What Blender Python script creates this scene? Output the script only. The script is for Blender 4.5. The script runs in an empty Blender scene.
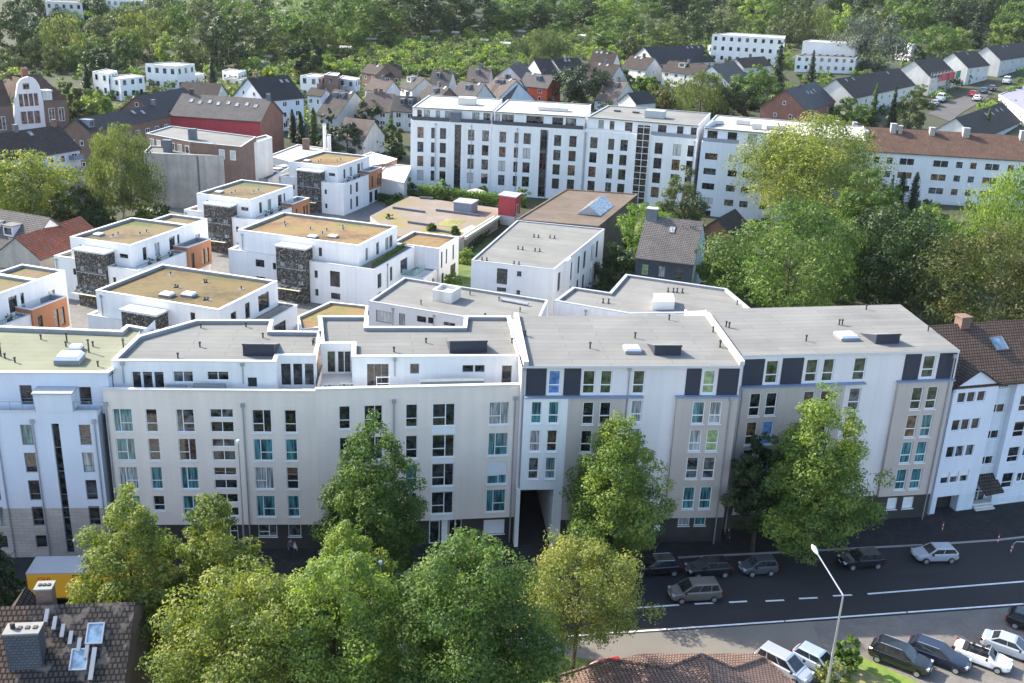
SKY_S, SUN_S, EXPO, HAZE = .15, 3.5, 1.68, 0.00003
import bpy, math, random
import numpy as np
from mathutils import Vector, Matrix
R = random.Random(7)
scene = bpy.context.scene
COL = scene.collection
PI = math.pi

# ---------------------------------------------------------------- camera frame (metres, z up, the camera stands over the origin)
FPX = 1020.0; TH = math.atan(FPX / 2781.0); RO = math.radians(2.41); CH = 50.4
_c, _s = math.cos(TH), math.sin(TH); _cr, _sr = math.cos(RO), math.sin(RO)
FW = (0, _c, -_s); RT = (_cr, _sr * _s, _sr * _c); UP = (-_sr, _cr * _s, _cr * _c)

def terrain(x, y):
    if y < 245: return 0.0
    if y < 700: return .045 * (y - 245) * min(1, (y - 245) / 60)
    return .045 * 455 + .08 * (y - 700)

def sight(px, py):
    a = (px - 512) / FPX; b = -(py - 341.5) / FPX
    return tuple(FW[i] + a * RT[i] + b * UP[i] for i in range(3))

def at(px, py, h=0.0):
    """plan position of the photo's point that lies at height h"""
    d = sight(px, py); t = (h - CH) / d[2]
    return (t * d[0], t * d[1])

def att(px, py, h=0.0):
    """the same over the rising terrain"""
    d = sight(px, py); t = lo = 40.0
    while t < 3500:
        if CH + t * d[2] < terrain(t * d[0], t * d[1]) + h: break
        lo = t; t += 6
    hi = t
    for _ in range(30):
        m = (lo + hi) / 2
        if CH + m * d[2] < terrain(m * d[0], m * d[1]) + h: hi = m
        else: lo = m
    return (hi * d[0], hi * d[1])

def project(x, y, z):
    v = (x, y, z - CH); zc = sum(v[i] * FW[i] for i in range(3))
    return (512 + FPX * sum(v[i] * RT[i] for i in range(3)) / zc, 341.5 - FPX * sum(v[i] * UP[i] for i in range(3)) / zc, zc)

def height_at(x, y, py):
    lo, hi = -5.0, 49.9
    for _ in range(40):
        m = (lo + hi) / 2
        if project(x, y, m)[1] > py: lo = m
        else: hi = m
    return lo

# ---------------------------------------------------------------- materials
MATS = {}
def new_mat(name):
    m = bpy.data.materials.new(name); m.use_nodes = True
    nt = m.node_tree; b = nt.nodes['Principled BSDF']
    MATS[name] = m
    return m, nt, b

def N(nt, t, **kw):
    n = nt.nodes.new(t)
    for k, v in kw.items():
        if k in n.inputs: n.inputs[k].default_value = v
        else: setattr(n, k, v)
    return n

def ramp(nt, src, stops):
    r = nt.nodes.new('ShaderNodeValToRGB')
    e = r.color_ramp.elements
    while len(e) < len(stops): e.new(0.5)
    for i, (p, c) in enumerate(stops):
        e[i].position = p; e[i].color = (*c, 1)
    nt.links.new(src, r.inputs[0])
    return r

def mul(nt, a, b, fac=1.0, mode='MULTIPLY'):
    m = nt.nodes.new('ShaderNodeMix'); m.data_type = 'RGBA'; m.blend_type = mode
    m.inputs[0].default_value = fac
    nt.links.new(a, m.inputs[6]); nt.links.new(b, m.inputs[7])
    return m.outputs[2]

def plain(name, col, rough=.8, var=.10, scale=.6, fine=6.0, bump=0.0, metal=0.0, spec=.5, streak=0.0):
    """a colour with large soft and small fine unevenness; streak adds rain streaks down a wall"""
    m, nt, b = new_mat(name)
    tc = N(nt, 'ShaderNodeTexCoord')
    n1 = N(nt, 'ShaderNodeTexNoise', Scale=scale, Detail=4.0); n2 = N(nt, 'ShaderNodeTexNoise', Scale=fine, Detail=3.0)
    nt.links.new(tc.outputs['Object'], n1.inputs['Vector']); nt.links.new(tc.outputs['Object'], n2.inputs['Vector'])
    lo, hi = 1 - var, 1 + var
    r1 = ramp(nt, n1.outputs['Fac'], [(.3, tuple(min(1, c * lo) for c in col)), (.7, tuple(min(1, c * hi) for c in col))])
    r2 = ramp(nt, n2.outputs['Fac'], [(.3, (1 - var * .7,) * 3), (.7, (1,) * 3)])
    out = mul(nt, r1.outputs[0], r2.outputs[0])
    if streak:
        mp = N(nt, 'ShaderNodeMapping'); mp.inputs['Scale'].default_value = (1.6, 1.6, .08)
        nt.links.new(tc.outputs['Object'], mp.inputs['Vector'])
        n3 = N(nt, 'ShaderNodeTexNoise', Scale=1.0, Detail=5.0); nt.links.new(mp.outputs[0], n3.inputs['Vector'])
        r3 = ramp(nt, n3.outputs['Fac'], [(.35, (1 - streak,) * 3), (.6, (1, 1, 1))])
        out = mul(nt, out, r3.outputs[0])
    nt.links.new(out, b.inputs['Base Color'])
    b.inputs['Roughness'].default_value = rough; b.inputs['Metallic'].default_value = metal
    b.inputs['Specular IOR Level'].default_value = spec
    if bump:
        bp = N(nt, 'ShaderNodeBump', Strength=bump, Distance=.03); nt.links.new(n2.outputs['Fac'], bp.inputs['Height'])
        nt.links.new(bp.outputs[0], b.inputs['Normal'])
    return m

def bricky(name, c1, c2, mortar, bw, rh, msize=.06, rough=.92, bump=.5, var=.2, bias=0.0, offset=.5, scale_noise=.5, blot=None):
    """courses laid on the face's own metre grid: tiles, bricks, cladding, seams"""
    m, nt, b = new_mat(name)
    uv = N(nt, 'ShaderNodeTexCoord')
    br = N(nt, 'ShaderNodeTexBrick', Scale=1.0)
    br.offset = offset
    br.inputs['Color1'].default_value = (*c1, 1); br.inputs['Color2'].default_value = (*c2, 1); br.inputs['Mortar'].default_value = (*mortar, 1)
    br.inputs['Brick Width'].default_value = bw; br.inputs['Row Height'].default_value = rh
    br.inputs['Mortar Size'].default_value = msize * rh; br.inputs['Bias'].default_value = bias; br.inputs['Mortar Smooth'].default_value = .3
    nt.links.new(uv.outputs['UV'], br.inputs['Vector'])
    n1 = N(nt, 'ShaderNodeTexNoise', Scale=scale_noise, Detail=6.0, Roughness=.65); nt.links.new(uv.outputs['Object'], n1.inputs['Vector'])
    r1 = ramp(nt, n1.outputs['Fac'], [(.3, (1 - var,) * 3), (.7, (1, 1, 1))])
    out = mul(nt, br.outputs['Color'], r1.outputs[0])
    if blot:
        n2 = N(nt, 'ShaderNodeTexNoise', Scale=1.3, Detail=5.0); nt.links.new(uv.outputs['Object'], n2.inputs['Vector'])
        r2 = ramp(nt, n2.outputs['Fac'], [(.52, (0, 0, 0)), (.62, (1, 1, 1))])
        mx = nt.nodes.new('ShaderNodeMix'); mx.data_type = 'RGBA'
        nt.links.new(r2.outputs[0], mx.inputs[0]); nt.links.new(out, mx.inputs[6]); mx.inputs[7].default_value = (*blot, 1)
        out = mx.outputs[2]
    nt.links.new(out, b.inputs['Base Color']); b.inputs['Roughness'].default_value = rough; b.inputs['Specular IOR Level'].default_value = .10
    if bump:
        bp = N(nt, 'ShaderNodeBump', Strength=bump, Distance=.05, invert=True); nt.links.new(br.outputs['Fac'], bp.inputs['Height'])
        nt.links.new(bp.outputs[0], b.inputs['Normal'])
    return m

def multi(name, stops, scale=1.5, rough=.95, bump=.4, detail=8.0):
    """patchy ground cover of several colours"""
    m, nt, b = new_mat(name)
    tc = N(nt, 'ShaderNodeTexCoord')
    n1 = N(nt, 'ShaderNodeTexNoise', Scale=scale, Detail=detail, Roughness=.7); nt.links.new(tc.outputs['Object'], n1.inputs['Vector'])
    n2 = N(nt, 'ShaderNodeTexNoise', Scale=scale * .13, Detail=3.0); nt.links.new(tc.outputs['Object'], n2.inputs['Vector'])
    mm = N(nt, 'ShaderNodeMath', operation='MULTIPLY_ADD'); nt.links.new(n2.outputs['Fac'], mm.inputs[0]); mm.inputs[1].default_value = 1.1; mm.inputs[2].default_value = -.55
    ad = N(nt, 'ShaderNodeMath', operation='ADD'); nt.links.new(n1.outputs['Fac'], ad.inputs[0]); nt.links.new(mm.outputs[0], ad.inputs[1])
    r = ramp(nt, ad.outputs[0], stops)
    nt.links.new(r.outputs[0], b.inputs['Base Color']); b.inputs['Roughness'].default_value = rough
    bp = N(nt, 'ShaderNodeBump', Strength=bump, Distance=.1); nt.links.new(n1.outputs['Fac'], bp.inputs['Height']); nt.links.new(bp.outputs[0], b.inputs['Normal'])
    return m

def glass(name, col, rough=.06, var=.5, spec=.6, folds=False):
    m, nt, b = new_mat(name)
    oi = N(nt, 'ShaderNodeObjectInfo')
    tc = N(nt, 'ShaderNodeTexCoord')
    n1 = N(nt, 'ShaderNodeTexNoise', Scale=1.7, Detail=2.0)
    va = N(nt, 'ShaderNodeVectorMath', operation='MULTIPLY_ADD'); nt.links.new(oi.outputs['Random'], va.inputs[0]); va.inputs[1].default_value = (50, 30, 20); nt.links.new(tc.outputs['Object'], va.inputs[2])
    if folds:
        mp = N(nt, 'ShaderNodeMapping'); mp.inputs['Scale'].default_value = (5, 1, .35); nt.links.new(va.outputs[0], mp.inputs['Vector']); nt.links.new(mp.outputs[0], n1.inputs['Vector'])
    else: nt.links.new(va.outputs[0], n1.inputs['Vector'])
    r = ramp(nt, n1.outputs['Fac'], [(.38, tuple(c * (1 - var) for c in col)), (.62, tuple(min(1, c * (1 + var)) for c in col))])
    nt.links.new(r.outputs[0], b.inputs['Base Color']); b.inputs['Roughness'].default_value = rough; b.inputs['Specular IOR Level'].default_value = spec
    return m

def leafmat(name, ca, cb, cc=None, trans=.45, tc=(1.25, 1.35, .6)):
    """ca deep, cb usual, cc pale leaves; the mix follows a value stored with each leaf"""
    m, nt, b = new_mat(name)
    cc = cc or tuple(min(1, c * 1.5) for c in cb)
    a = N(nt, 'ShaderNodeAttribute', attribute_name='tint')
    r = ramp(nt, a.outputs['Fac'], [(.05, ca), (.5, cb), (.95, cc)])
    b.inputs['Roughness'].default_value = .55; b.inputs['Specular IOR Level'].default_value = .35
    nt.links.new(r.outputs[0], b.inputs['Base Color'])
    t = N(nt, 'ShaderNodeBsdfTranslucent')
    g = nt.nodes.new('ShaderNodeMix'); g.data_type = 'RGBA'; g.blend_type = 'MULTIPLY'; g.inputs[0].default_value = 1; g.inputs[7].default_value = (*tc, 1)
    nt.links.new(r.outputs[0], g.inputs[6]); nt.links.new(g.outputs[2], t.inputs['Color'])
    mx = N(nt, 'ShaderNodeMixShader', Fac=trans)
    nt.links.new(b.outputs[0], mx.inputs[1]); nt.links.new(t.outputs[0], mx.inputs[2])
    nt.links.new(mx.outputs[0], nt.nodes['Material Output'].inputs['Surface'])
    return m

# ---------------------------------------------------------------- objects
def tag(o, label=None, cat=None, group=None, kind=None):
    if label: o['label'] = label
    if cat: o['category'] = cat
    if group: o['group'] = group
    if kind: o['kind'] = kind
    return o

def thing(name, label, cat, loc=(0, 0, 0), rz=0.0, group=None):
    o = bpy.data.objects.new(name, None); COL.objects.link(o)
    o.location = loc; o.rotation_euler = (0, 0, rz); o.empty_display_size = .5
    return tag(o, label, cat, group)

def copy_tree(o, parent=None):
    c = o.copy(); COL.objects.link(c)
    if parent is not None: c.parent = parent
    for ch in list(o.children): copy_tree(ch, c)
    return c

def place(name, mesh, parent=None, loc=(0, 0, 0), rz=0.0):
    o = bpy.data.objects.new(name, mesh); COL.objects.link(o)
    if parent is not None: o.parent = parent
    o.location = loc; o.rotation_euler = (0, 0, rz)
    return o

class MB:
    """collects faces; build() links them as one mesh object. Coordinates are world ones; they are made local to the parent's location."""
    def __init__(self, flat=(1, 0)):
        self.v = []; self.f = []; self.m = []; self.uv = []; self.sm = []; self.flat = Vector((flat[0], flat[1], 0)).normalized()
    def face(self, pts, mi=0, smooth=False):
        pts = [Vector(p) for p in pts]
        i = len(self.v); self.v += pts; self.f.append(tuple(range(i, i + len(pts)))); self.m.append(mi); self.sm.append(smooth)
        n = Vector((0, 0, 0))
        for a, b in zip(pts, pts[1:] + pts[:1]): n += (a - pts[0]).cross(b - pts[0])
        n = n.normalized() if n.length > 1e-9 else Vector((0, 0, 1))
        if abs(n.z) > .985: ua = self.flat
        else: ua = Vector((0, 0, 1)).cross(n).normalized()
        va = n.cross(ua)
        self.uv += [(p.dot(ua), p.dot(va)) for p in pts]
    def box(self, x0, x1, y0, y1, z0, z1, mi=0, M=None, skip=()):
        P = [Vector((x, y, z)) for z in (z0, z1) for y in (y0, y1) for x in (x0, x1)]
        if M is not None: P = [M @ p for p in P]
        for k, q in (('b', (0, 2, 3, 1)), ('t', (4, 5, 7, 6)), ('f', (0, 1, 5, 4)), ('r', (1, 3, 7, 5)), ('k', (3, 2, 6, 7)), ('l', (2, 0, 4, 6))):
            if k not in skip: self.face([P[i] for i in q], mi)
    def prism(self, poly, z0, z1, mi=0, top=None, bottom=False, sides=True):
        n = len(poly)
        if sides:
            for i in range(n):
                a, b = poly[i], poly[(i + 1) % n]
                self.face([(a[0], a[1], z0), (b[0], b[1], z0), (b[0], b[1], z1), (a[0], a[1], z1)], mi)
        self.face([(p[0], p[1], z1) for p in poly], mi if top is None else top)
        if bottom: self.face([(p[0], p[1], z0) for p in reversed(poly)], mi)
    def ring(self, po, pi, z0, z1, mi=0, bottom=True):
        n = len(po)
        for i in range(n):
            j = (i + 1) % n
            a, b, c, d = po[i], po[j], pi[j], pi[i]
            self.face([(*a, z0), (*b, z0), (*b, z1), (*a, z1)], mi)
            self.face([(*c, z0), (*d, z0), (*d, z1), (*c, z1)], mi)
            self.face([(*a, z1), (*b, z1), (*c, z1), (*d, z1)], mi)
            if bottom: self.face([(*b, z0), (*a, z0), (*d, z0), (*c, z0)], mi)
    def tube(self, pts, rad, seg=8, mi=0, cap=True, smooth=True):
        pts = [Vector(p) for p in pts]; n = len(pts)
        rad = rad if isinstance(rad, (list, tuple)) else [rad] * n
        rings = []
        for i, p in enumerate(pts):
            d = (pts[min(i + 1, n - 1)] - pts[max(i - 1, 0)]).normalized()
            h = Vector((1, 0, 0)) if abs(d.x) < .9 else Vector((0, 1, 0))
            a = d.cross(h).normalized(); b = d.cross(a)
            rings.append([p + (a * math.cos(2 * PI * k / seg) + b * math.sin(2 * PI * k / seg)) * rad[i] for k in range(seg)])
        for r0, r1 in zip(rings, rings[1:]):
            for k in range(seg):
                j = (k + 1) % seg
                self.face([r0[k], r0[j], r1[j], r1[k]], mi, smooth)
        if cap:
            self.face(list(reversed(rings[0])), mi); self.face(rings[-1], mi)
    def mesh(self, name, mats, org=(0, 0, 0)):
        me = bpy.data.meshes.new(name)
        o = Vector(org)
        me.from_pydata([tuple(p - o) for p in self.v], [], self.f)
        for m in (mats if isinstance(mats, (list, tuple)) else [mats]): me.materials.append(MATS[m] if isinstance(m, str) else m)
        me.polygons.foreach_set('material_index', self.m)
        me.polygons.foreach_set('use_smooth', self.sm)
        l = me.uv_layers.new(name='UVMap'); l.data.foreach_set('uv', [c for t in self.uv for c in t])
        me.update()
        return me
    def build(self, name, mats, parent=None, weld=False):
        org = (0, 0, 0); p = parent
        while p is not None:
            org = tuple(org[i] + p.location[i] for i in range(3)); p = p.parent
        me = self.mesh(name, mats, org)
        if weld:
            import bmesh
            bm = bmesh.new(); bm.from_mesh(me); bmesh.ops.remove_doubles(bm, verts=bm.verts, dist=1e-4); bm.to_mesh(me); bm.free()
        return place(name, me, parent)

def structure(name, mb, mats):
    o = mb.build(name, mats); o['kind'] = 'structure'; return o

def area(poly): return sum(a[0] * b[1] - b[0] * a[1] for a, b in zip(poly, poly[1:] + poly[:1])) / 2
def ccw(poly):
    poly = [tuple(p[:2]) for p in poly]
    return poly if area(poly) > 0 else poly[::-1]
def inset(poly, d):
    """a counter-clockwise polygon moved in by d (out if negative)"""
    n = len(poly); out = []
    for i in range(n):
        p, q, r = Vector(poly[i - 1]), Vector(poly[i]), Vector(poly[(i + 1) % n])
        a = (q - p).normalized(); b = (r - q).normalized()
        na = Vector((-a.y, a.x)); nb = Vector((-b.y, b.x))
        k = (na + nb); l = k.length_squared
        k = k * (2 / l) if l > .2 else na
        k2 = q + k * d
        out.append((k2.x, k2.y))
    return out
def frame_of(A, B):
    L = math.hypot(B[0] - A[0], B[1] - A[1]); u = ((B[0] - A[0]) / L, (B[1] - A[1]) / L)
    return u, (u[1], -u[0]), L            # along, outward, length
def on(A, u, s, n=(0, 0), o=0.0): return (A[0] + u[0] * s + n[0] * o, A[1] + u[1] * s + n[1] * o)

def wall(mb, A, B, z0, z1, holes=(), mi=0, reveal=.18, mi_r=None):
    """wall face from A to B (left to right seen from outside) with real openings (u0,u1,z0,z1) and their reveals"""
    u, n, L = frame_of(A, B); mi_r = mi if mi_r is None else mi_r
    us = sorted({0.0, L} | {min(max(h[k], 0), L) for h in holes for k in (0, 1)}); zs = sorted({z0, z1} | {min(max(h[k], z0), z1) for h in holes for k in (2, 3)})
    def P(s, z, o=0.0): q = on(A, u, s, n, o); return (q[0], q[1], z)
    for i in range(len(us) - 1):
        run = None
        for j in range(len(zs) - 1):
            cu, cz = (us[i] + us[i + 1]) / 2, (zs[j] + zs[j + 1]) / 2
            inside = any(h[0] < cu < h[1] and h[2] < cz < h[3] for h in holes)
            if not inside and run is None: run = zs[j]
            if run is not None and (inside or j == len(zs) - 2):
                top = zs[j] if inside else zs[j + 1]
                mb.face([P(us[i], run), P(us[i + 1], run), P(us[i + 1], top), P(us[i], top)], mi); run = None
    for a, b, c, d in [h[:4] for h in holes]:
        r = -reveal
        mb.face([P(a, c), P(a, d), P(a, d, r), P(a, c, r)][::-1], mi_r); mb.face([P(b, c), P(b, c, r), P(b, d, r), P(b, d)][::-1], mi_r)
        mb.face([P(a, d), P(b, d), P(b, d, r), P(a, d, r)][::-1], mi_r)
        if c > z0 + .01: mb.face([P(a, c), P(a, c, r), P(b, c, r), P(b, c)][::-1], mi_r)

WCACHE = {}
LAY = {  # vertical and horizontal bars as fractions, and where the bar stops
    'one': ([], []), 'h': ([], [.38]), 'v': ([.5], []), 'cross': ([.5], [.38]), 'L': ([.58], [.38]), 'J': ([.36], [.38]), 'three': ([.333, .667], []),
    'grid': ([.5], [.2, .4, .6, .8]), 'stair': ([.5], [.5]), 'slit': ([], [.1, .28, .46, .64, .82]), 'door': ([.55], [.75]), 'tall': ([], [.3]), 'v2': ([.33], []), 'glz': ([.5], [.17, .34, .5, .67, .84]),
}
def window(parent, A, B, u0, u1, z0, z1, lay='h', gl='glass_dark', fr='frame_white', inset_d=.10, t=.07, sill=True, name='window', blind=0.0):
    u, n, L = frame_of(A, B); w, h = round(u1 - u0, 2), round(z1 - z0, 2)
    key = (w, h, lay, fr, t, inset_d, sill)
    if key not in WCACHE:
        mb = MB(); y0, y1 = inset_d, inset_d + .07
        vs, hs = LAY[lay]
        mb.box(0, t, y0, y1, 0, h); mb.box(w - t, w, y0, y1, 0, h); mb.box(t, w - t, y0, y1, 0, t); mb.box(t, w - t, y0, y1, h - t, h)
        for f in vs:
            mb.box(w * f - t * .5, w * f + t * .5, y0 + .004, y1 - .004, t, h - t)
        for f in hs:
            x1 = w - t
            if lay in ('L',): x1 = w * vs[0] - t * .5
            x0 = t
            if lay == 'J': x0 = w * vs[0] + t * .5
            mb.box(x0, x1, y0 + .008, y1 - .008, h * f - t * .5, h * f + t * .5)
        me = mb.mesh('window', fr)
        pb = MB(); yp = inset_d + .04
        pb.face([(t, yp, t), (w - t, yp, t), (w - t, yp, h - t), (t, yp, h - t)])
        sm = None
        if sill:
            sb = MB(); sb.box(-.06, w + .06, -.09, inset_d - .002, -.07, -.003); sm = sb.mesh('sill', fr)
        WCACHE[key] = (me, pb, sm, {})
    me, pb, sm, panes = WCACHE[key]
    p = on(A, u, u0)
    loc = Vector((p[0], p[1], z0)) - parent.location
    o = place(name, me, parent, loc, math.atan2(u[1], u[0]))
    if gl not in panes: panes[gl] = pb.mesh('pane', gl)
    place('pane', panes[gl], o)
    if sm is not None: place('sill', sm, o)
    if blind > 0:
        k = ('blind', w, h, blind)
        if k not in WCACHE:
            bb = MB(); bb.box(t, w - t, inset_d - .03, inset_d - .004, h * (1 - blind), h - .02); WCACHE[k] = bb.mesh('roller_blind', 'blind_white')
        place('roller_blind', WCACHE[k], o)
    return o

def windows(parent, mb, A, B, z0, z1, specs, mi=0, reveal=.18, **kw):
    """specs: (u0,u1,z0,z1[,lay[,glass[,options]]]) -> wall with openings + the windows in them"""
    wall(mb, A, B, z0, z1, [s[:4] for s in specs], mi, reveal)
    for s in specs:
        if len(s) > 4 and s[4] is None: continue
        k = dict(kw)
        if len(s) > 6: k.update(s[6])
        window(parent, A, B, *s[:4], s[4] if len(s) > 4 else 'h', s[5] if len(s) > 5 else 'glass_dark', **k)

def flat_window(parent, A, B, u0, u1, z0, z1, gl='glass_dark', fr='frame_white', split=1, proud=.05):
    """small far window: frame and pane in one low relief"""
    u, n, L = frame_of(A, B); w, h = round(u1 - u0, 1), round(z1 - z0, 1)
    key = ('far', w, h, gl, fr, split)
    if key not in WCACHE:
        mb = MB(); t = .1
        mb.box(0, w, -proud, .02, 0, t); mb.box(0, w, -proud, .02, h - t, h)
        xs = [0] + [w * (i + 1) / split for i in range(split)]
        for x in xs: x = min(max(x - t / 2, 0), w - t); mb.box(x, x + t, -proud + .003, .02, t, h - t)
        mb.face([(t, -.02, t), (w - t, -.02, t), (w - t, -.02, h - t), (t, -.02, h - t)], 1)
        WCACHE[key] = mb.mesh('window', [fr, gl])
    p = on(A, u, u0)
    return place('window', WCACHE[key], parent, Vector((p[0], p[1], z0)) - parent.location, math.atan2(u[1], u[0]))

def roof_deck(parent, poly, h, par=.45, th=.3, roof='felt', cope='coping', inner='parapet_inner', flat=(1, 0), cope_h=.08, deck_mat=None):
    """flat roof lying par below the wall top h, with its parapet and coping"""
    pi = inset(poly, th)
    mb = MB(flat); mb.face([(*p, h - par) for p in inset(poly, .05)]); mb.build('roof', roof, parent)
    mb = MB(flat); n = len(pi)
    for i in range(n):
        a, b = pi[i], pi[(i + 1) % n]
        mb.face([(*b, h - par - .02), (*a, h - par - .02), (*a, h), (*b, h)], 1)
    mb.ring(inset(poly, -.04), inset(poly, th + .02), h + .002, h + cope_h, 0)
    mb.build('parapet', [cope, inner], parent)

def pipe_on_wall(parent, A, B, s, z0, z1, mat='zinc', r=.06, head=True):
    u, n, L = frame_of(A, B); p = on(A, u, s, n, r + .03)
    mb = MB(); mb.tube([(p[0], p[1], z0), (p[0], p[1], z1)], r, 8)
    if head:
        ang = math.atan2(u[1], u[0]); M = Matrix.Translation((p[0], p[1], z1)) @ Matrix.Rotation(ang, 4, 'Z')
        mb.box(-.16, .16, -.09, .09, -.05, .3, 0, M)
    return mb.build('drainpipe', mat, parent)

VENT = {}
def vent(parent, x, y, z, h=.7, kind='pipe', rz=0.0):
    """small things on a flat roof: vent pipes, a twin vent, a dome light"""
    k = (kind, h)
    if k not in VENT:
        mb = MB()
        if kind == 'pipe':
            mb.tube([(0, 0, 0), (0, 0, h)], .07, 8); mb.tube([(0, 0, h), (0, 0, h + .12)], .12, 8)
        elif kind == 'twin':
            for dx in (0, .75):
                mb.tube([(dx, 0, 0), (dx, 0, h)], .09, 8); mb.tube([(dx, 0, h), (dx, 0, h + .1)], .14, 8); mb.tube([(dx, 0, 0), (dx, 0, .08)], .2, 8)
        VENT[k] = mb.mesh('roof_vent', 'black_metal')
    return place('roof_vent', VENT[k], parent, Vector((x, y, z)) - parent.location, rz)

def dome(parent, x, y, z, w=1.3, d=1.3, h=.35, rz=0.0, mat='acrylic'):
    mb = MB(); M = Matrix.Translation((x, y, z)) @ Matrix.Rotation(rz, 4, 'Z')
    mb.box(-w / 2, w / 2, -d / 2, d / 2, 0, h * .6, 1, M)
    q = [(-w / 2, -d / 2), (w / 2, -d / 2), (w / 2, d / 2), (-w / 2, d / 2)]; r = [(a * .8, b * .8) for a, b in q]
    for i in range(4):
        j = (i + 1) % 4
        mb.face([M @ Vector((*q[i], h * .6)), M @ Vector((*q[j], h * .6)), M @ Vector((*r[j], h)), M @ Vector((*r[i], h))], 0)
    mb.face([M @ Vector((*p, h)) for p in r], 0)
    return mb.build('roof_light', [mat, 'frame_grey'], parent)

def railing(parent, pts, z, h=.95, mat='rail_grey', bars=True, name='railing', gap=.13, r=.018):
    mb = MB()
    for a, b in zip(pts, pts[1:]):
        mb.tube([(*a, z + h), (*b, z + h)], r * 1.5, 6); mb.tube([(*a, z + .08), (*b, z + .08)], r, 5)
        L = math.hypot(b[0] - a[0], b[1] - a[1]); n = max(1, int(L / (gap if bars else 1.4)))
        for i in range(n + 1):
            x, y = a[0] + (b[0] - a[0]) * i / n, a[1] + (b[1] - a[1]) * i / n
            mb.tube([(x, y, z), (x, y, z + h)], r if (i % 10) else r * 1.5, 4, cap=False)
    return mb.build(name, mat, parent)
# ---------------------------------------------------------------- leaves
def profile(kind, t):
    if kind == 'round': return np.sin(np.pi * np.clip(t, .02, 1) ** .85) ** .55
    if kind == 'cone': return np.where(t < .28, .62 + .38 * t / .28, np.clip(1 - (t - .28) / .72, 0, 1) ** .72)
    if kind == 'spruce': return np.clip(1.02 - t, 0, 1) ** .9 * (.72 + .28 * np.cos(t * 34)) + .03
    if kind == 'column': return np.where(t < .1, .7 + 3 * t, np.clip(1 - ((t - .1) / .9) ** 2.4, 0, 1) ** .7)
    if kind == 'willow': return np.sin(np.pi * np.clip(t * .93 + .05, .02, 1) ** .9) ** .5
    if kind == 'bush': return np.sqrt(np.clip(1 - t ** 2, 0, 1)) * .9 + .1
    return np.ones_like(t)

def leaf_mesh(name, kind, H, Rd, n, leaf, seed, mat, clumps=60, flat_clump=.75, spread=1.0, loose=.62, fuzz=.36):
    """n leaves gathered in clumps through the volume of a crown of height H and radius Rd"""
    g = np.random.default_rng(seed)
    t = g.random(clumps * 6); r = profile(kind, t)
    keep = g.random(len(t)) < (r / r.max()) ** 1.2; t = t[keep][:clumps]; r = r[keep][:clumps]; k = len(t)
    ang = g.random(k) * 2 * np.pi
    lob = 1 + .19 * np.sin(ang * 3 + seed) + .15 * np.sin(ang * 5 + t * 11 + seed * 2)
    rr = r * lob * (.35 + .62 * np.sqrt(g.random(k)))
    rr = rr * np.where(g.random(k) < .16, g.uniform(1.08, 1.28, k), 1)
    c = np.stack([np.cos(ang) * rr * Rd, np.sin(ang) * rr * Rd, t * H], 1)
    rc = Rd * g.uniform(.15, .29, k) * (.55 + .45 * r) * spread
    w = rc ** 2; w /= w.sum()
    ci = g.choice(k, n, p=w)
    d = g.normal(size=(n, 3)); d /= np.linalg.norm(d, axis=1)[:, None]
    dist = rc[ci] * (loose + (1.08 - loose) * g.random(n)) * np.where(g.random(n) < .06, 1.3, 1)
    off = d * dist[:, None]; off[:, 2] *= flat_clump
    p = c[ci] + off
    if kind == 'willow': p[:, 2] -= g.random(n) ** 2 * H * .22 * (np.hypot(p[:, 0], p[:, 1]) / Rd)
    if kind in ('spruce', 'column'):       # whorls of drooping boughs instead of clumps
        tt = 1 - np.sqrt(g.random(n)) if kind == 'spruce' else g.random(n) ** 1.1
        nl = 15 if kind == 'spruce' else 26
        tt = np.clip((np.floor(tt * nl) + g.normal(.5, .22, n)) / nl, 0, 1)
        pr = profile(kind, tt); a_ = g.random(n) * 2 * np.pi; bough = .68 + .32 * np.cos(a_ * 9 + np.floor(tt * nl) * 2.1)
        rad = pr * Rd * bough * np.sqrt(g.random(n)) * 1.05
        p = np.stack([np.cos(a_) * rad, np.sin(a_) * rad, tt * H - rad * (.30 if kind == 'spruce' else .05)], 1)
        d = np.stack([np.cos(a_) * .8, np.sin(a_) * .8, np.full(n, .6)], 1); d /= np.linalg.norm(d, axis=1)[:, None]
    p[:, 2] = np.maximum(p[:, 2], .02)
    nrm = d * 1.0 + g.normal(size=(n, 3)) * fuzz + np.array([0, 0, .40]); nrm /= np.linalg.norm(nrm, axis=1)[:, None]
    a = np.cross(nrm, g.normal(size=(n, 3))); a /= np.linalg.norm(a, axis=1)[:, None] + 1e-9
    b = np.cross(nrm, a)
    if kind == 'willow': a = a * .3 + np.array([0, 0, -1.0]); a /= np.linalg.norm(a, axis=1)[:, None]
    s = leaf * g.uniform(.6, 1.25, n)
    L_, W_2 = s[:, None], (s * g.uniform(.42, .7, n))[:, None]
    V = np.stack([p + a * L_, p + b * W_2 + nrm * s[:, None] * .15, p - a * L_ * .9, p - b * W_2 + nrm * s[:, None] * .15], 1).reshape(-1, 3)
    me = bpy.data.meshes.new(name)
    me.vertices.add(4 * n); me.vertices.foreach_set('co', V.astype(np.float32).ravel())
    me.loops.add(4 * n); me.loops.foreach_set('vertex_index', np.arange(4 * n, dtype=np.int32))
    me.polygons.add(n); me.polygons.foreach_set('loop_start', np.arange(0, 4 * n, 4, dtype=np.int32))
    try: me.polygons.foreach_set('loop_total', np.full(n, 4, dtype=np.int32))
    except Exception: pass
    me.update(calc_edges=True)
    at_ = me.attributes.new('tint', 'FLOAT', 'FACE')
    tint = np.clip(g.normal(.5, .20, k)[ci] + g.normal(0, .14, n), 0, 1)
    at_.data.foreach_set('value', tint.astype(np.float32))
    me.materials.append(MATS[mat]); me.validate()
    return me

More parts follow.
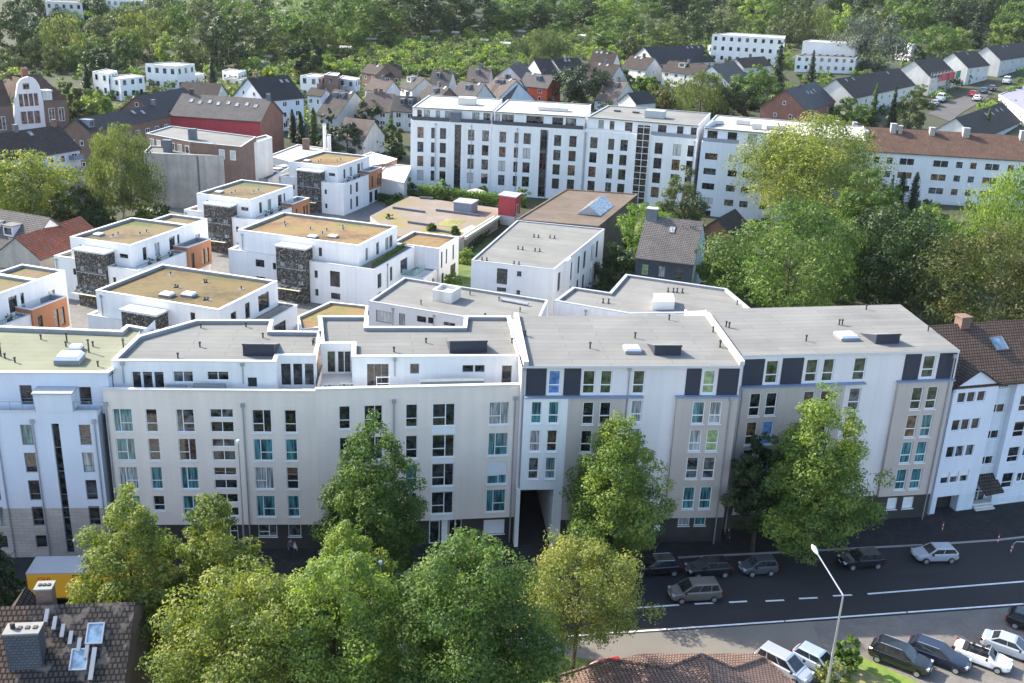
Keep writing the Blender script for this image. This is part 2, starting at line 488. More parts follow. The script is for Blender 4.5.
# ---------------------------------------------------------------- the colours of the place
plain('render_white', (.80, .785, .765), .9, .04, .25, 5, streak=.07)
plain('render_beige', (.80, .69, .605), .9, .05, .25, 5, streak=.06)
plain('render_greige', (.51, .435, .385), .9, .05, .25, 5, streak=.06)
plain('render_lilac', (.745, .69, .675), .9, .04, .25, 5, streak=.05)
plain('render_bluewhite', (.66, .69, .76), .9, .04, .25, 5, streak=.05)
plain('render_grey', (.62, .62, .63), .9, .04, .3, 5, streak=.06)
plain('render_cream', (.70, .64, .52), .9, .05, .3, 5, streak=.08)
plain('render_oldwhite', (0.598, 0.590, 0.563), .9, .08, .3, 4, streak=.15)
plain('render_slate', (.22, .25, .31), .85, .06, .4, 6)
plain('render_paleblue', (.60, .66, .72), .9, .05, .4, 6, streak=.08)
plain('paint_red', (.45, .05, .06), .7, .10, .4, 5, streak=.08)
plain('paint_red_house', (.60, .09, .04), .8, .08, .4, 5)
plain('paint_orange', (.42, .17, .075), .7, .08, .5, 6, streak=.05)
plain('concrete_wall', (.40, .37, .33), .95, .16, .35, 2.2, bump=.3, streak=.16)
plain('concrete_light', (.55, .54, .51), .9, .08, .6, 6, bump=.2)
plain('panel_dark', (.030, .036, .055), .5, .12, .4, 4, spec=.4)
plain('cornice_blue', (.22, .27, .38), .6, .05, .5, 5)
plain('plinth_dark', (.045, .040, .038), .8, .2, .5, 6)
plain('opening_shade', (.03, .028, .028), .95, .3, .5, 4)  # near black colour stands in for the shade inside openings
plain('frame_white', (.80, .80, .80), .45, .02, 2, 9)
plain('frame_grey', (.20, .21, .23), .5, .04, 2, 9)
plain('frame_dark', (.055, .058, .065), .5, .05, 2, 9)
plain('blind_white', (.72, .72, .74), .7, .03, 2, 9)
plain('coping', (0.602, 0.602, 0.593), .5, .03, .6, 5, spec=.4)
plain('coping_grey', (.36, .38, .40), .45, .05, .6, 5)
plain('parapet_inner', (.24, .25, .27), .85, .12, .8, 5)
plain('chimney_cap', (.22, .22, .21), .8, .1, 1.2, 6)
plain('zinc', (.36, .39, .43), .45, .08, 1.2, 6, metal=.4)
plain('steel', (.55, .57, .58), .35, .08, 1.5, 7, metal=.7)
plain('rail_grey', (.25, .27, .30), .5, .06, 2, 7)
plain('black_metal', (.025, .025, .027), .6, .1, 2, 7)
plain('acrylic', (.70, .71, .71), .25, .03, 2, 7)
plain('awning', (.16, .19, .20), .85, .08, 1, 8)
plain('sign_white', (.8, .8, .8), .5, .02, 2, 7)
plain('chimney_clad', (.11, .125, .15), .55, .1, 1, 5)
plain('bark', (.075, .055, .04), .95, .25, 1.5, 8, bump=.8)
plain('bark_birch', (.42, .40, .36), .9, .3, 2.5, 9, bump=.5)
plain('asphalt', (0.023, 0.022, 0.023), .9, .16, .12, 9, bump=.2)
plain('asphalt_patch', (0.027, 0.026, 0.026), .92, .14, .4, 9, bump=.2)
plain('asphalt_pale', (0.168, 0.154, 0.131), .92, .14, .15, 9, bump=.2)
plain('road_paint', (.72, .72, .70), .7, .12, 1.5, 10)
plain('kerb_stone', (.30, .29, .28), .9, .1, .8, 8, bump=.2)
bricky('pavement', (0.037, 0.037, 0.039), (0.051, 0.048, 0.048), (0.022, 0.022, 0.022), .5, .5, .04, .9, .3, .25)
bricky('paving_pale', (0.199, 0.192, 0.183), (0.229, 0.224, 0.210), (0.120, 0.115, 0.109), .4, .4, .05, .9, .2, .25)
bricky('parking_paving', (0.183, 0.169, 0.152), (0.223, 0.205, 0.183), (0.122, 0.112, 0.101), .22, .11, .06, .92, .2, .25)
# roofs: felt lies in metre-wide strips
bricky('felt', (0.194, 0.194, 0.183), (0.220, 0.221, 0.210), (0.157, 0.158, 0.150), 9., 1.0, .045, .9, .1, .24, 0, .37, .16)
bricky('felt_light', (0.204, 0.205, 0.190), (0.230, 0.231, 0.217), (0.172, 0.172, 0.162), 9., 1.0, .045, .9, .1, .24, 0, .37, .16)
bricky('felt_green', (0.219, 0.231, 0.159), (0.236, 0.245, 0.176), (0.193, 0.201, 0.144), 9., 1.0, .045, .9, .1, .24, 0, .37, .16)
bricky('felt_brown', (0.156, 0.123, 0.099), (0.180, 0.144, 0.114), (0.120, 0.096, 0.078), 7., 1.0, .04, .95, .1, .3, 0, .37, .3)
plain('felt_white', (0.412, 0.397, 0.361), .85, .06, .15, 2)
plain('felt_black', (.045, .047, .05), .8, .12, .3, 4)
plain('street_far', (.085, .08, .075), .9, .1, .2, 3)
plain('metal_lilac', (0.240, 0.221, 0.285), .6, .05, .2, 3)
bricky('tile_brown', (0.128, 0.089, 0.072), (0.174, 0.123, 0.098), (0.043, 0.031, 0.025), .30, .36, .16, .85, .8, .25)
bricky('tile_dark', (0.073, 0.060, 0.055), (0.112, 0.090, 0.079), (0.029, 0.024, 0.022), .30, .36, .16, .7, .8, .25)
bricky('tile_black', (0.044, 0.043, 0.045), (0.063, 0.060, 0.062), (0.019, 0.017, 0.019), .30, .36, .16, .5, .8, .2)
bricky('tile_grey', (.17, .16, .155), (.225, .21, .20), (.06, .056, .054), .30, .36, .16, .85, .8, .25)
bricky('tile_weathered', (0.113, 0.106, 0.099), (0.152, 0.145, 0.135), (0.057, 0.053, 0.050), .30, .36, .14, .9, .8, .3)
bricky('tile_old_red', (.36, .11, .065), (.47, .17, .10), (.13, .05, .035), .34, .40, .16, .85, .9, .3, blot=(.17, .10, .08))
bricky('tile_red_brown', (0.174, 0.107, 0.079), (0.233, 0.154, 0.116), (0.071, 0.043, 0.034), .32, .38, .16, .85, .9, .3)
bricky('tile_salmon', (0.228, 0.152, 0.122), (0.289, 0.206, 0.168), (0.099, 0.066, 0.055), .22, .27, .14, .92, .8, .25)
bricky('tile_pinkish', (0.174, 0.142, 0.128), (0.210, 0.174, 0.157), (0.087, 0.070, 0.063), .32, .38, .14, .85, .8, .25)
bricky('tile_mossy', (.065, .058, .055), (.10, .085, .075), (.03, .026, .025), .30, .36, .16, .85, .9, .3, blot=(.145, .12, .10))
bricky('brick_red', (.24, .075, .05), (.32, .11, .07), (.30, .25, .22), .25, .075, .16, .9, .4, .25)
bricky('brick_brown', (.19, .11, .085), (.25, .15, .11), (.24, .2, .18), .25, .075, .16, .9, .4, .25)
bricky('stone_beige', (.47, .41, .37), (.55, .48, .43), (.34, .30, .28), .9, .3, .05, .9, .3, .2)
def gabion(name):
    m, nt, b = new_mat(name); tc = N(nt, 'ShaderNodeTexCoord')
    v = N(nt, 'ShaderNodeTexVoronoi', Scale=4.2); w = N(nt, 'ShaderNodeTexVoronoi', Scale=4.2); w.feature = 'DISTANCE_TO_EDGE'
    for n in (v, w): nt.links.new(tc.outputs['UV'], n.inputs['Vector'])
    r = ramp(nt, v.outputs['Color'], [(.1, (.045, .045, .045)), (.45, (.10, .095, .088)), (.75, (.23, .21, .175)), (.95, (.40, .36, .30))]); e = ramp(nt, w.outputs['Distance'], [(.03, (.06, .06, .06)), (.12, (1, 1, 1))])
    nt.links.new(mul(nt, r.outputs[0], e.outputs[0]), b.inputs['Base Color']); b.inputs['Roughness'].default_value = .95
    bp = N(nt, 'ShaderNodeBump', Strength=.8, Distance=.06); nt.links.new(e.outputs[0], bp.inputs['Height']); nt.links.new(bp.outputs[0], b.inputs['Normal'])
gabion('stone_gabion')
bricky('slate_clad', (0.083, 0.094, 0.112), (0.109, 0.120, 0.143), (0.045, 0.050, 0.060), .3, .2, .12, .6, .5, .15)
bricky('timber_deck', (.27, .22, .18), (.33, .27, .22), (.1, .08, .07), 3., .14, .08, .85, .5, .2)
multi('sedum', [(.22, (0.054, 0.047, 0.016)), (.38, (0.114, 0.074, 0.032)), (.5, (0.156, 0.108, 0.051)), (.62, (0.129, 0.111, 0.040)), (.8, (0.065, 0.083, 0.022))], .9, detail=12.0)
multi('sedum_orange', [(.22, (0.071, 0.048, 0.017)), (.4, (0.148, 0.083, 0.034)), (.55, (0.197, 0.125, 0.048)), (.7, (0.164, 0.131, 0.040)), (.85, (0.082, 0.095, 0.023))], .9, detail=12.0)
multi('sedum_olive', [(.22, (0.054, 0.044, 0.012)), (.4, (0.099, 0.071, 0.024)), (.55, (0.141, 0.097, 0.036)), (.75, (0.088, 0.079, 0.021))], .9, detail=12.0)
multi('podium_ground', [(.25, (0.180, 0.158, 0.043)), (.40, (0.209, 0.166, 0.072)), (.5, (0.194, 0.158, 0.133)), (.75, (0.238, 0.198, 0.169))], .28, detail=5)
multi('ground', [(.25, (0.015, 0.024, 0.008)), (.5, (0.032, 0.042, 0.013)), (.7, (0.052, 0.052, 0.024)), (.9, (0.069, 0.060, 0.039))], .09, detail=9)
multi('lawn', [(.25, (.035, .06, .012)), (.5, (.075, .12, .02)), (.8, (.15, .16, .04))], .7)
multi('bright_lawn', [(.25, (.06, .11, .015)), (.5, (.11, .19, .025)), (.8, (.20, .24, .05))], .9)
multi('dry_grass', [(.25, (.10, .12, .03)), (.5, (.22, .20, .07)), (.8, (.34, .29, .14))], 1.2)
multi('soil', [(.25, (.045, .036, .028)), (.5, (.085, .07, .05)), (.8, (.13, .11, .08))], .5)
glass('glass_dark', (.022, .025, .028), .03, .8, .9)
glass('glass_mid', (.07, .08, .085), .04, .8, .9)
glass('glass_teal', (.055, .17, .185), .08, .7, .8, True)
glass('glass_pale', (.28, .30, .30), .12, .6, .7, True)
glass('glass_curtain', (.48, .48, .46), .25, .2, .5, True)
glass('glass_green', (.055, .07, .04), .06, .6)  # a green reflection painted into the pane colour
glass('glass_lime', (.28, .36, .18), .2, .3)
glass('glass_blue', (.12, .22, .45), .1, .4)
glass('glass_warm', (.14, .085, .05), .08, .6)  # pane colour holds a painted brown reflection
glass('glass_sky', (.18, .27, .36), .05, .3)
glass('glass_balustrade', (.20, .33, .34), .08, .2)
leafmat('leaf_lime', (0.064, 0.118, 0.028), (0.162, 0.237, 0.050), (0.314, 0.357, 0.083))
leafmat('leaf_yellow', (0.064, 0.101, 0.026), (0.165, 0.210, 0.047), (0.319, 0.316, 0.077))
leafmat('leaf_mid', (0.036, 0.076, 0.017), (0.086, 0.147, 0.032), (0.172, 0.236, 0.052), tc=(1.1, 1.25, .75))
leafmat('leaf_dark', (0.014, 0.032, 0.009), (0.032, 0.061, 0.017), (0.065, 0.097, 0.029), .30, tc=(1.1, 1.25, .75))
leafmat('leaf_pale', (0.043, 0.065, 0.025), (0.092, 0.116, 0.046), (0.153, 0.172, 0.073), tc=(1.1, 1.25, .75))
leafmat('leaf_birch', (0.054, 0.078, 0.028), (0.111, 0.139, 0.051), (0.189, 0.202, 0.080))
leafmat('leaf_conifer', (0.013, 0.029, 0.012), (0.029, 0.052, 0.022), (0.054, 0.083, 0.035), .15, tc=(1.1, 1.25, .75))
leafmat('leaf_bluish', (0.050, 0.068, 0.054), (0.086, 0.112, 0.083), (0.137, 0.158, 0.115), .2, tc=(1.1, 1.25, .75))
leafmat('leaf_brownish', (0.043, 0.054, 0.014), (0.094, 0.101, 0.029), (0.173, 0.137, 0.047))
leafmat('leaf_chestnut', (0.032, 0.054, 0.016), (0.072, 0.094, 0.029), (0.158, 0.122, 0.050))
leafmat('leaf_bright', (0.057, 0.110, 0.019), (0.113, 0.198, 0.032), (0.204, 0.278, 0.058))
leafmat('leaf_autumn', (0.086, 0.115, 0.029), (0.192, 0.226, 0.058), (0.336, 0.298, 0.096))
for nm, c, r_ in (('black', (.012, .013, .016), .22), ('navy', (.012, .016, .032), .22), ('silver', (.46, .49, .54), .28), ('white', (.78, .78, .77), .28), ('bronze', (.19, .165, .14), .3), ('grey', (.10, .11, .125), .28), ('red', (.45, .02, .025), .25), ('blue_green', (.03, .13, .17), .3), ('paleblue', (.42, .50, .60), .28)):
    plain('car_' + nm, c, r_, .02, .5, 4, metal=.35 if nm in ('silver', 'bronze', 'grey', 'paleblue') else 0, spec=.6)
    MATS['car_' + nm].node_tree.nodes['Principled BSDF'].inputs['Coat Weight'].default_value = .6
glass('car_glass', (.018, .022, .026), .04, .3, .7)
plain('tyre', (.018, .018, .018), .9, .1, 3, 9)
plain('rim', (.45, .46, .48), .35, .06, 3, 9, metal=.6)
plain('lamp_clear', (.40, .42, .45), .15, .05, 3, 9)
plain('lamp_red', (.16, .01, .01), .2, .05, 3, 9)
plain('trim_black', (.015, .015, .016), .6, .05, 3, 9)
plain('cloth_black', (.02, .02, .022), .95, .1, 3, 9)
plain('container_yellow', (.72, .40, .02), .5, .04, .6, 5)
plain('letter_red', (.55, .01, .02), .5, .03, 2, 7)
plain('skin', (.52, .33, .24), .6, .05, 3, 9)
plain('hair', (.05, .035, .025), .8, .1, 3, 9)
plain('cloth_blue', (.10, .13, .20), .9, .1, 3, 9)
plain('cloth_dark', (.03, .03, .034), .9, .1, 3, 9)
plain('cloth_pale', (.55, .55, .56), .9, .1, 3, 9)
plain('tarp_red', (.50, .05, .06), .7, .1, .6, 5)
plain('tarp_green', (.05, .20, .12), .7, .1, .6, 5)
plain('parasol_cloth', (.74, .70, .64), .85, .05, .6, 5)
plain('solar', (.015, .02, .05), .15, .1, 1, 5, spec=.7)
# ---------------------------------------------------------------- setting: ground, road, pavements
mb = MB()
ys = [-60, 0, 40, 80, 120, 180, 245] + [245 + 15 * i for i in range(1, 31)] + [700 + 60 * i for i in range(0, 22)]
xs = [-1700, -1100, -700, -450, -300, -200, -120, -60, 0, 60, 120, 200, 300, 450, 700, 1100, 1700]
for j in range(len(ys) - 1):
    for i in range(len(xs) - 1):
        q = [(xs[i], ys[j]), (xs[i + 1], ys[j]), (xs[i + 1], ys[j + 1]), (xs[i], ys[j + 1])]
        mb.face([(x, y, terrain(x, y)) for x, y in q], 0, True)
structure('ground', mb, 'ground')

KERB = [(-95, 63.5), (-60, 69), (-30, 73.4), (-5, 77.4), (13.5, 80.9), (23.3, 82.6), (33.2, 84.3), (40.5, 85.5), (48, 87.0), (60, 90.3), (95, 101)]
EDGE = [(-95, 53.8), (-60, 59), (-27, 64.1), (3.65, 68.75), (23.8, 72.35), (45.7, 76.4), (60, 79.4), (95, 89.5)]
def strip(poly_top, poly_bot): return ccw(list(poly_bot) + list(reversed(poly_top)))
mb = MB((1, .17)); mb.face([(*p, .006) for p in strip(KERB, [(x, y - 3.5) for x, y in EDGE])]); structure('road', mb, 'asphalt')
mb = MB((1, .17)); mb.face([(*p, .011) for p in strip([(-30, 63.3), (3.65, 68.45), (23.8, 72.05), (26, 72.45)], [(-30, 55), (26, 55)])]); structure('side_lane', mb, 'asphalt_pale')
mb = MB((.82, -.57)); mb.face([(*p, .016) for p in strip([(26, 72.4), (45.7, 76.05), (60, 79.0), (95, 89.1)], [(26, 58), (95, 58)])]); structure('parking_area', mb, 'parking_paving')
# pavement with a real kerb step
back = [(-95, 74), (-62, 78), (-34, 84), (0, 92), (22, 96), (44, 104), (60, 108), (95, 116)]
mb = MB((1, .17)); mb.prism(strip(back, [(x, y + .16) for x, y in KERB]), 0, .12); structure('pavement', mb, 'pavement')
mb = MB((1, .17)); mb.prism(strip([(x, y + .157) for x, y in KERB], KERB), 0, .13); structure('kerb', mb, 'kerb_stone')
def paint(mb, p, q, w=.16, z=.012):
    p, q = Vector(p), Vector(q); d = (q - p).normalized(); n = Vector((-d.y, d.x)) * w / 2
    mb.face([(*(p - n), z), (*(q - n), z), (*(q + n), z), (*(p + n), z)])
mb = MB()
for a, b in (((520, 616), (679, 605)), ((694.6, 604), (713.6, 603)), ((729, 602.4), (747, 601.4)), ((765.6, 601.2), (784, 600.2)), ((799, 598.7), (817.6, 597.8)), ((833, 596), (852, 595)), ((867.6, 594), (1024, 581.5))):
    paint(mb, at(*a), at(*b), .2, .014)
structure('centre_line_marking', mb, 'road_paint')
for q in (((700, 612), (752, 609), (756, 617), (703, 621)), ((880, 571), (960, 566), (962, 571), (881, 576)), ((652, 622), (690, 620), (691, 624), (652, 626))):
    mb = MB((1, .17)); mb.face([(*p, .010) for p in ccw([at(*c) for c in q])]); structure('road_patch', mb, 'asphalt_patch')
mb = MB()
for a, b in zip(EDGE, EDGE[1:]):
    n = max(1, int(math.dist(a, b) / 8))
    for k in range(n):
        l = [a[i] + (b[i] - a[i]) * (k / n) for i in (0, 1)]; r = [a[i] + (b[i] - a[i]) * ((k + .99) / n) for i in (0, 1)]
        paint(mb, l, r, .19, .020)
paint(mb, at(516, 626), at(541, 624.5), .35, .014)
structure('edge_line_marking', mb, 'road_paint')
mb = MB(); mb.face([(*p, .03) for p in ccw([at(*q) for q in ((818, 683), (838, 652), (858, 655), (935, 690), (930, 720), (800, 720))])]); structure('verge', mb, 'dry_grass')
mb = MB(); mb.face([(*p, .034) for p in ccw([at(*q) for q in ((833, 652), (858, 655), (937, 692), (905, 692), (862, 668), (838, 668))])]); structure('grass_strip', mb, 'bright_lawn')
mb = MB(); mb.face([(*p, .026) for p in ccw([(-40, 60.5), (-22, 63.6), (2, 67.2), (8, 66), (8, 40), (-40, 40)])]); structure('lower_lawn', mb, 'lawn')
mb = MB((1, .17)); mb.face([(*p, .003) for p in ccw([(-140, 50), (-60, 52), (0, 56), (30, 60), (70, 70), (140, 92), (140, -55), (-140, -55)])]); structure('bounce_paving', mb, 'paving_pale')  # unseen pale paving, added to bounce sunlight onto the street facades

# ---------------------------------------------------------------- helpers for the front block
GL = ['glass_dark'] * 6 + ['glass_mid'] * 2 + ['glass_teal'] + ['glass_pale'] + ['glass_green']
def rg(): return R.choice(GL)
def ledge(parent, A, B, u0, u1, z, out=.12, h=.16, mat='cornice_blue', back=.0, name='cornice'):
    u, n, L = frame_of(A, B)
    M = Matrix.Translation((*on(A, u, u0), z)) @ Matrix.Rotation(math.atan2(u[1], u[0]), 4, 'Z')
    mb = MB(u); mb.box(0, u1 - u0, -out, back, 0, h, 0, M); return mb.build(name, mat, parent)
def panel(parent, A, B, u0, u1, z0, z1, mat, out=.03, name='panel'):
    return ledge(parent, A, B, u0, u1, z0, out, z1 - z0, mat, -.002, name)
def local_box(mb, A, B, u0, u1, o0, o1, z0, z1, mi=0, skip=()):
    """box in facade terms: along, outward (negative is inside), height"""
    u, n, L = frame_of(A, B)
    M = Matrix.Translation((*A, 0)) @ Matrix.Rotation(math.atan2(u[1], u[0]), 4, 'Z')
    mb.box(u0, u1, -o1, -o0, z0, z1, mi, M, skip)
def lp(A, B, s, o=0.0):
    u, n, L = frame_of(A, B); return on(A, u, s, n, o)
def hatch(parent, A, B, s, o, z, w=2.2, h=.9, d=3.0, top='felt', face='panel_dark'):
    """smoke vent: a wedge rising out of the roof towards the street, with its dark front"""
    mb = MB(); u, n, L = frame_of(A, B)
    M = Matrix.Translation((*lp(A, B, s, o), z)) @ Matrix.Rotation(math.atan2(u[1], u[0]), 4, 'Z')
    P = lambda x, y, zz: M @ Vector((x, y, zz))
    mb.face([P(0, 0, 0), P(w, 0, 0), P(w, 0, h), P(0, 0, h)], 1)
    mb.face([P(0, 0, h), P(w, 0, h), P(w, d, .02), P(0, d, .02)], 0)
    mb.face([P(w, 0, 0), P(w, d, 0), P(w, d, .02), P(w, 0, h)], 1); mb.face([P(0, d, 0), P(0, 0, 0), P(0, 0, h), P(0, d, .02)], 1)
    mb.box(-.05, w + .05, -.08, -.002, h - .1, h + .04, 1, M)
    return mb.build('roof_hatch', [top, face], parent)

# ================================================================ A: white block with the pale green roof, far left
A, B = (-62, 74.9), (-34.5, 77.68)
bld = thing('apartment_building', 'white block with pale green flat roof and slit stair window at the left edge', 'apartment block', (-48, 78, 0), 0)
u, n, L = frame_of(A, B)
hol = []
for c, gl in ((18.0, 'glass_dark'), (21.3, 'glass_dark'), (26.03, 'glass_dark')):
    for z0, z1 in ((11.0, 12.9), (8.42, 10.3), (5.75, 7.68), (3.24, 5.13)): hol.append((c, c + .93, z0, z1, 'tall', rg() if R.random() < .3 else gl))
    hol.append((c, c + .93, 1.05, 2.3, 'one', 'glass_dark'))
for c in (14.6, 10.5, 6.2, 2):
    for z0, z1 in ((11.0, 12.9), (8.42, 10.3), (5.75, 7.68), (3.24, 5.13), (1.05, 2.3)): hol.append((c, c + 1.3, z0, z1, 'tall', 'glass_dark'))
slit = (23.82, 24.44, .5, 13.0, 'slit', 'glass_dark')
lowh = [h for h in hol if h[3] < 5.0]; 
mb = MB(); 
wall(mb, A, B, 4.98, 14.05, [h for h in hol if h[3] > 5.0] + [(23.82, 24.44, 4.98, 13.0)], 0)
wall(mb, A, B, 0, 4.98, [(*h[:3], min(h[3], 4.98)) for h in hol if h[2] < 4.9] + [(23.82, 24.44, .5, 4.98)], 1)
mb.face([(*B, 0), (*lp(A, B, L, -13), 0), (*lp(A, B, L, -13), 14.05), (*B, 14.05)], 0)
mb.build('wall', ['render_bluewhite', 'stone_beige'], bld)
for h in hol + [slit]: window(bld, A, B, *h[:4], h[4], h[5], fr='frame_grey', sill=False, t=.06)
# stair tower head and the set-back storey
mb = MB(u); local_box(mb, A, B, 22.75, 25.72, -1.5, .06, 14.05, 15.7); 
mb.build('stair_tower', 'render_bluewhite', bld)
mb = MB(u); local_box(mb, A, B, 22.6, 25.85, -1.5, .2, 15.7, 15.82); mb.build('tower_roof', 'coping_grey', bld)
A2, B2 = lp(A, B, 0, -1.4), lp(A, B, 28.4, -1.4)
mb = MB(); hs = [(21.1, 22.1, 14.1, 15.9, 'tall', 'glass_dark'), (25.9, 26.9, 14.1, 15.75, 'tall', 'glass_dark'), (16.5, 18.2, 14.1, 15.9, 'v', 'glass_dark'), (11, 13, 14.1, 15.9, 'v', 'glass_dark')]
windows(bld, mb, A2, B2, 13.3, 17.0, hs, fr='frame_grey', sill=False, t=.06)
mb.face([(*B2, 13.3), (*lp(A, B, 28.4, -12), 13.3), (*lp(A, B, 28.4, -12), 17.0), (*B2, 17.0)])
mb.build('top_wall', 'render_bluewhite', bld)
mb = MB(u); mb.face([(*lp(A, B, 0, .0), 13.7), (*lp(A, B, L, .0), 13.7), (*lp(A, B, L, -1.4), 13.7), (*lp(A, B, 0, -1.4), 13.7)]); mb.build('terrace', 'concrete_light', bld)
ledge(bld, A, B, 0, 22.7, 14.052, .08, .1, 'coping', .25, 'coping'); ledge(bld, A, B, 25.78, L, 14.052, .08, .1, 'coping', .25, 'coping')
railing(bld, [lp(A, B, 0, -.2), lp(A, B, 22.7, -.2)], 14.1, .8, gap=1.0); railing(bld, [lp(A, B, 25.8, -.2), lp(A, B, 28.2, -.2)], 14.1, .8, gap=1.0)
back_l, notch1, notch2 = at(-60, 324, 17), at(120, 331, 17), at(127, 325, 17)
ra = [lp(A, B, 0, -1.35), lp(A, B, 28.45, -1.35), at(190, 319.5, 17)[:2], at(165, 331.5, 17), notch2, notch1, back_l]
ra[2] = (-32.0, 91.3)
roof_deck(bld, ccw(ra), 17.0, .35, .35, 'felt_green', 'coping', 'parapet_inner', u)
for px, py, k in ((67, 342, 'a'), (89, 352, 'p'), (93, 346, 'q'), (124, 352, 'p'), (128, 350, 'q'), (1, 356, 'p'), (5, 358, 'q'), (41, 339, 'q'), (15, 362, 'q'), (98, 366, 'q'), (66, 346, 'q'), (123, 343, 'q')):
    x, y = at(px, py, 16.7); vent(bld, x, y, 16.65, 1.15 if k == 'p' else .9 if k == 'a' else .4)
x, y = at(70, 361, 16.7); dome(bld, x, y, 16.65, 2.1, 1.9, .75, .1); x, y = at(76, 350, 16.7); dome(bld, x, y, 16.65, 1.1, 1.1, .5, .1)
for s in (22.35, 27.35): pipe_on_wall(bld, A, B, s, 0, 13.1)
pipe_on_wall(bld, A, B, 19.4, 0, 13.1)
mb = MB(u); local_box(mb, A, B, 0, L, -12.5, -.05, 0.2, 13.6, 0, ('f',)); mb.build('rear_core', 'render_bluewhite', bld)  # unseen core box in each block: closes the rear and blocks light leaks

# ================================================================ B: beige-white block
A, B = (-34.2, 78.6), (-16.62, 80.1)
bld = thing('apartment_building', 'beige white block with setback white top floor, right neighbour of the green roofed block', 'apartment block', (-25, 80, 0), 0)
u, n, L = frame_of(A, B)
ROW = ((11.8, 13.97), (9.09, 11.2), (6.3, 8.47), (3.52, 5.65))
T_, D_, P_, M_ = 'glass_teal', 'glass_dark', 'glass_pale', 'glass_mid'
cols = [(.6, 2.2, 'J', [T_, T_, P_, T_]), (3.3, 4.28, 'h', [D_, D_, T_, D_]), (5.85, 7.36, 'J', [M_, D_, T_, T_]), (12.22, 13.86, 'L', [D_, T_, P_, T_]), (14.95, 15.98, 'h', [D_, T_, D_, T_])]
specs = []
for k, (a, b, lay, gs) in enumerate(cols):
    for r, (z0, z1) in enumerate(ROW):
        lay2 = {'J': 'L', 'L': 'J'}.get(lay, lay) if r % 2 else lay
        o = {}
        if k == 1 and r == 3: z0 = 4.15
        specs.append((a, b, z0, z1, lay2, gs[r], o))
for z0, z1 in ((13.17, 14.02), (11.8, 12.83), (10.4, 11.2), (9.1, 10.05), (7.65, 8.45), (6.35, 7.25), (4.95, 5.85), (3.6, 4.5)): specs.append((8.68, 10.66, z0, z1, 'v', R.choice([D_, D_, M_]), {'sill': False}))
base = [(12.2, 13.87, 1.37, 2.59, 'L', M_), (14.85, 16.0, 1.37, 2.59, 'one', M_), (.7, 2.1, 1.37, 2.59, 'v', D_), (5.8, 7.3, 1.37, 2.59, 'v', D_), (8.9, 10.4, .15, 2.5, 'door', D_, {'sill': False})]
mb = MB(); windows(bld, mb, A, B, 2.75, 15.72, specs, 0)
mb.face([(*B, 2.75), (*lp(A, B, L, -12), 2.75), (*lp(A, B, L, -12), 15.72), (*B, 15.72)]); mb.face([(*lp(A, B, 0, -12), 2.75), (*A, 2.75), (*A, 15.72), (*lp(A, B, 0, -12), 15.72)])
mb.build('wall', 'render_beige', bld)
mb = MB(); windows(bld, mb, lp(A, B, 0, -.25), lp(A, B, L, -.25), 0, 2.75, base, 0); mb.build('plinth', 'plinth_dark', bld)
mb = MB(u); mb.face([(*A, 2.751), (*lp(A, B, 0, -.3), 2.751), (*lp(A, B, L, -.3), 2.751), (*B, 2.751)]); mb.build('soffit', 'render_beige', bld)
ledge(bld, A, B, -.05, L, 15.722, .1, .1, 'coping', .35, 'coping')
mb = MB(u); local_box(mb, A, B, 0, L, -.36, -.33, 14.8, 15.72); local_box(mb, A, B, 0, L, -2.9, -.36, 14.7, 14.8); mb.build('terrace', 'concrete_light', bld)
A3, B3 = (-33.9, 80.2), (-20.25, 81.5)
p_top = [(1.55, 2.35, 14.85, 16.75, 'one', D_), (2.42, 3.3, 14.85, 16.75, 'one', D_), (3.37, 4.25, 14.85, 16.75, 'one', D_), (5.0, 6.7, 15.75, 16.8, 'v', M_), (7.85, 9.7, 15.95, 16.8, 'v', D_), (11.2, 12.1, 15.3, 16.3, 'one', D_)]
mb = MB(); windows(bld, mb, A3, B3, 14.6, 17.7, p_top, 0, fr='frame_white', sill=False)
A3b, B3b = (-20.4, 83.0), (-17.1, 83.4)
windows(bld, mb, A3b, B3b, 14.6, 17.7, [(.15, 1.1, 14.85, 17.0, 'one', D_), (1.2, 2.1, 14.85, 17.0, 'one', D_), (2.2, 3.1, 14.85, 17.0, 'one', M_)], 0, fr='frame_white', sill=False)
mb.face([(*B3, 14.6), (*A3b, 14.6), (*A3b, 17.7), (*B3, 17.7)]); mb.face([(-33.9, 91, 14.6), (*A3, 14.6), (*A3, 17.7), (-33.9, 91, 17.7)])
mb.build('top_wall', 'render_white', bld)
rb = ccw([A3, B3, A3b, B3b, (-17.4, 86.4), (-17.9, 89.6), (-22.5, 89.2), (-23.0, 92.3), (-30.1, 91.4), (-33.9, 86.3)])
roof_deck(bld, rb, 17.7, .3, .3, 'felt', 'coping', 'parapet_inner', u)
x, y = at(214, 351, 17.4); hatch(bld, A, B, 13.2 - 2.2, -3.9, 17.4, 2.7, 1.1, 3.2)
for px, py in ((178, 358), (201, 328), (200, 347), (246, 327), (252, 352), (263, 349), (314, 343)):
    x, y = at(px, py, 17.4); vent(bld, x, y, 17.4, .38)
railing(bld, [lp(A, B, 3.6, -.45), lp(A, B, 9.6, -.45)], 15.1, .45, 'awning', False, 'terrace_awning')
for s, w in ((5.0, 1.7), (7.3, 2.7)): 
    mb = MB(u); local_box(mb, A, B, s, s + w, -1.0, -.5, 15.55, 15.72 + (.25 if w > 2 else .1)); mb.build('awning', 'awning', bld)
pipe_on_wall(bld, A, B, .15, 0, 14.3); pipe_on_wall(bld, A, B, 11.5, 0, 14.3); pipe_on_wall(bld, A3, B3, .9, 15.7, 17.4, r=.05); pipe_on_wall(bld, A3, B3, 10.9, 15.7, 17.4, r=.05)
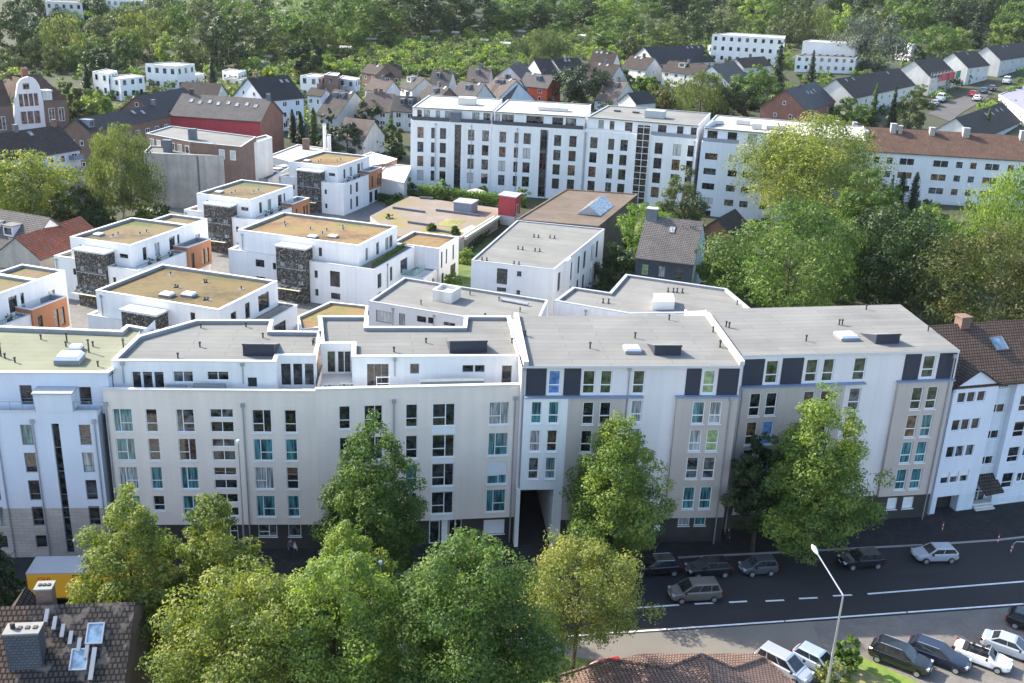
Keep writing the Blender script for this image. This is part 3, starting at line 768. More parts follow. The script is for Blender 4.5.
mb = MB(u); local_box(mb, A, B, .3, L - .3, -11.5, -.4, .1, 14.6, 0, ('f',)); mb.build('rear_core', 'render_beige', bld)

# ================================================================ C: greige block with door and shutter
A, B = (-16.6, 79.95), (1.05, 82.95)
bld = thing('apartment_building', 'beige block with a column of dark double windows above a white framed street door', 'apartment block', (-8, 82, 0), 0)
u, n, L = frame_of(A, B)
ROW = ((12.15, 14.35), (9.1, 11.35), (6.2, 8.5), (3.35, 5.65))
specs = []
for r, (z0, z1) in enumerate(ROW):
    specs += [(1.95, 2.93, z0, z1, 'h', D_), (4.1, 5.7, z0, z1, 'L', M_ if r else D_), (7.7, 8.74, z0, z1, 'h', [D_, D_, T_, T_][r]), (10.02, 12.05, z0, z1, 'L', D_, {'t': .09}), (15.05, 16.86, z0, z1, 'J' if r % 2 else 'L', [P_, T_, T_, T_][r], {'blind': .6 if r == 2 else 0})]
mb = MB(); windows(bld, mb, A, B, 2.75, 15.95, specs, 0)
mb.face([(*B, 2.75), (*lp(A, B, L, -13), 2.75), (*lp(A, B, L, -13), 15.95), (*B, 15.95)]); mb.face([(*lp(A, B, 0, -13), 2.75), (*A, 2.75), (*A, 15.95), (*lp(A, B, 0, -13), 15.95)])
mb.build('wall', 'render_beige', bld)
for z0, z1 in ((2.75, 3.27), (5.72, 6.12), (8.57, 9.02), (11.42, 12.07)): panel(bld, A, B, 9.98, 12.09, z0, z1, 'frame_white', .04, 'spandrel_panel')
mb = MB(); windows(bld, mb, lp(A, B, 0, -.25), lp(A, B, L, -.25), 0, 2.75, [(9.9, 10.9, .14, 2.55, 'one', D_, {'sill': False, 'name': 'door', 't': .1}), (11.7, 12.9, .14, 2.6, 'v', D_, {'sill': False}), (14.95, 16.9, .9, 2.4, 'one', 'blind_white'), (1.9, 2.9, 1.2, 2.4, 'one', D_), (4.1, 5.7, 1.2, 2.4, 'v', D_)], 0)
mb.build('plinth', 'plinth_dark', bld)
panel(bld, lp(A, B, 0, -.25), lp(A, B, L, -.25), 11.05, 11.6, .14, 2.6, 'frame_white', .06, 'door_panel')
mb = MB(u); mb.face([(*A, 2.751), (*lp(A, B, 0, -.3), 2.751), (*lp(A, B, L, -.3), 2.751), (*B, 2.751)]); mb.build('soffit', 'render_beige', bld)
ledge(bld, A, B, 0, L + .05, 15.952, .1, .1, 'coping', .35, 'coping')
mb = MB(u); local_box(mb, A, B, 0, L, -.36, -.33, 14.8, 15.95); local_box(mb, A, B, 0, L, -6.5, -.36, 14.7, 14.8); mb.build('terrace', 'concrete_light', bld)
A4, B4 = (-14.0, 83.45), (1.0, 85.35)
mb = MB(); windows(bld, mb, A4, B4, 14.6, 17.7, [(1.3, 3.2, 14.85, 17.05, 'three', D_), (5.1, 5.9, 16.1, 17.05, 'one', D_), (9.75, 10.75, 16.2, 16.9, 'one', D_), (10.85, 11.75, 16.2, 16.9, 'one', D_), (13.3, 14.2, 14.9, 16.85, 'one', D_)], 0, fr='frame_grey', sill=False)
A4b, B4b = (-17.3, 86.4), (-14.5, 86.75)
windows(bld, mb, A4b, B4b, 14.6, 17.7, [(.5, 1.3, 14.85, 17.0, 'one', 'glass_green'), (1.45, 2.7, 14.85, 17.0, 'v', D_)], 0, fr='frame_white', sill=False)
mb.face([(*B4b, 14.6), (*A4, 14.6), (*A4, 17.7), (*B4b, 17.7)]); mb.face([(*B4, 14.6), (1.0, 96, 14.6), (1.0, 96, 17.7), (*B4, 17.7)]); mb.face([(-18.4, 93.9, 14.6), (*A4b, 14.6), (*A4b, 17.7), (-18.4, 93.9, 17.7)])
mb.build('top_wall', 'render_white', bld)
rc = ccw([A4b, B4b, A4, B4, (-.3, 96.4), (-4.8, 95.9), (-4.75, 92.6), (-13.8, 91.5), (-14.2, 94.6), (-19.0, 94.0)])
roof_deck(bld, rc, 17.7, .3, .35, 'felt', 'coping', 'parapet_inner', u)
hatch(bld, A, B, 11.9, -4.3, 17.4, 3.4, 1.15, 3.0)
for px, py in ((262 + 51, 345), (394, 352), (426, 343), (263, 338), (512, 343), (485, 318)):
    x, y = at(px, py, 17.4); vent(bld, x, y, 17.4, .38)
mb = MB(u); local_box(mb, A, B, 9.0, 14.6, -1.25, -.6, 15.95, 16.2); mb.build('awning', 'awning', bld)
mb = MB(u)
for k in range(9):
    s = .4 + k * .32; o = -1.2 - .5 * R.random()
    local_box(mb, A, B, s, s + .26, o - .25, o, 15.2, 15.5 + .5 * R.random())
mb.build('planter', 'awning', bld)
mb = MB(u)
for s in (5.2, 6.3): local_box(mb, A, B, s, s + .06, -1.1, -1.04, 14.8, 16.6)
for z in (15.3, 15.9, 16.5): local_box(mb, A, B, 5.26, 6.3, -1.1, -1.05, z, z + .05)
mb.build('drying_rack', 'frame_white', bld)
pipe_on_wall(bld, A, B, 6.7, 0, 14.6); pipe_on_wall(bld, A, B, 17.35, 0, 14.6); pipe_on_wall(bld, A4, B4, 3.75, 15.9, 17.4, r=.05)
mb = MB(u); local_box(mb, A, B, .3, L - .2, -12.5, -.4, .1, 14.6, 0, ('f',)); mb.build('rear_core', 'render_beige', bld)

# ================================================================ D: grey roof, dark corner panels, gateway under its left bay
A, B = (.95, 82.35), (20.5, 84.55)
bld = thing('apartment_building', 'block with dark corner panels under the eave and a tall gateway through its left end', 'apartment block', (10, 84, 0), 0)
u, n, L = frame_of(A, B)
TOP = (15.3, 17.56)
tops = [(2.38, 3.47, *TOP, 'h', 'glass_blue'), (5.42, 6.55, *TOP, 'h', 'glass_green'), (6.99, 8.05, *TOP, 'h', 'glass_green'), (9.9, 11.0, *TOP, 'h', 'glass_green'), (16.25, 17.38, *TOP, 'h', 'glass_lime')]
mb = MB(); windows(bld, mb, A, B, 15.1, 17.95, tops, 0, t=.1)
RR = ((12.5, 14.7), (9.75, 11.95), (6.95, 9.2), (3.8, 6.15))
mid = [(9.95, 11.0, *r, 'h', g) for r, g in zip(RR, (P_, P_, D_, D_))]
wall(mb, A, B, 2.9, 15.1, [(s[0], s[1], s[2], s[3]) for s in mid] + [(.35, 4.15, 2.9, 6.05)], 0)
for s in mid: window(bld, A, B, *s[:4], s[4], s[5], t=.1)
mb.face([(*B, 0), (*lp(A, B, L, -13.2), 0), (*lp(A, B, L, -13.2), 17.95), (*B, 17.95)]); mb.face([(*lp(A, B, 0, -13.2), 0), (*A, 0), (*A, 17.95), (*lp(A, B, 0, -13.2), 17.95)])
mb.build('wall', 'render_lilac', bld)
# bays
Ab, Bb = lp(A, B, 0, .35), lp(A, B, L, .35)
def bay(u0, u1, z0, specs, mat, z1=15.05):
    a, b = lp(Ab, Bb, u0), lp(Ab, Bb, u1); mb = MB()
    windows(bld, mb, a, b, z0, z1, [(s[0] - u0, s[1] - u0, *s[2:]) for s in specs], 0, t=.1)
    mb.face([(*lp(A, B, u0), z0), (*a, z0), (*a, z1), (*lp(A, B, u0), z1)]); mb.face([(*b, z0), (*lp(A, B, u1), z0), (*lp(A, B, u1), z1), (*b, z1)])
    mb.face([(*a, z0), (*lp(A, B, u0), z0), (*lp(A, B, u1), z0), (*b, z0)])
    return mb.build('bay', mat, bld)
bay(.3, 4.2, 6.05, [(c, c + .98, *r, 'h', g) for c, gs in ((.93, (T_, P_, M_)), (2.47, (T_, D_, T_))) for r, g in zip(((12.6, 14.75), (9.85, 12.0), (7.1, 9.3)), gs)], 'render_white')
bay(4.2, 9.35, 2.9, [(c, c + 1.05, *r, 'h', g) for c in (5.52, 7.05) for r, g in zip(RR, (D_, D_, D_, M_))], 'render_greige')
bay(14.0, 19.6, 2.9, [(c, c + 1.15, *r, 'h', g) for c, gs in ((15.48, (T_, P_, M_, T_)), (17.05, (P_, 'glass_lime', M_, T_))) for r, g in zip(RR, gs)], 'render_greige')
for a, b in ((.28, 10.9), (13.9, 19.7)): ledge(bld, A, B, a, b, 15.06, .47, .14)
for a, b in ((.42, 2.2), (3.75, 5.25), (14.7, 16.05), (17.6, 19.5)): panel(bld, A, B, a, b, 15.22, 17.75, 'panel_dark', .05, 'facade_panel')
# plinth, gateway
mb = MB(); pl = [(15.4, 16.5, 1.85, 2.85, 'one', P_), (16.95, 18.05, 1.85, 2.85, 'one', T_)]
windows(bld, mb, lp(A, B, 4.2, -.02), lp(A, B, L, -.02), 0, 2.9, [(s[0] - 4.2, s[1] - 4.2, *s[2:]) for s in pl], 0)
mb.build('plinth', 'plinth_dark', bld)
mb = MB(u)
local_box(mb, A, B, 0, .35, -10, .34, 0, 6.05); local_box(mb, A, B, 3.4, 4.19, -10, .34, 0, 6.05)
mb.build('gateway_pier', 'render_white', bld)
mb = MB(u); local_box(mb, A, B, .35, 3.4, -10.2, -10, 0, 6.05); local_box(mb, A, B, .35, 3.4, -10, .3, 6.0, 6.04); mb.build('gateway_shade_lining', 'opening_shade', bld)  # dark end and ceiling: shade of the passage put into the colour
panel(bld, A, B, 13.1, 13.7, 1.3, 2.0, 'sign_white', .03, 'sign')
# roof: one gentle fall towards the street, no parapet on the street side
def slope_roof(bld, quad, zf, zb, th=.18, mat='felt', edge='coping'):
    a, b, c, d = quad
    mb = MB(u)
    mb.face([(*a, zf), (*b, zf), (*c, zb), (*d, zb)], 0)
    for p, q, z0, z1 in ((a, b, zf, zf), (b, c, zf, zb), (c, d, zb, zb), (d, a, zb, zf)): mb.face([(*p, z0 - th), (*q, z1 - th), (*q, z1), (*p, z0)], 1)
    mb.face([(*d, zb - th), (*c, zb - th), (*b, zf - th), (*a, zf - th)], 1)
    return mb.build('roof', [mat, edge], bld)
rd = (at(526, 367, 18.05), at(742, 366.5, 18.05), at(707, 317, 18.05), at(516, 317.5, 18.05))
slope_roof(bld, rd, 18.13, 18.2)
for p, q in ((rd[0], rd[3]), (rd[1], rd[2])):
    d = (Vector(q) - Vector(p)).normalized(); nn = Vector((-d.y, d.x)) * .22
    mb = MB(u); mb.prism(ccw([Vector(p) - nn, Vector(p) + nn, Vector(q) + nn, Vector(q) - nn]), 18.15, 18.55); mb.build('fire_wall', 'concrete_light', bld)
hatch(bld, A, B, 12.2, -2.2, 18.14, 2.45, .95, 3.0)
x, y = at(632, 351, 18.2); dome(bld, x, y, 18.15, 1.5, 1.4, .5, .1)
for px, py in ((525, 336), (590, 348), (523, 335), (635, 338), (669, 320), (720, 347), (713, 332)):
    x, y = at(px, py, 18.2); vent(bld, x, y, 18.15, .5)
for s in (9.55, 18.9, .2): pipe_on_wall(bld, A, B, s, 2.9, 17.6, r=.05) if s < 10 else pipe_on_wall(bld, Ab, Bb, s, 0, 14.9)
mb = MB(u); local_box(mb, A, B, 4.3, L - .2, -12.8, -.5, .1, 17.8, 0, ('f',)); local_box(mb, A, B, .2, 4.3, -12.8, -.5, 6.1, 17.8, 0, ('f',)); mb.build('rear_core', 'render_lilac', bld)

# ================================================================ E: its twin to the right
A, B = (20.45, 86.6), (42.4, 91.0)
bld = thing('apartment_building', 'grey roofed block with dark corner panels behind the largest street tree', 'apartment block', (31, 89, 0), 0)
u, n, L = frame_of(A, B); Ab, Bb = lp(A, B, 0, .35), lp(A, B, L, .35)
G_ = 'glass_green'
tops = [(2.95, 4.2, 15.3, 17.6, 'h', G_), (6.9, 8.1, 15.3, 17.6, 'h', G_), (8.6, 9.75, 15.3, 17.6, 'h', G_), (11.7, 12.95, 15.3, 17.6, 'h', G_), (18.8, 20.1, 15.3, 17.6, 'h', G_)]
RR = ((12.2, 14.55), (9.25, 11.65), (6.45, 8.8), (3.55, 5.85))
mid = [(c, c + 1.2, *r, 'h', rg()) for c in (11.7,) for r in RR]
mb = MB(); windows(bld, mb, A, B, 2.9, 18.0, tops + mid, 0, t=.1)
mb.face([(*B, 0), (*lp(A, B, L, -14), 0), (*lp(A, B, L, -14), 18), (*B, 18)]); mb.face([(*lp(A, B, 0, -14), 0), (*A, 0), (*A, 18), (*lp(A, B, 0, -14), 18)])
mb.build('wall', 'render_lilac', bld)
bay(.5, 11.0, 2.9, [(c, c + 1.12, *r, 'h', g) for c, gs in ((1.6, (D_, 'glass_warm', D_, P_)), (3.2, (D_, 'glass_blue', D_, M_)), (6.9, (D_, M_, D_, T_)), (8.6, (D_, D_, T_, D_))) for r, g in zip(RR, gs)], 'render_greige')
bay(16.45, 22.1, 2.9, [(c, c + 1.15, *r, 'h', g) for c, gs in ((18.0, (G_, 'glass_warm', T_, T_)), (19.6, (G_, T_, T_, T_))) for r, g in zip(RR, gs)], 'render_greige')
for a, b in ((.4, 13.0), (16.35, 22.25)): ledge(bld, A, B, a, b, 15.06, .47, .14)
for a, b in ((.75, 2.75), (4.5, 6.6), (16.85, 18.5), (20.4, 22.2)): panel(bld, A, B, a, b, 15.22, 17.8, 'panel_dark', .05, 'facade_panel')
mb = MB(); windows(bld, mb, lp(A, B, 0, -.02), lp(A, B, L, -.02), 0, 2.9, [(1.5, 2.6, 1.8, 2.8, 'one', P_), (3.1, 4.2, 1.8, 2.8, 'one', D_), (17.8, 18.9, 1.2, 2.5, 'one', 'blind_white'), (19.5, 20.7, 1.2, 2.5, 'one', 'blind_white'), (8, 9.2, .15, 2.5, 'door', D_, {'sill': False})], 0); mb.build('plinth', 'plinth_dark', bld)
rd = (at(737, 357, 18.05), at(960, 351.5, 18.05), at(900, 306, 18.05), at(705, 311, 18.05))
slope_roof(bld, rd, 18.16, 18.24)
hatch(bld, A, B, 15.3 - .6, -1.9, 18.18, 2.45, .95, 3.0)
x, y = at(846, 338, 18.2); dome(bld, x, y, 18.18, 1.9, 1.7, .5, .2)
for px, py in ((806, 341), (839, 325), (842, 325), (866, 310), (928, 331), (720, 346), (726, 327), (729, 328)):
    x, y = at(px, py, 18.2); vent(bld, x, y, 18.18, .5)
pipe_on_wall(bld, Ab, Bb, 21.7, 0, 17.5); pipe_on_wall(bld, Ab, Bb, .75, 0, 14.9)
mb = MB(u); local_box(mb, A, B, .2, L - .2, -13.5, -.5, .1, 17.9, 0, ('f',)); mb.build('rear_core', 'render_lilac', bld)

# ================================================================ F: white house with a gabled bay and brown tiles
A, B = (42.95, 91.5), (57.5, 95.9)
bld = thing('town_house', 'white house with a gabled bay over a dark drive-through and brown tiled roof', 'house', (49, 94, 0), 0)
u, n, L = frame_of(A, B)
Ab, Bb = lp(A, B, -.25, .0), lp(A, B, 5.1, .0)
mb = MB(); hs = []
for z0, z1 in ((12.3, 13.4), (9.3, 10.5), (6.35, 7.6), (3.45, 4.75)):
    for c in (.75, 1.85, 3.05): hs.append((c, c + .95, z0, z1, 'one', R.choice([D_, M_, 'glass_dark']), {'blind': .45 if z0 < 4 else 0}))
windows(bld, mb, Ab, Bb, 2.0, 14.1, hs, 0, t=.06)
w_ = 5.35
def bp(s, o, z): q = lp(Ab, Bb, s, o); return (*q, z)
mb.face([bp(0, 0, 14.1), bp(w_, 0, 14.1), bp(w_ / 2, 0, 15.6)])
mb.face([bp(w_, 0, 0), bp(w_, -2.2, 0), bp(w_, -2.2, 14.1), bp(w_, 0, 14.1)]); mb.face([bp(0, -2.2, 0), bp(0, 0, 0), bp(0, 0, 14.1), bp(0, -2.2, 14.1)])
mb.build('bay', 'render_bluewhite', bld)
mb = MB(u); local_box(mb, Ab, Bb, 0, .8, -.8, -.01, 0, 2.0); local_box(mb, Ab, Bb, 3.4, w_, -2.2, -.01, 0, 2.0); mb.build('drive_pier', 'render_paleblue', bld)
mb = MB(u); local_box(mb, Ab, Bb, .8, 3.4, -7, -6.8, 0, 2.0); local_box(mb, Ab, Bb, 0, w_, -7, -.02, 1.96, 1.995); local_box(mb, Ab, Bb, -.1, 0, -7, -.8, 0, 2); local_box(mb, Ab, Bb, 3.4, 3.5, -7, -2.2, 0, 2); local_box(mb, Ab, Bb, .8, 3.4, -1.2, -1.0, 0, 1.95); mb.build('drive_shade_lining', 'opening_shade', bld)  # dark faces and a dark front panel paint the shade of the drive-through
A1, B1 = lp(A, B, 5.1, -.9), lp(A, B, 14.6, -.9)
mb = MB(); hs = [(.3, 2.2, z, z + .95, 'v', D_) for z in (4.6, 7.5, 10.4, 13.1)]
windows(bld, mb, A1, lp(A1, B1, 2.5), 0, 14.3, hs + [(.3, 2.2, .3, 1.9, 'door', M_, {'sill': False, 'name': 'door'})], 0, t=.07)
mb.build('stair_wall', 'render_paleblue', bld)
A2, B2 = lp(A, B, 7.6, -.3), lp(A, B, 16.6, -.3)
mb = MB(); hs = []
for z in (1.95, 4.9, 7.75, 10.6): hs += [(.8, 2.2, z, z + 1.75, 'h', D_), (2.6, 4.0, z + .55, z + 1.6, 'v', M_), (5.4, 6.8, z, z + 1.75, 'h', D_)]
hs.append((1.1, 2.0, .3, .75, 'one', M_))
windows(bld, mb, A2, B2, 0, 14.2, hs, 0, t=.07); mb.face([(*A2, 0), (*lp(A2, B2, 0, -.6), 0), (*lp(A2, B2, 0, -.6), 14.2), (*A2, 14.2)][::-1])
mb.build('wall', 'render_bluewhite', bld)
panel(bld, A2, B2, 0, 9, 0, .95, 'render_paleblue', .04, 'plinth')
# roofs
def fp(s, o, z): q = lp(A, B, s, o); return (*q, z)
mb = MB(u)
mb.face([fp(-.6, .1, 14.05), fp(18, .1, 14.05), fp(18, -6.2, 18.2), fp(-.6, -6.2, 18.2)]); mb.face([fp(18, .1, 13.85), fp(-.6, .1, 13.85), fp(-.6, -6.2, 18.0), fp(18, -6.2, 18.0)])
mb.face([fp(-.6, .1, 13.85), fp(18, .1, 13.85), fp(18, .1, 14.05), fp(-.6, .1, 14.05)]); mb.face([fp(-.6, -6.2, 18.2), fp(18, -6.2, 18.2), fp(18, -12.4, 14.0), fp(-.6, -12.4, 14.0)])
mb.face([fp(-.6, -12.4, 14.0), fp(-.6, .1, 14.0), fp(-.6, -6.2, 18.15)])
mb.build('roof', 'tile_brown', bld)
mb = MB(u)
for s0, s1 in ((-.25, w_ / 2), (w_ + .25, w_ / 2)):
    z0 = 13.95
    pts = [bp(s0, .25, z0), bp(s1, .25, 15.78), bp(s1, -4.5, 15.78), bp(s0, -4.5, z0)]
    if s0 > s1: pts = pts[::-1]
    mb.face(pts); mb.face([(p[0], p[1], p[2] - .14) for p in pts[::-1]])
    mb.face([bp(s0, .25, z0 - .14), bp(s1, .25, 15.64), bp(s1, .25, 15.78), bp(s0, .25, z0)])
mb.build('bay_roof', 'tile_dark', bld)
mb = MB(u); local_box(mb, A, B, 4.2, 5.3, -6.7, -5.6, 17.3, 18.9); local_box(mb, A, B, 4.1, 5.4, -6.8, -5.5, 18.9, 19.05); mb.build('chimney', 'brick_brown', bld)
mb = MB(u); local_box(mb, A, B, 13.3, 14.1, -6.6, -5.8, 17.3, 19.0); mb.build('chimney', 'brick_brown', bld)
def roof_window(parent, M, w, h, gl='glass_sky', fr='frame_grey'):
    mb = MB(); mb.box(0, w, 0, h, -.05, .09, 0, M, ('t',)); t = .09
    for a, b, c, d in ((0, w, 0, t), (0, w, h - t, h), (0, t, t, h - t), (w - t, w, t, h - t)): mb.box(a, b, c, d, .09, .13, 0, M)
    f = mb.build('roof_window', fr, parent)
    pb = MB(); pb.face([M @ Vector(p) for p in ((t, t, .1), (w - t, t, .1), (w - t, h - t, .1), (t, h - t, .1))]); pb.build('pane', gl, f); return f
def plane_frame(o, ux, vx):
    o, ux, vx = Vector(o), Vector(ux).normalized(), Vector(vx).normalized(); nx = ux.cross(vx)
    return Matrix(((ux.x, vx.x, nx.x, o.x), (ux.y, vx.y, nx.y, o.y), (ux.z, vx.z, nx.z, o.z), (0, 0, 0, 1)))
sl = Vector(fp(0, -6.2, 18.2)) - Vector(fp(0, .1, 14.05))
M = plane_frame(Vector(fp(6.9, .1, 14.05)) + sl * .52, (*u, 0), sl); roof_window(bld, M, 1.5, 1.6)
# brown canopy over the steps
mb = MB(u); q = [lp(A, B, 5.2, -.85), lp(A, B, 7.75, -.85), lp(A, B, 8.0, .7), lp(A, B, 5.6, .9)]
mb.face([(*q[0], 3.6), (*q[3], 2.2), (*q[2], 2.2), (*q[1], 3.6)]); mb.face([(*q[0], 3.45), (*q[1], 3.45), (*q[2], 2.05), (*q[3], 2.05)])
mb.face([(*q[3], 2.05), (*q[2], 2.05), (*q[2], 2.2), (*q[3], 2.2)]); mb.face([(*q[0], 3.45), (*q[3], 2.05), (*q[3], 2.2), (*q[0], 3.6)]); mb.face([(*q[2], 2.05), (*q[1], 3.45), (*q[1], 3.6), (*q[2], 2.2)])
mb.build('canopy', 'tile_dark', bld)
mb = MB(u)
for k in range(3): local_box(mb, A, B, 5.2, 7.5, -.85, .5 - .3 * k, .1 + .02, .28 + .16 * k)
mb.build('steps', 'concrete_light', bld)
pipe_on_wall(bld, Ab, Bb, .05, 0, 13.6)
mb = MB(u); local_box(mb, A, B, .2, 16.4, -12, -2.3, .0, 13.9); mb.build('rear_core', 'render_bluewhite', bld)
# ================================================================ courtyard
def uvpx(A, B, px, py):
    u, n, L = frame_of(A, B); d = sight(px, py); m = (-u[1], u[0])
    t = (m[0] * A[0] + m[1] * A[1]) / (m[0] * d[0] + m[1] * d[1])
    x, y = t * d[0], t * d[1]
    return (x - A[0]) * u[0] + (y - A[1]) * u[1], CH + t * d[2]
def wpx(A, B, x0, y0, x1, y1, *rest):
    a, b = uvpx(A, B, x0, y0); c, d = uvpx(A, B, x1, y1)
    return (min(a, c), max(a, c), min(b, d), max(b, d), *rest)
VA = math.radians(-18); VU = (math.cos(VA), math.sin(VA)); VV = (-math.sin(VA), math.cos(VA))
def vl(O, a, b): return (O[0] + a * VU[0] + b * VV[0], O[1] + a * VU[1] + b * VV[1])
def rect(O, a0, a1, b0, b1): return [vl(O, a0, b0), vl(O, a1, b0), vl(O, a1, b1), vl(O, a0, b1)]
mb = MB(VU); mb.face([(*p, .004) for p in ccw([at(*q) for q in ((40, 330), (150, 205), (262, 160), (350, 170), (420, 205), (385, 232), (470, 262), (440, 335))])]); structure('courtyard_paving', mb, 'paving_pale')
mb = MB(VU); mb.face([(*p, .008) for p in ccw([at(*q) for q in ((395, 238), (500, 238), (640, 222), (720, 225), (790, 330), (420, 300))])]); structure('courtyard_lawn', mb, 'lawn')

def block(parent, name, O, a0, a1, b0, b1, z1, faces, mat='render_white', roof='sedum', par=.35, z0=0.0, deck=True, th=.35, fr='frame_dark'):
    """one plain white volume of a villa with its windows: faces = {'f': [...], 'r': [...]} in face metres"""
    P = rect(O, a0, a1, b0, b1); mb = MB(VU)
    for k, (p, q) in zip('frkl', zip(P, P[1:] + P[:1])): windows_or(parent, mb, p, q, z0, z1, faces.get(k, []), fr)
    if z0 > .5: mb.face([(*p, z0) for p in P[::-1]])
    mb.build(name, mat, parent)
    if deck: roof_deck(parent, P, z1, par, th, roof, 'coping', 'parapet_inner', VU, .1)
def windows_or(parent, mb, p, q, z0, z1, specs, fr):
    if specs: windows(parent, mb, p, q, z0, z1, specs, 0, .15, fr=fr, sill=False, t=.06)
    else: wall(mb, p, q, z0, z1)
def stone_tower(parent, O, a0, a1, b0, zt, rows=(5.5, 2.75)):
    P = rect(O, a0, a1, b0, 0); mb = MB(VU); W = a1 - a0
    specs = []
    for z in rows: specs += [(W * .12, W * .28, z, z + .75, 'one', 'glass_pale'), (W * .34, W * .66, z, z + .75, 'v', 'glass_mid'), (W * .72, W * .9, z, z + .75, 'one', 'glass_pale')]
    windows(parent, mb, P[0], P[1], 0, zt, specs, 0, .12, fr='frame_grey', sill=False, t=.05)
    wall(mb, P[1], P[2], 0, zt); wall(mb, P[3], P[0], 0, zt); mb.build('stone_tower', 'stone_gabion', parent)
    mb = MB(VU); mb.prism(rect(O, a0 - .15, a1 + .15, b0 - .2, -.02), zt, zt + .28, bottom=True); mb.build('tower_cap', 'coping', parent)
    for z in rows: ledge(parent, P[0], P[1], 0, W, z - .2, .05, .1, 'zinc', -.002, 'string_course')
    mb = MB(VU)
    for k in range(6):
        x0 = a0 + .2 + (W - .4) * k / 6
        q = [vl(O, x0 + .05, b0 - 1.7), vl(O, x0 + (W - .4) / 6 - .05, b0 - 1.7), vl(O, x0 + (W - .4) / 6 - .05, b0 - .01), vl(O, x0 + .05, b0 - .01)]
        mb.face([(*q[0], 2.45), (*q[1], 2.45), (*q[2], 2.9), (*q[3], 2.9)]); mb.prism([vl(O, x0 + .05, b0 - 1.75), vl(O, x0 + (W - .4) / 6 - .05, b0 - 1.75), vl(O, x0 + (W - .4) / 6 - .05, b0 - 1.2), vl(O, x0 + .05, b0 - 1.2)], 2.46, 2.52, 1)
    mb.build('glass_canopy', ['glass_mid', 'container_cream'], parent)
plain('container_cream', (.75, .68, .48), .5, .05, 1, 6)
D_ = 'glass_dark'
def pad(t, x, y, z):
    mb = MB(VU); r0 = R.uniform(.4, .7); mb.face([(x + r0 * (1 + .2 * math.sin(k * 2.3 + x)) * math.cos(k * PI / 4), y + r0 * math.sin(k * PI / 4), z) for k in range(8)]); mb.build('gravel_patch', 'paving_pale', t)
def villa(label, O, roof, W=11.3, Dp=14.0, rear=False):
    t = thing('villa', label, 'apartment villa', (O[0], O[1], 0), 0, 'white villas with brown stone stair towers')
    block(t, 'penthouse', O, -W, 0, 0, Dp, 9.72, {'f': [(W - 2.1, W - .6, 7.7, 8.35, 'one', 'glass_mid'), (W - 9.3, W - 8.75, 7.3, 8.8, 'one', D_)], 'r': [(2.6, 3.5, 6.8, 8.8, 'one', D_), (5.4, 6.6, 6.8, 8.8, 'one', 'glass_pale'), (9.0, 10.4, 6.8, 8.9, 'v', D_), (11.0, 11.6, 6.8, 8.9, 'one', D_)]}, 'render_white', roof)
    block(t, 'lower_wing', O, -14.0, -8.45, -.3, 7.2, 6.5, {'f': [(3.3, 3.85, 4.0, 5.0, 'one', D_), (3.5, 4.05, 1.2, 2.2, 'one', D_)]}, 'render_white', 'sedum')
    block(t, 'garden_wing', O, -2.95, 2.25, -1.8, 10, 6.65, {'f': [(.75, 1.3, 4.15, 5.15, 'one', D_), (.8, 1.35, 1.15, 2.15, 'one', D_)], 'r': [(3.0, 3.8, .7, 3.0, 'one', D_), (5.6, 6.7, .7, 3.0, 'v', D_), (3.0, 3.8, 3.9, 6.0, 'one', D_), (5.6, 6.7, 3.9, 6.0, 'v', D_)]}, 'render_white', 'concrete_light', .3, th=.2)
    stone_tower(t, O, -8.4, -3.0, -2.2, 8.55)
    block(t, 'terrace_box', O, -.2, 2.5, 10.03, 16.2, 7.3, {'r': [(.8, 1.6, 3.7, 6.2, 'one', D_), (3.6, 4.4, 3.7, 6.2, 'one', D_), (4.7, 5.5, 3.7, 6.2, 'one', D_)]}, 'paint_orange', 'concrete_light', .7, 3.3, th=.2)
    block(t, 'ground_wing', O, -.2, 2.0, 10.1, 16.0, 3.29, {'r': [(.6, 2.2, .2, 2.6, 'v', D_), (3.2, 4.8, .2, 2.6, 'v', D_)]}, 'render_white', deck=False)
    if rear: block(t, 'rear_wing', O, -7.2, -.02, Dp + .02, Dp + 5.0, 9.7, {'r': [(1.5, 2.7, 5.6, 7.8, 'one', 'glass_pale')]}, 'render_white', 'sedum')
    railing(t, [vl(O, 2.0, -1.5), vl(O, 2.0, 9.8)], 6.7, .55, 'frame_dark', gap=.5)
    for k in range(3):
        b = 1.5 + 2.6 * k + R.random(); pl = MB(VU); pl.prism(rect(O, 1.1, 1.55, b, b + .45), 6.36, 6.75); pl = pl.build('planter', 'frame_dark', t)
        place('shrub', leaf_mesh('shrub', 'round', .9, .45, 160, .12, k, 'leaf_mid', 12), pl, Vector((*vl(O, 1.32, b + .22), 6.6)) - t.location)
    for a, b in ((.35, .5), (.36, .62), (.6, .3), (.62, .4)):
        x, y = vl(O, -W * a, Dp * b); vent(t, x, y, 9.38, .3); pad(t, x, y, 9.392)
    x, y = vl(O, -W * .82, Dp * .28); dome(t, x, y, 9.38, 1.3, 1.3, .35, VA)
    pipe_on_wall(t, vl(O, -14, -.3), vl(O, -9, -.3), .4, 0, 5.9)
    return t
villa('white villa with brown and green roof, next to the red tiled barn', at(132.4, 267.1, 6.5), 'sedum', 10.9, 14.2, True)
villa('white villa in front of the stained concrete wall, patchy grass roof', at(251.8, 218.2, 6.5), 'sedum', 11.3, 14.5)
villa('rearmost white villa beside the two white chimney pipes, brightest ochre roof', at(337.8, 182.5, 6.5), 'sedum_orange', 11.6, 15.0)
Rr = at(37.8, 280.8, 9.72); villa('white villa cut off by the left edge, orange terrace box facing right', (Rr[0] - 14.2 * VV[0], Rr[1] - 14.2 * VV[1]), 'sedum', 12.0, 14.2, True)

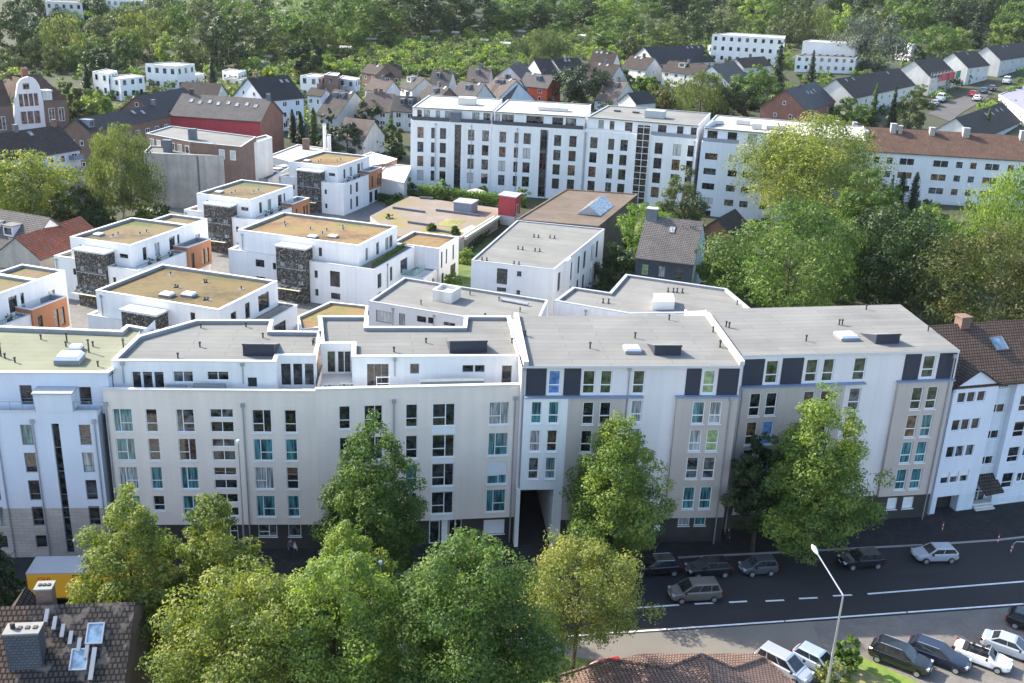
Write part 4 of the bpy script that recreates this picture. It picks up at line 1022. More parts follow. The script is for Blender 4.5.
# the large middle villa
O = at(359, 266.6, 6.5)
t = thing('villa', 'largest white villa in mid courtyard, planted roof terrace and low annexe on its right', 'apartment villa', (*O, 0), 0, 'white villas with brown stone stair towers')
block(t, 'penthouse', O, -21.2, 0, 0, 13.8, 9.72, {'f': [(7.4, 7.95, 7.4, 8.8, 'one', D_), (14.3, 14.9, 7.3, 8.7, 'one', D_)], 'r': [(2.2, 3.1, 6.8, 8.8, 'one', 'glass_pale'), (6.0, 7.0, 6.8, 8.8, 'one', 'glass_mid'), (9.3, 10.5, 6.8, 8.8, 'one', 'glass_pale'), (10.8, 12.0, 6.8, 8.8, 'one', 'glass_mid')]}, 'render_white', 'sedum_orange')
block(t, 'lower_wing', O, -22.9, -13.2, -.35, 4.6, 6.45, {'f': [(4.9, 6.5, 4.3, 5.5, 'v', D_), (8.0, 8.6, 4.2, 5.3, 'one', D_), (4.9, 6.5, 1.5, 2.7, 'v', D_)]}, 'render_white', 'concrete_light')
block(t, 'garden_wing', O, -7.9, 3.1, -1.15, 13.75, 6.65, {'f': [(.8, 1.4, 4.1, 5.3, 'one', D_), (3.5, 5.2, 3.1, 5.6, 'v', D_), (.85, 1.45, 1.2, 2.3, 'one', D_), (3.6, 5.2, 1.1, 2.1, 'v', D_)], 'r': [(1.2, 2.6, 3.3, 5.6, 'v', D_), (5.6, 6.5, 3.3, 5.6, 'one', D_), (9.5, 12.2, 3.5, 5.7, 'three', D_), (1.2, 2.6, .3, 2.6, 'v', D_)]}, 'render_white', 'timber_deck', .3, th=.2)
stone_tower(t, O, -13.1, -7.95, -2.2, 8.6)
block(t, 'annexe', O, -1.2, 7.3, 14.3, 23.0, 6.7, {'r': [(.8, 1.5, 3.2, 6.0, 'one', D_), (2.9, 3.5, 3.4, 6.0, 'one', D_), (5.9, 6.6, 3.4, 6.0, 'one', D_), (5.0, 7.4, .2, 2.6, 'v', D_), (1.2, 2.2, .2, 2.2, 'one', D_)]}, 'render_white', 'sedum_orange')
block(t, 'balcony_base', O, 3.12, 7.0, 8.6, 14.28, 3.2, {'r': [(3.6, 4.4, .4, 2.2, 'one', D_)]}, 'render_white', 'concrete_light', .25, th=.2)
mb = MB(VU); P = rect(O, 3.2, 5.4, 8.7, 13.0)
for p, q in ((P[0], P[1]), (P[1], P[2])): mb.face([(*p, 3.3), (*q, 3.3), (*q, 4.3), (*p, 4.3)])
mb.build('glass_balustrade', 'glass_balustrade', t)
mb = MB(VU); mb.prism(rect(O, 2.1, 2.75, .2, 12.9), 6.37, 6.75); mb.build('planter', 'soil', t)
for k in range(7):
    x, y = vl(O, -R.uniform(3, 18), R.uniform(3, 11)); vent(t, x, y, 9.38, .3); pad(t, x, y, 9.392)
for a, b in ((-9.3, 2.6), (-6.6, 4.2)): x, y = vl(O, a, b); dome(t, x, y, 9.38, 1.5, 1.2, .35, VA)
pipe_on_wall(t, vl(O, -21.2, 0), vl(O, -10, 0), .8, 6.6, 9.0); pipe_on_wall(t, vl(O, 3.1, -1.15), vl(O, 3.1, 13), 4.6, 0, 6.2)
# the one right behind the street block
O = at(219, 310.5, 9.72)
t = thing('villa', 'white villa right behind the grey roofed street block, olive planted roof with two roof lights', 'apartment villa', (*O, 0), 0, 'white villas with brown stone stair towers')
block(t, 'penthouse', O, -18.2, 0, 0, 13.5, 9.72, {'f': [(14.0, 14.7, 7.4, 8.9, 'one', D_)], 'r': [(2.4, 3.6, 6.8, 8.6, 'one', D_), (5.6, 6.7, 6.8, 8.9, 'one', D_), (8.7, 11.3, 6.8, 9.0, 'v', D_)]}, 'render_white', 'sedum_olive')
block(t, 'lower_wing', O, -19.6, -13.6, -.35, 5, 6.4, {}, 'render_white', 'sedum')
block(t, 'garden_wing', O, -7.4, 2.7, -1.2, 13.8, 6.65, {'r': [(2, 3, 3.3, 5.6, 'v', D_), (9, 12, 3.3, 5.6, 'three', D_)]}, 'render_white', 'timber_deck', .3, th=.2)
stone_tower(t, O, -12.7, -7.5, -2.2, 8.5)
railing(t, [vl(O, 2.3, -.8), vl(O, 2.3, 13.2)], 6.5, .95, 'rail_grey', gap=.2)
for a, b in ((-9, 10), (-8.7, 10.1), (-11, 6.5), (-10.6, 6.5), (-4.5, 3.6), (-4.1, 3.7), (-3, 9.5), (-15, 11)): x, y = vl(O, a, b); vent(t, x, y, 9.38, .3); pad(t, x, y, 9.392)
for a, b in ((-9.6, 2.9), (-7.2, 4.1)): x, y = vl(O, a, b); dome(t, x, y, 9.38, 1.7, 1.3, .5, VA)
pipe_on_wall(t, vl(O, -18.2, 0), vl(O, -9, 0), .8, 6.4, 9.0)
# low garage with a grass roof in front of the large villa
q = ccw([at(*p, 4) for p in ((297, 317), (330, 302), (368, 306), (366, 322), (300, 330))])
t = thing('garage', 'low garage with yellow green grass roof wedged between the two middle villas', 'garage', (*q[0], 0))
mb = MB(VU)
for p, r_ in zip(q, q[1:] + q[:1]): wall(mb, p, r_, 0, 4)
mb.build('wall', 'render_oldwhite', t); roof_deck(t, q, 4, .3, .3, 'sedum_orange', 'coping', 'parapet_inner', VU)

def flat_block(label, name, cat, pts, h, wm, roof, par=.35, cope='coping', wins=(), z0=0.0, flat=VU, th=.3, fr='frame_dark', px=True, inner='parapet_inner', sill=False):
    """pts: corners of the roof in the photo (or plan points), counter-clockwise order is restored; wins: (edge index, px window boxes...)"""
    q = [at(*p, h) if px else p for p in pts]; q = ccw(q)
    t = thing(name, label, cat, (*q[0], z0)); mb = MB(flat)
    for i, (a, b) in enumerate(zip(q, q[1:] + q[:1])):
        ws = []
        for e, *s in wins:
            if e == i: ws.append(s)
        if ws: windows(t, mb, a, b, z0, h, [tuple(s) for s in ws], 0, .15, fr=fr, sill=sill, t=.06)
        else: wall(mb, a, b, z0, h)
    mb.build('wall', wm, t); roof_deck(t, q, h, par, th, roof, cope, inner, flat)
    return t, q
# flat grey roofs behind the street block
q0 = ccw([at(*p, 8) for p in ((369, 301.5), (404, 277.8), (548, 300.5), (535, 329))])
A, B = at(369, 301.5, 8), at(535, 329, 8)
i0 = min(range(4), key=lambda i: math.dist(q0[i], A))
ww = [(i0, *wpx(A, B, x0, y0, x1, y1, lay, gl)) for x0, y0, x1, y1, lay, gl in ((376, 310, 391.5, 324, 'one', 'glass_curtain'), (417, 315.5, 426, 323, 'one', D_), (428, 317, 433.5, 324, 'one', D_), (443.5, 321.5, 455, 327, 'one', 'glass_mid'), (399, 313, 405, 326, 'one', 'glass_pale'))]
t, q = flat_block('low flat roofed wing with a skylight box behind the beige street block', 'rear_wing', 'low building', q0, 8, 'render_grey', 'felt_light', .3, 'coping_grey', ww, px=False)
bq = ccw([at(*p, 7.7) for p in ((432.5, 300.5), (451, 303.8), (461, 297.5), (442, 294))]); mb = MB(VU); mb.prism(bq, 7.7, 8.75, sides=True); mb.ring(inset(bq, -.03), inset(bq, .25), 8.75, 9.25); mb.build('skylight_box', 'render_oldwhite', t)
x, y = at(421, 305, 7.7); vent(t, x, y, 7.7, .6); x, y = at(470, 295, 7.7); vent(t, x, y, 7.7, .4)
for px, py in ((499, 301), (520, 312)): x, y = at(px, py, 7.7); vent(t, x, y, 7.7, .5)
mb = MB(VU); p0, p1 = at(501, 301, 7.7), at(528, 306, 7.7); mb.tube([(*p0, 7.95), (*p1, 7.95)], .22, 8); mb.build('air_duct', 'zinc', t)
pA = lp(A, B, 0); 
for px in (393, 434): s, z = uvpx(A, B, px, 312); pipe_on_wall(t, A, B, s, 0, 7.4)
q0 = [at(*p, 8) for p in ((554.5, 301), (573, 287.3), (609.5, 292.8), (625.8, 274.4), (726.6, 288.9), (750.8, 309.2), (690, 313), (630, 314))]
t, q = flat_block('stepped flat grey roof between the slate fronted house and the street block', 'rear_wing', 'low building', q0, 8, 'render_white', 'felt_light', .3, 'coping_grey', px=False, th=.4)
A, B = at(554.5, 301, 8), at(630, 314, 8)
window(t, A, B, *wpx(A, B, 566, 308, 572, 320), 'h', 'glass_blue'); s, z = uvpx(A, B, 586, 310); pipe_on_wall(t, A, B, s, 0, 7.3)
x, y = at(666, 306, 7.7); 
mb = MB(VU); P = ccw([at(*p, 7.7) for p in ((652, 310), (674, 309.5), (672, 301.5), (653, 301.5))]); mb.prism(P, 7.7, 8.9); mb.build('roof_hatch', 'render_white', t)
for px, py, k in ((668, 292, 'twin'), (677, 292.5, 'twin'), (603, 303, 'twin'), (737, 305, 'pipe')): x, y = at(px, py, 7.7); vent(t, x, y, 7.7, .55, k)
# grey two-storey house
G1 = [(-6.58, 147.28), (5.71, 144.03), (15.0, 170.5), (0.0, 174.18)]
A, B, C_ = G1[0], G1[1], G1[2]
ww = [(0, *wpx(A, B, 497, 268, 507, 284.8, 'cross', D_)), (0, *wpx(A, B, 497, 287, 506, 292, 'v', D_)), (0, *wpx(A, B, 517, 271, 521.3, 276.8, 'one', D_)), (0, *wpx(A, B, 516.4, 290, 520, 295, 'one', D_))]
for c in (2.2, 8.2, 12.6, 15.8, 20.4, 23.2):
    ww += [(1, c, c + 1.35, 5.0, 7.9, 'v', D_), (1, c, c + 1.35, 1.2, 4.0, 'v', D_)]
t, q = flat_block('pale grey flat roofed house beside the brown roofed hall, rows of small roof vents', 'office_house', 'house', G1, 9, 'render_grey', 'felt_light', .12, 'coping_grey', ww, px=False, th=.25)
mb = MB(VU); mb.prism(ccw([lp(B, C_, 5.0, .01), lp(B, C_, 7.0, .01), lp(B, C_, 7.0, .5), lp(B, C_, 5.0, .5)]), 0, 9.2); mb.build('flue', 'render_grey', t)
for px, py in ((534, 237), (550, 238), (518, 249), (535, 251), (482, 260), (514, 264)): x, y = at(px, py, 8.9); vent(t, x, y, 8.88, .4, 'twin', -.25)
for k in range(5): panel(t, lp(B, C_, 0), lp(B, C_, 27), 9.9 + k * 3.6, 10.15 + k * 3.6, .3, 8.6, 'render_white', .08, 'pilaster')
# hall with brown felt roof
H1 = [at(*p, 8.7) for p in ((517, 220), (597.8, 227), (637.3, 194.8), (566, 190))]; H1 = ccw(H1)
t = thing('hall', 'long hall with worn brown felt roof and a glazed ridge skylight', 'hall', (*H1[0], 0)); mb = MB(VU)
for a, b in zip(H1, H1[1:] + H1[:1]): wall(mb, a, b, 0, 8.7)
mb.build('wall', 'felt_brown', t)
mb = MB(VU); mb.face([(*p, 8.72) for p in H1]); mb.ring(inset(H1, -.15), inset(H1, .25), 8.6, 8.9); mb.build('roof', 'felt_brown', t)
c0 = [at(*p, 8.8) for p in ((576, 214), (600.5, 216), (613.5, 205.5), (598, 201))]; rid = [at(588, 206, 10.6), at(602, 199, 10.6)]
mb = MB(VU); cc = ccw(c0)
e = [cc[i] for i in range(4)]
# skylight: sort corners so that the ridge runs front to back
f0, f1, k1, k0 = at(576.5, 214, 8.8), at(600.5, 216, 8.8), at(614, 205.8, 8.8), at(591, 201.5, 8.8)
m0 = ((f0[0] + f1[0]) / 2, (f0[1] + f1[1]) / 2, 10.5); m1 = ((k0[0] + k1[0]) / 2, (k0[1] + k1[1]) / 2, 10.5)
mb.face([(*f0, 8.8), (*f1, 8.8), m0], 1); mb.face([(*f1, 8.8), (*k1, 8.8), m1, m0], 0); mb.face([(*k0, 8.8), (*f0, 8.8), m0, m1], 0); mb.face([(*k1, 8.8), (*k0, 8.8), m1], 1)
mb.build('ridge_skylight', ['glass_pale', 'zinc'], t)
# red stair box
rb = [at(*p, 6) for p in ((499, 195.5), (515.5, 198), (521, 194), (505, 192))]
zt = 6
t = thing('stair_box', 'small red stair tower with flat grey top at the corner of the podium', 'stair tower', (*rb[0], 0)); rb = ccw(rb)
mb = MB(VU)
for i, (a, b) in enumerate(zip(rb, rb[1:] + rb[:1])):
    L = math.dist(a, b)
    wall(mb, a, b, 2.0, 6); 
mb.build('wall', 'paint_red', t)
mb = MB(VU)
for a, b in zip(rb, rb[1:] + rb[:1]): wall(mb, a, b, 0, 2.0)
mb.build('plinth', 'concrete_light', t)
mb = MB(VU); mb.prism(inset(rb, -.2), 6, 6.2, bottom=True); mb.build('roof', 'coping_grey', t)
i1 = min(range(4), key=lambda i: math.dist(rb[i], at(515.5, 198, 6))); window(t, rb[i1], rb[(i1 + 1) % 4], .9, 2.2, 2.3, 4.4, 'one', D_, 'frame_white', -.06)
# podium garden
pod = ccw([at(*p, 2.2) for p in ((370, 216), (408.8, 196), (498, 208), (498, 218.3), (464, 239.5), (394, 236))])
t = thing('garden_podium', 'raised garden deck with dry grass, paving and a long side wall', 'podium', (*pod[0], 0)); mb = MB(VU)
for a, b in zip(pod, pod[1:] + pod[:1]): wall(mb, a, b, 0, 2.2)
mb.build('wall', 'concrete_wall', t); mb = MB(VU); mb.face([(*p, 2.2) for p in pod]); mb.build('deck', 'podium_ground', t)
a, b = at(498, 218.3, 2.2), at(464, 239.5, 2.2); d = Vector(b) - Vector(a); d.normalize(); nn = Vector((-d.y, d.x))
mb = MB(VU); mb.prism(ccw([Vector(a), Vector(b), Vector(b) + nn * .5, Vector(a) + nn * .5]), 2.2, 2.75); mb.prism(ccw([Vector(a) - nn * 1.0, Vector(b) - nn * 1.0, Vector(b) - nn * .7, Vector(a) - nn * .7]), 2.2, 2.6); mb.build('parapet', 'concrete_light', t)
for p0, p1 in (((436, 211), (478.5, 216.5)), ((408, 223), (428, 226)), ((393, 208.5), (425, 213)), ((431, 230), (453, 234)), ((420, 198.5), (433, 199.5))):
    a, b = Vector(at(*p0, 2.2)), Vector(at(*p1, 2.2)); d = (b - a).normalized(); nn = Vector((-d.y, d.x)) * .2
    mb = MB(VU); mb.prism(ccw([a - nn, b - nn, b + nn, a + nn]), 2.2, 2.65); mb.build('edging_wall', 'chimney_clad', t)
mb = MB(VU); mb.prism(ccw([at(*p, 2.2) for p in ((436, 225), (455, 228), (466, 220.5), (447, 218))]), 2.2, 2.235); mb.build('dry_bed', 'dry_grass', t)
mb = MB(VU); mb.prism(ccw([at(*p, 2.2) for p in ((460, 231), (472, 225), (476, 228), (466, 233))]), 2.2, 2.24); mb.build('paved_square', 'concrete_light', t)
bx = ccw([at(*p, 2.2) for p in ((453.5, 212.5), (471, 214.5), (477.5, 210.5), (460, 208.5))])
t = thing('roof_house', 'low dark grey lift house with a pale flat lid on the garden podium', 'lift house', (*bx[0], 2.2)); mb = MB(VU)
for a, b in zip(bx, bx[1:] + bx[:1]): wall(mb, a, b, 2.2, 4.3)
mb.build('wall', 'render_slate', t); mb = MB(VU); mb.prism(inset(bx, -.2), 4.3, 4.5, bottom=True); mb.build('lid', 'coping_grey', t)
x, y = at(476, 197.5, 1.0)
t = thing('parasol', 'cream garden parasol open in front of the white row, behind the hedge', 'parasol', (x, y, 0))
mb = MB(); mb.tube([(x, y, 0), (x, y, 3.1)], .04, 8); mb.build('pole', 'steel', t)
mb = MB()
for k in range(8):
    a0, a1 = 2 * PI * k / 8, 2 * PI * (k + 1) / 8; r_ = 2.3
    p0, p1 = (x + r_ * math.cos(a0), y + r_ * math.sin(a0), 2.35), (x + r_ * math.cos(a1), y + r_ * math.sin(a1), 2.35)
    mb.face([p0, p1, (x, y, 3.05)]); mb.face([p1, p0, (p0[0], p0[1], 2.15), (p1[0], p1[1], 2.15)])
mb.build('canopy', 'parasol_cloth', t)

# ---------------------------------------------------------------- gabled houses
def gable_house(label, r0, r1, w, zr, ze, wm='render_oldwhite', rm='tile_weathered', px=True, name='gabled_house', cat='house', group=None, zb=None, floors=2, ncol=3, gwin=2, chim=(.5,), sky=(), dorm=(), over=.35, slate_gable=None, side='both', dw='render_slate', dscale=1.0, gable_mat=None, win_z=None, eavefix=None):
    """r0, r1: the ends of the ridge in the photo, at height zr above the ground there"""
    if px: r0, r1 = att(*r0, zr), att(*r1, zr)
    base = terrain(*r0) if zb is None else zb
    base = min(base, terrain(*r1)) if zb is None else zb
    u, n, L = frame_of(r0, r1)
    t = thing(name, label, cat, (*r0, base), 0, group)
    h = w / 2
    def P(s, o, z): q = on(r0, u, s, n, o); return (q[0], q[1], base + z)
    mb = MB(u)
    A, B = on(r0, u, 0, n, h), on(r0, u, L, n, h); Cc, Dd = on(r0, u, L, n, -h), on(r0, u, 0, n, -h)
    mb.face([P(0, h, -2), P(L, h, -2), P(L, h, ze), P(0, h, ze)], 0); mb.face([P(L, -h, -2), P(0, -h, -2), P(0, -h, ze), P(L, -h, ze)], 0)
    gm = 1 if gable_mat else 0
    mb.face([P(L, h, -2), P(L, -h, -2), P(L, -h, ze), P(L, 0, zr - .12), P(L, h, ze)], gm); mb.face([P(0, -h, -2), P(0, h, -2), P(0, h, ze), P(0, 0, zr - .12), P(0, -h, ze)], gm)
    mb.build('wall', [wm, gable_mat or wm], t)
    k = (zr - ze) / h; ov = .4
    mb = MB(u)
    for sg in (1, -1):
        e = h + ov; zE = ze - k * ov
        q = [P(-over, sg * e, zE + .1), P(L + over, sg * e, zE + .1), P(L + over, 0, zr + .1), P(-over, 0, zr + .1)]
        d = [(p[0], p[1], p[2] - .2) for p in q]
        if sg < 0: q, d = q[::-1], d[::-1]
        mb.face(q, 0); mb.face(d[::-1], 1)
        for i in range(4): mb.face([d[i], d[(i + 1) % 4], q[(i + 1) % 4], q[i]], 1)
    rf = mb.build('roof', [rm, 'frame_dark'], t)
    fh = (ze - .4) / max(1, floors)
    for sgn in (1, -1):
        a, b = (A, B) if sgn > 0 else (Cc, Dd)
        for f in range(floors):
            for c in range(ncol):
                s = L * (c + .5) / ncol; ww = min(1.6, L / ncol * .5) * R.choice([.7, 1, 1]); hh = min(1.5, fh * .55)
                flat_window(t, a, b, s - ww / 2, s + ww / 2, base + f * fh + fh * .36, base + f * fh + fh * .36 + hh, R.choice([D_, D_, 'glass_mid']), 'frame_white', 2 if ww > 1.2 else 1)
    for a, b in ((B, Cc), (Dd, A)):
        for f in range(floors + 1):
            m = gwin if f < floors else max(0, gwin - 1)
            for c in range(m):
                s = w * (c + 1) / (m + 1); z = f * fh + fh * .36
                if f == floors and z + 1.2 > zr - 1.0: continue
                flat_window(t, a, b, s - .5, s + .5, base + z, base + z + 1.2, R.choice([D_, 'glass_mid']), 'frame_white', 1)
    for s in chim:
        ss = L * abs(s); o = .0 if s > 0 else .8
        mb = MB(u); M = Matrix.Translation(P(ss, o, 0)) @ Matrix.Rotation(math.atan2(u[1], u[0]), 4, 'Z')
        mb.box(-.45, .45, -.4, .4, zr - 1.2, zr + 1.3, 0, M); mb.box(-.52, .52, -.47, .47, zr + 1.3, zr + 1.42, 0, M); mb.build('chimney', R.choice(['brick_brown', 'chimney_clad', 'black_metal']), rf)
    def slope(s, d, sg):      # frame on the roof: s along the ridge, d down from it
        o = Vector(P(s, 0, zr + .11)); v = (Vector(P(s, 0, zr)) - Vector(P(s, sg * h, ze))).normalized(); ux = Vector((u[0], u[1], 0)) * (1 if sg > 0 else -1)
        return plane_frame(o - v * d, ux, v), v
    for s, d, sg in sky:
        M, v = slope(L * s, d, sg); roof_window(t, M, .95, 1.3, 'glass_pale', 'frame_grey')
    for s, d, sg, dwid in dorm:
        ss = L * s; z1 = zr - k * d
        mb = MB(u)
        M = Matrix.Translation(P(ss, 0, 0)) @ Matrix.Rotation(math.atan2(u[1], u[0]) + (0 if sg > 0 else PI), 4, 'Z')
        hh = 1.7 * dscale; yf = -(d + hh / k * .98); zb_ = zr - k * -yf
        mb.box(-dwid / 2, dwid / 2, yf, -d + .3, zb_ - .05, z1 + .05, 0, M); mb.box(-dwid / 2 - .15, dwid / 2 + .15, yf - .2, -d + .4, z1 + .05, z1 + .2, 1, M)
        dm = mb.build('dormer', [dw, 'felt_light' if dw != 'render_slate' else 'chimney_clad'], rf)
        a = M @ Vector((-dwid / 2, yf, 0)); b = M @ Vector((dwid / 2, yf, 0))
        mb = MB(u); n2 = M.to_3x3() @ Vector((0, -1, 0)); q = [a.lerp(b, .12), b.lerp(a, .12)]
        z0_, z1_ = base + zb_ + .35 - 0, base + z1 - .2
        mb.face([(q[0].x + n2.x * .03, q[0].y + n2.y * .03, z0_), (q[1].x + n2.x * .03, q[1].y + n2.y * .03, z0_), (q[1].x + n2.x * .03, q[1].y + n2.y * .03, z1_), (q[0].x + n2.x * .03, q[0].y + n2.y * .03, z1_)]); mb.build('pane', 'glass_mid', dm)
    return t, P, L
def fit_eave(r0, r1, e, zr, pitch, dmax=9.5):
    """half width and eave height of a roof whose eave passes through photo point e"""
    a, b = att(*r0, zr), att(*r1, zr); u, n, L = frame_of(a, b); best = None
    for k in range(8, 160):
        dh = k * .06
        if zr - dh < 1.5: break
        c = att(*e, zr - dh); d = abs((c[0] - a[0]) * n[0] + (c[1] - a[1]) * n[1])
        if d < .8 or d > dmax: continue
        er = abs(math.degrees(math.atan2(dh, d)) - pitch)
        if best is None or er < best[0]: best = (er, d, zr - dh)
    if best is None: return dmax, max(2.0, zr - dmax * math.tan(math.radians(pitch)))
    return best[1], best[2]
def house(label, r0, r1, e, zr=8, pitch=38, **kw):
    d, ze = fit_eave(r0, r1, e, zr, pitch)
    return gable_house(label, r0, r1, 2 * d, zr, ze, **kw)

# ================================================================ dark tiled house and its neighbour behind the block
t, P, L = gable_house('slate fronted house with dark grey tiled roof and pale blue gable', at(647, 216, 12.2), at(703, 222, 12.2), 14.2, 12.2, 7.0, 'slate_clad', 'tile_grey', px=False, cat='house', gable_mat='render_paleblue', ncol=0, gwin=0, chim=(), sky=((.45, 3.2, 1),), zb=0, over=.15)
A_, B_ = P(0, 7.1, 0), P(L, 7.1, 0)
for k, gl in enumerate(('glass_lime', 'glass_pale', D_)): flat_window(t, A_[:2], B_[:2], 1.0 + 2.75 * k, 2.2 + 2.75 * k, 4.0, 5.9, gl, 'frame_dark')
q = P(.9, .3, 0); mb = MB(VU); mb.box(-.9, .9, -.55, .55, 11.2, 13.6, 0, Matrix.Translation((q[0], q[1], 0)) @ Matrix.Rotation(VA, 4, 'Z')); mb.box(-.95, .95, -.6, .6, 13.6, 13.75, 1, Matrix.Translation((q[0], q[1], 0)) @ Matrix.Rotation(VA, 4, 'Z')); mb.build('chimney', ['chimney_clad', 'coping'], t)
for s in (6.3, 7.6, 8.0, 8.4): q = P(s, 1.5, 11.3); vent(t, q[0], q[1], q[2], .3)
a = at(717, 219, 8)
gable_house('small dark roofed brick house half hidden behind the slate fronted house', a, (a[0] + 5, a[1] + 9), 9, 8, 4.2, 'brick_red', 'tile_dark', px=False, ncol=0, gwin=1, zb=0, chim=())

# ================================================================ the long white row at the back of the courtyard
def row_unit(label, A, B, cols, rows, h=16.3, top=True, stair=(), hs=2.6, depth=25, roof='felt_white', wm='render_white', setback=1.6, tcols=(), base=None, end=False):
    t = thing('apartment_building', label, 'apartment block', (*A, 0), 0, 'units of the long white apartment row')
    u, n, L = frame_of(A, B)
    sp = [(a, b, z0, z1, lay, R.choice([D_, D_, D_, 'glass_mid', 'glass_mid', 'glass_warm', 'glass_curtain' if R.random() < .5 else D_])) for a, b, lay in cols for z0, z1 in rows]
    for a, b in stair: sp.append((a, b, .3, h - .5, 'glz', D_))
    mb = MB(u); windows(t, mb, A, B, -1, h, sp + list(base or []), 0, .25, fr='frame_dark', sill=False, t=.07)
    mb.face([(*B, -1), (*lp(A, B, L, -depth), -1), (*lp(A, B, L, -depth), h), (*B, h)]); mb.face([(*lp(A, B, 0, -depth), -1), (*A, -1), (*A, h), (*lp(A, B, 0, -depth), h)])
    mb.face([(*A, h), (*B, h), (*lp(A, B, L, -2.5), h), (*lp(A, B, 0, -2.5), h)])
    mb.build('wall', wm, t)
    A2, B2 = lp(A, B, .15, -setback), lp(A, B, L - .15, -setback)
    mb = MB(u); windows(t, mb, A2, B2, h - .3, h + hs, [(a, b, h + .1, h + hs - .35, lay, R.choice([D_, D_, 'glass_mid', 'glass_pale'])) for a, b, lay in tcols], 0, .12, fr='frame_dark', sill=False, t=.07)
    mb.face([(*B2, h - .3), (*lp(A, B, L - .15, -depth), h - .3), (*lp(A, B, L - .15, -depth), h + hs), (*B2, h + hs)]); mb.face([(*lp(A, B, .15, -depth), h - .3), (*A2, h - .3), (*A2, h + hs), (*lp(A, B, .15, -depth), h + hs)])
    mb.build('top_wall', wm, t)
    roof_deck(t, ccw([lp(A, B, .1, -setback + .4), lp(A, B, L - .1, -setback + .4), lp(A, B, L - .1, -depth), lp(A, B, .1, -depth)]), h + hs + .15, .15, .3, roof, 'coping_grey', 'parapet_inner', u)
    return t, u, n, L
ROWS = ((12.3, 14.8), (9.0, 11.4), (5.7, 8.1), (2.4, 4.8))
PT = [at(410.7, 119.9, 16.3), at(492, 124.2, 16.3), at(584.6, 130, 16.3), at(697.5, 139.2, 16.3)]
def cpx(A, B, xs, y0, o=(400, 85), s=4.876, lay='v'):
    out = []
    for x0, x1 in xs:
        a, b = uvpx(A, B, o[0] + x0 / s, o[1] + y0 / s)[0], uvpx(A, B, o[0] + x1 / s, o[1] + y0 / s)[0]
        out.append((a, b, 'v' if b - a > 1.5 else 'one'))
    return out
def glass_rail(t, A, B, s0, s1, z, mat='frame_dark', h=.85):
    u, n, L = frame_of(A, B); mb = MB(u); local_box(mb, A, B, s0, s1, -.28, -.2, z, z + h); mb.build('balustrade', mat, t)
A, B = PT[0], PT[1]
st = cpx(A, B, ((266, 298),), 260)
t, u, n, L = row_unit('left end unit of the long white row, with a box on its pale roof', A, B, cpx(A, B, ((85, 115), (152, 170), (195, 225), (332, 363), (402, 434)), 225), ROWS, stair=[(st[0][0], st[0][1])], tcols=cpx(A, B, ((75, 98), (108, 137), (166, 186), (212, 242), (345, 380), (400, 435)), 150))
glass_rail(t, A, B, .2, 9, 16.3); glass_rail(t, A, B, 11.7, L - .3, 16.3)
for s in (5.9, 14.2): pipe_on_wall(t, A, B, s, 0, 15.5)
mb = MB(u); local_box(mb, A, B, 9.3, 11.6, -3, .12, 16.3, 18.6); mb.build('stair_head', 'chimney_clad', t)
mb = MB(u); local_box(mb, A, B, 9.5, 13.6, -14, -10.5, 19.0, 20.6); mb.build('roof_box', 'concrete_light', t)
A, B = (PT[1][0] + .05, PT[1][1] - .5), PT[2]
st = cpx(A, B, ((684, 722),), 260)
t, u, n, L = row_unit('second unit of the long white row, with a dark glazed stair strip', A, B, cpx(A, B, ((485, 517), (558, 578), (603, 638), (752, 787), (827, 862)), 255), ROWS, stair=[(st[0][0], st[0][1])], tcols=[(.3, 1.4, 'one'), (1.8, 4.6, 'three'), (7.5, 11.5, 'three'), (13.5, 16.0, 'v'), (16.6, 19.0, 'v')])
glass_rail(t, A, B, .2, L - .3, 16.3); 
mb = MB(u); local_box(mb, A, B, 9.5, 16.5, -11.5, -8.8, 19.0, 19.8); mb.build('roof_box', 'concrete_light', t)
for s in (5.9, 12.9): pipe_on_wall(t, A, B, s, 0, 15.5)
A, B = (PT[2][0] + .05, PT[2][1] + .3), PT[3]
z8 = dict(o=(580, 85), s=4.655)
st = cpx(A, B, ((262, 320),), 290, **z8)
t, u, n, L = row_unit('third unit of the long white row with a wide gridded glass stair', A, B, cpx(A, B, ((48, 82),), 262, **z8) + cpx(A, B, ((132, 160),), 268, **z8) + cpx(A, B, ((188, 222),), 278, **z8) + cpx(A, B, ((348, 385),), 292, **z8) + cpx(A, B, ((433, 470),), 300, **z8) + cpx(A, B, ((500, 530),), 306, **z8), ROWS, tcols=cpx(A, B, ((75, 100), (128, 150), (200, 235), (355, 395), (445, 475), (510, 538)), 200, **z8), roof='felt_light')
mb = MB(u); mb2 = MB(u); a0, a1 = st[0][0], st[0][1]
local_box(mb, A, B, a0, a1, -.1, .25, .3, 18.4); mb.build('stair_glazing', D_, t)
local_box(mb2, A, B, a0 - .1, a0, -.1, .35, .2, 18.5); local_box(mb2, A, B, a1, a1 + .1, -.1, .35, .2, 18.5); local_box(mb2, A, B, (a0 + a1) / 2 - .05, (a0 + a1) / 2 + .05, .25, .32, .2, 18.5)
for k in range(13): local_box(mb2, A, B, a0, a1, .25, .33, .5 + 1.45 * k, .6 + 1.45 * k)
mb2.build('stair_frame', 'frame_white', t)
glass_rail(t, A, B, .2, 10.4, 16.3, 'coping', .5); glass_rail(t, A, B, 15.2, L - .3, 16.3, 'rail_grey')
mb = MB(u); local_box(mb, A, B, 12, 16.5, -12, -8.5, 19.0, 20.6); mb.build('roof_box', 'coping_grey', t)
for k in (3.5, 8): mb = MB(u); local_box(mb, A, B, k, k + 1.6, -16, -15, 19.0, 19.3); mb.build('roof_light', 'frame_dark', t)
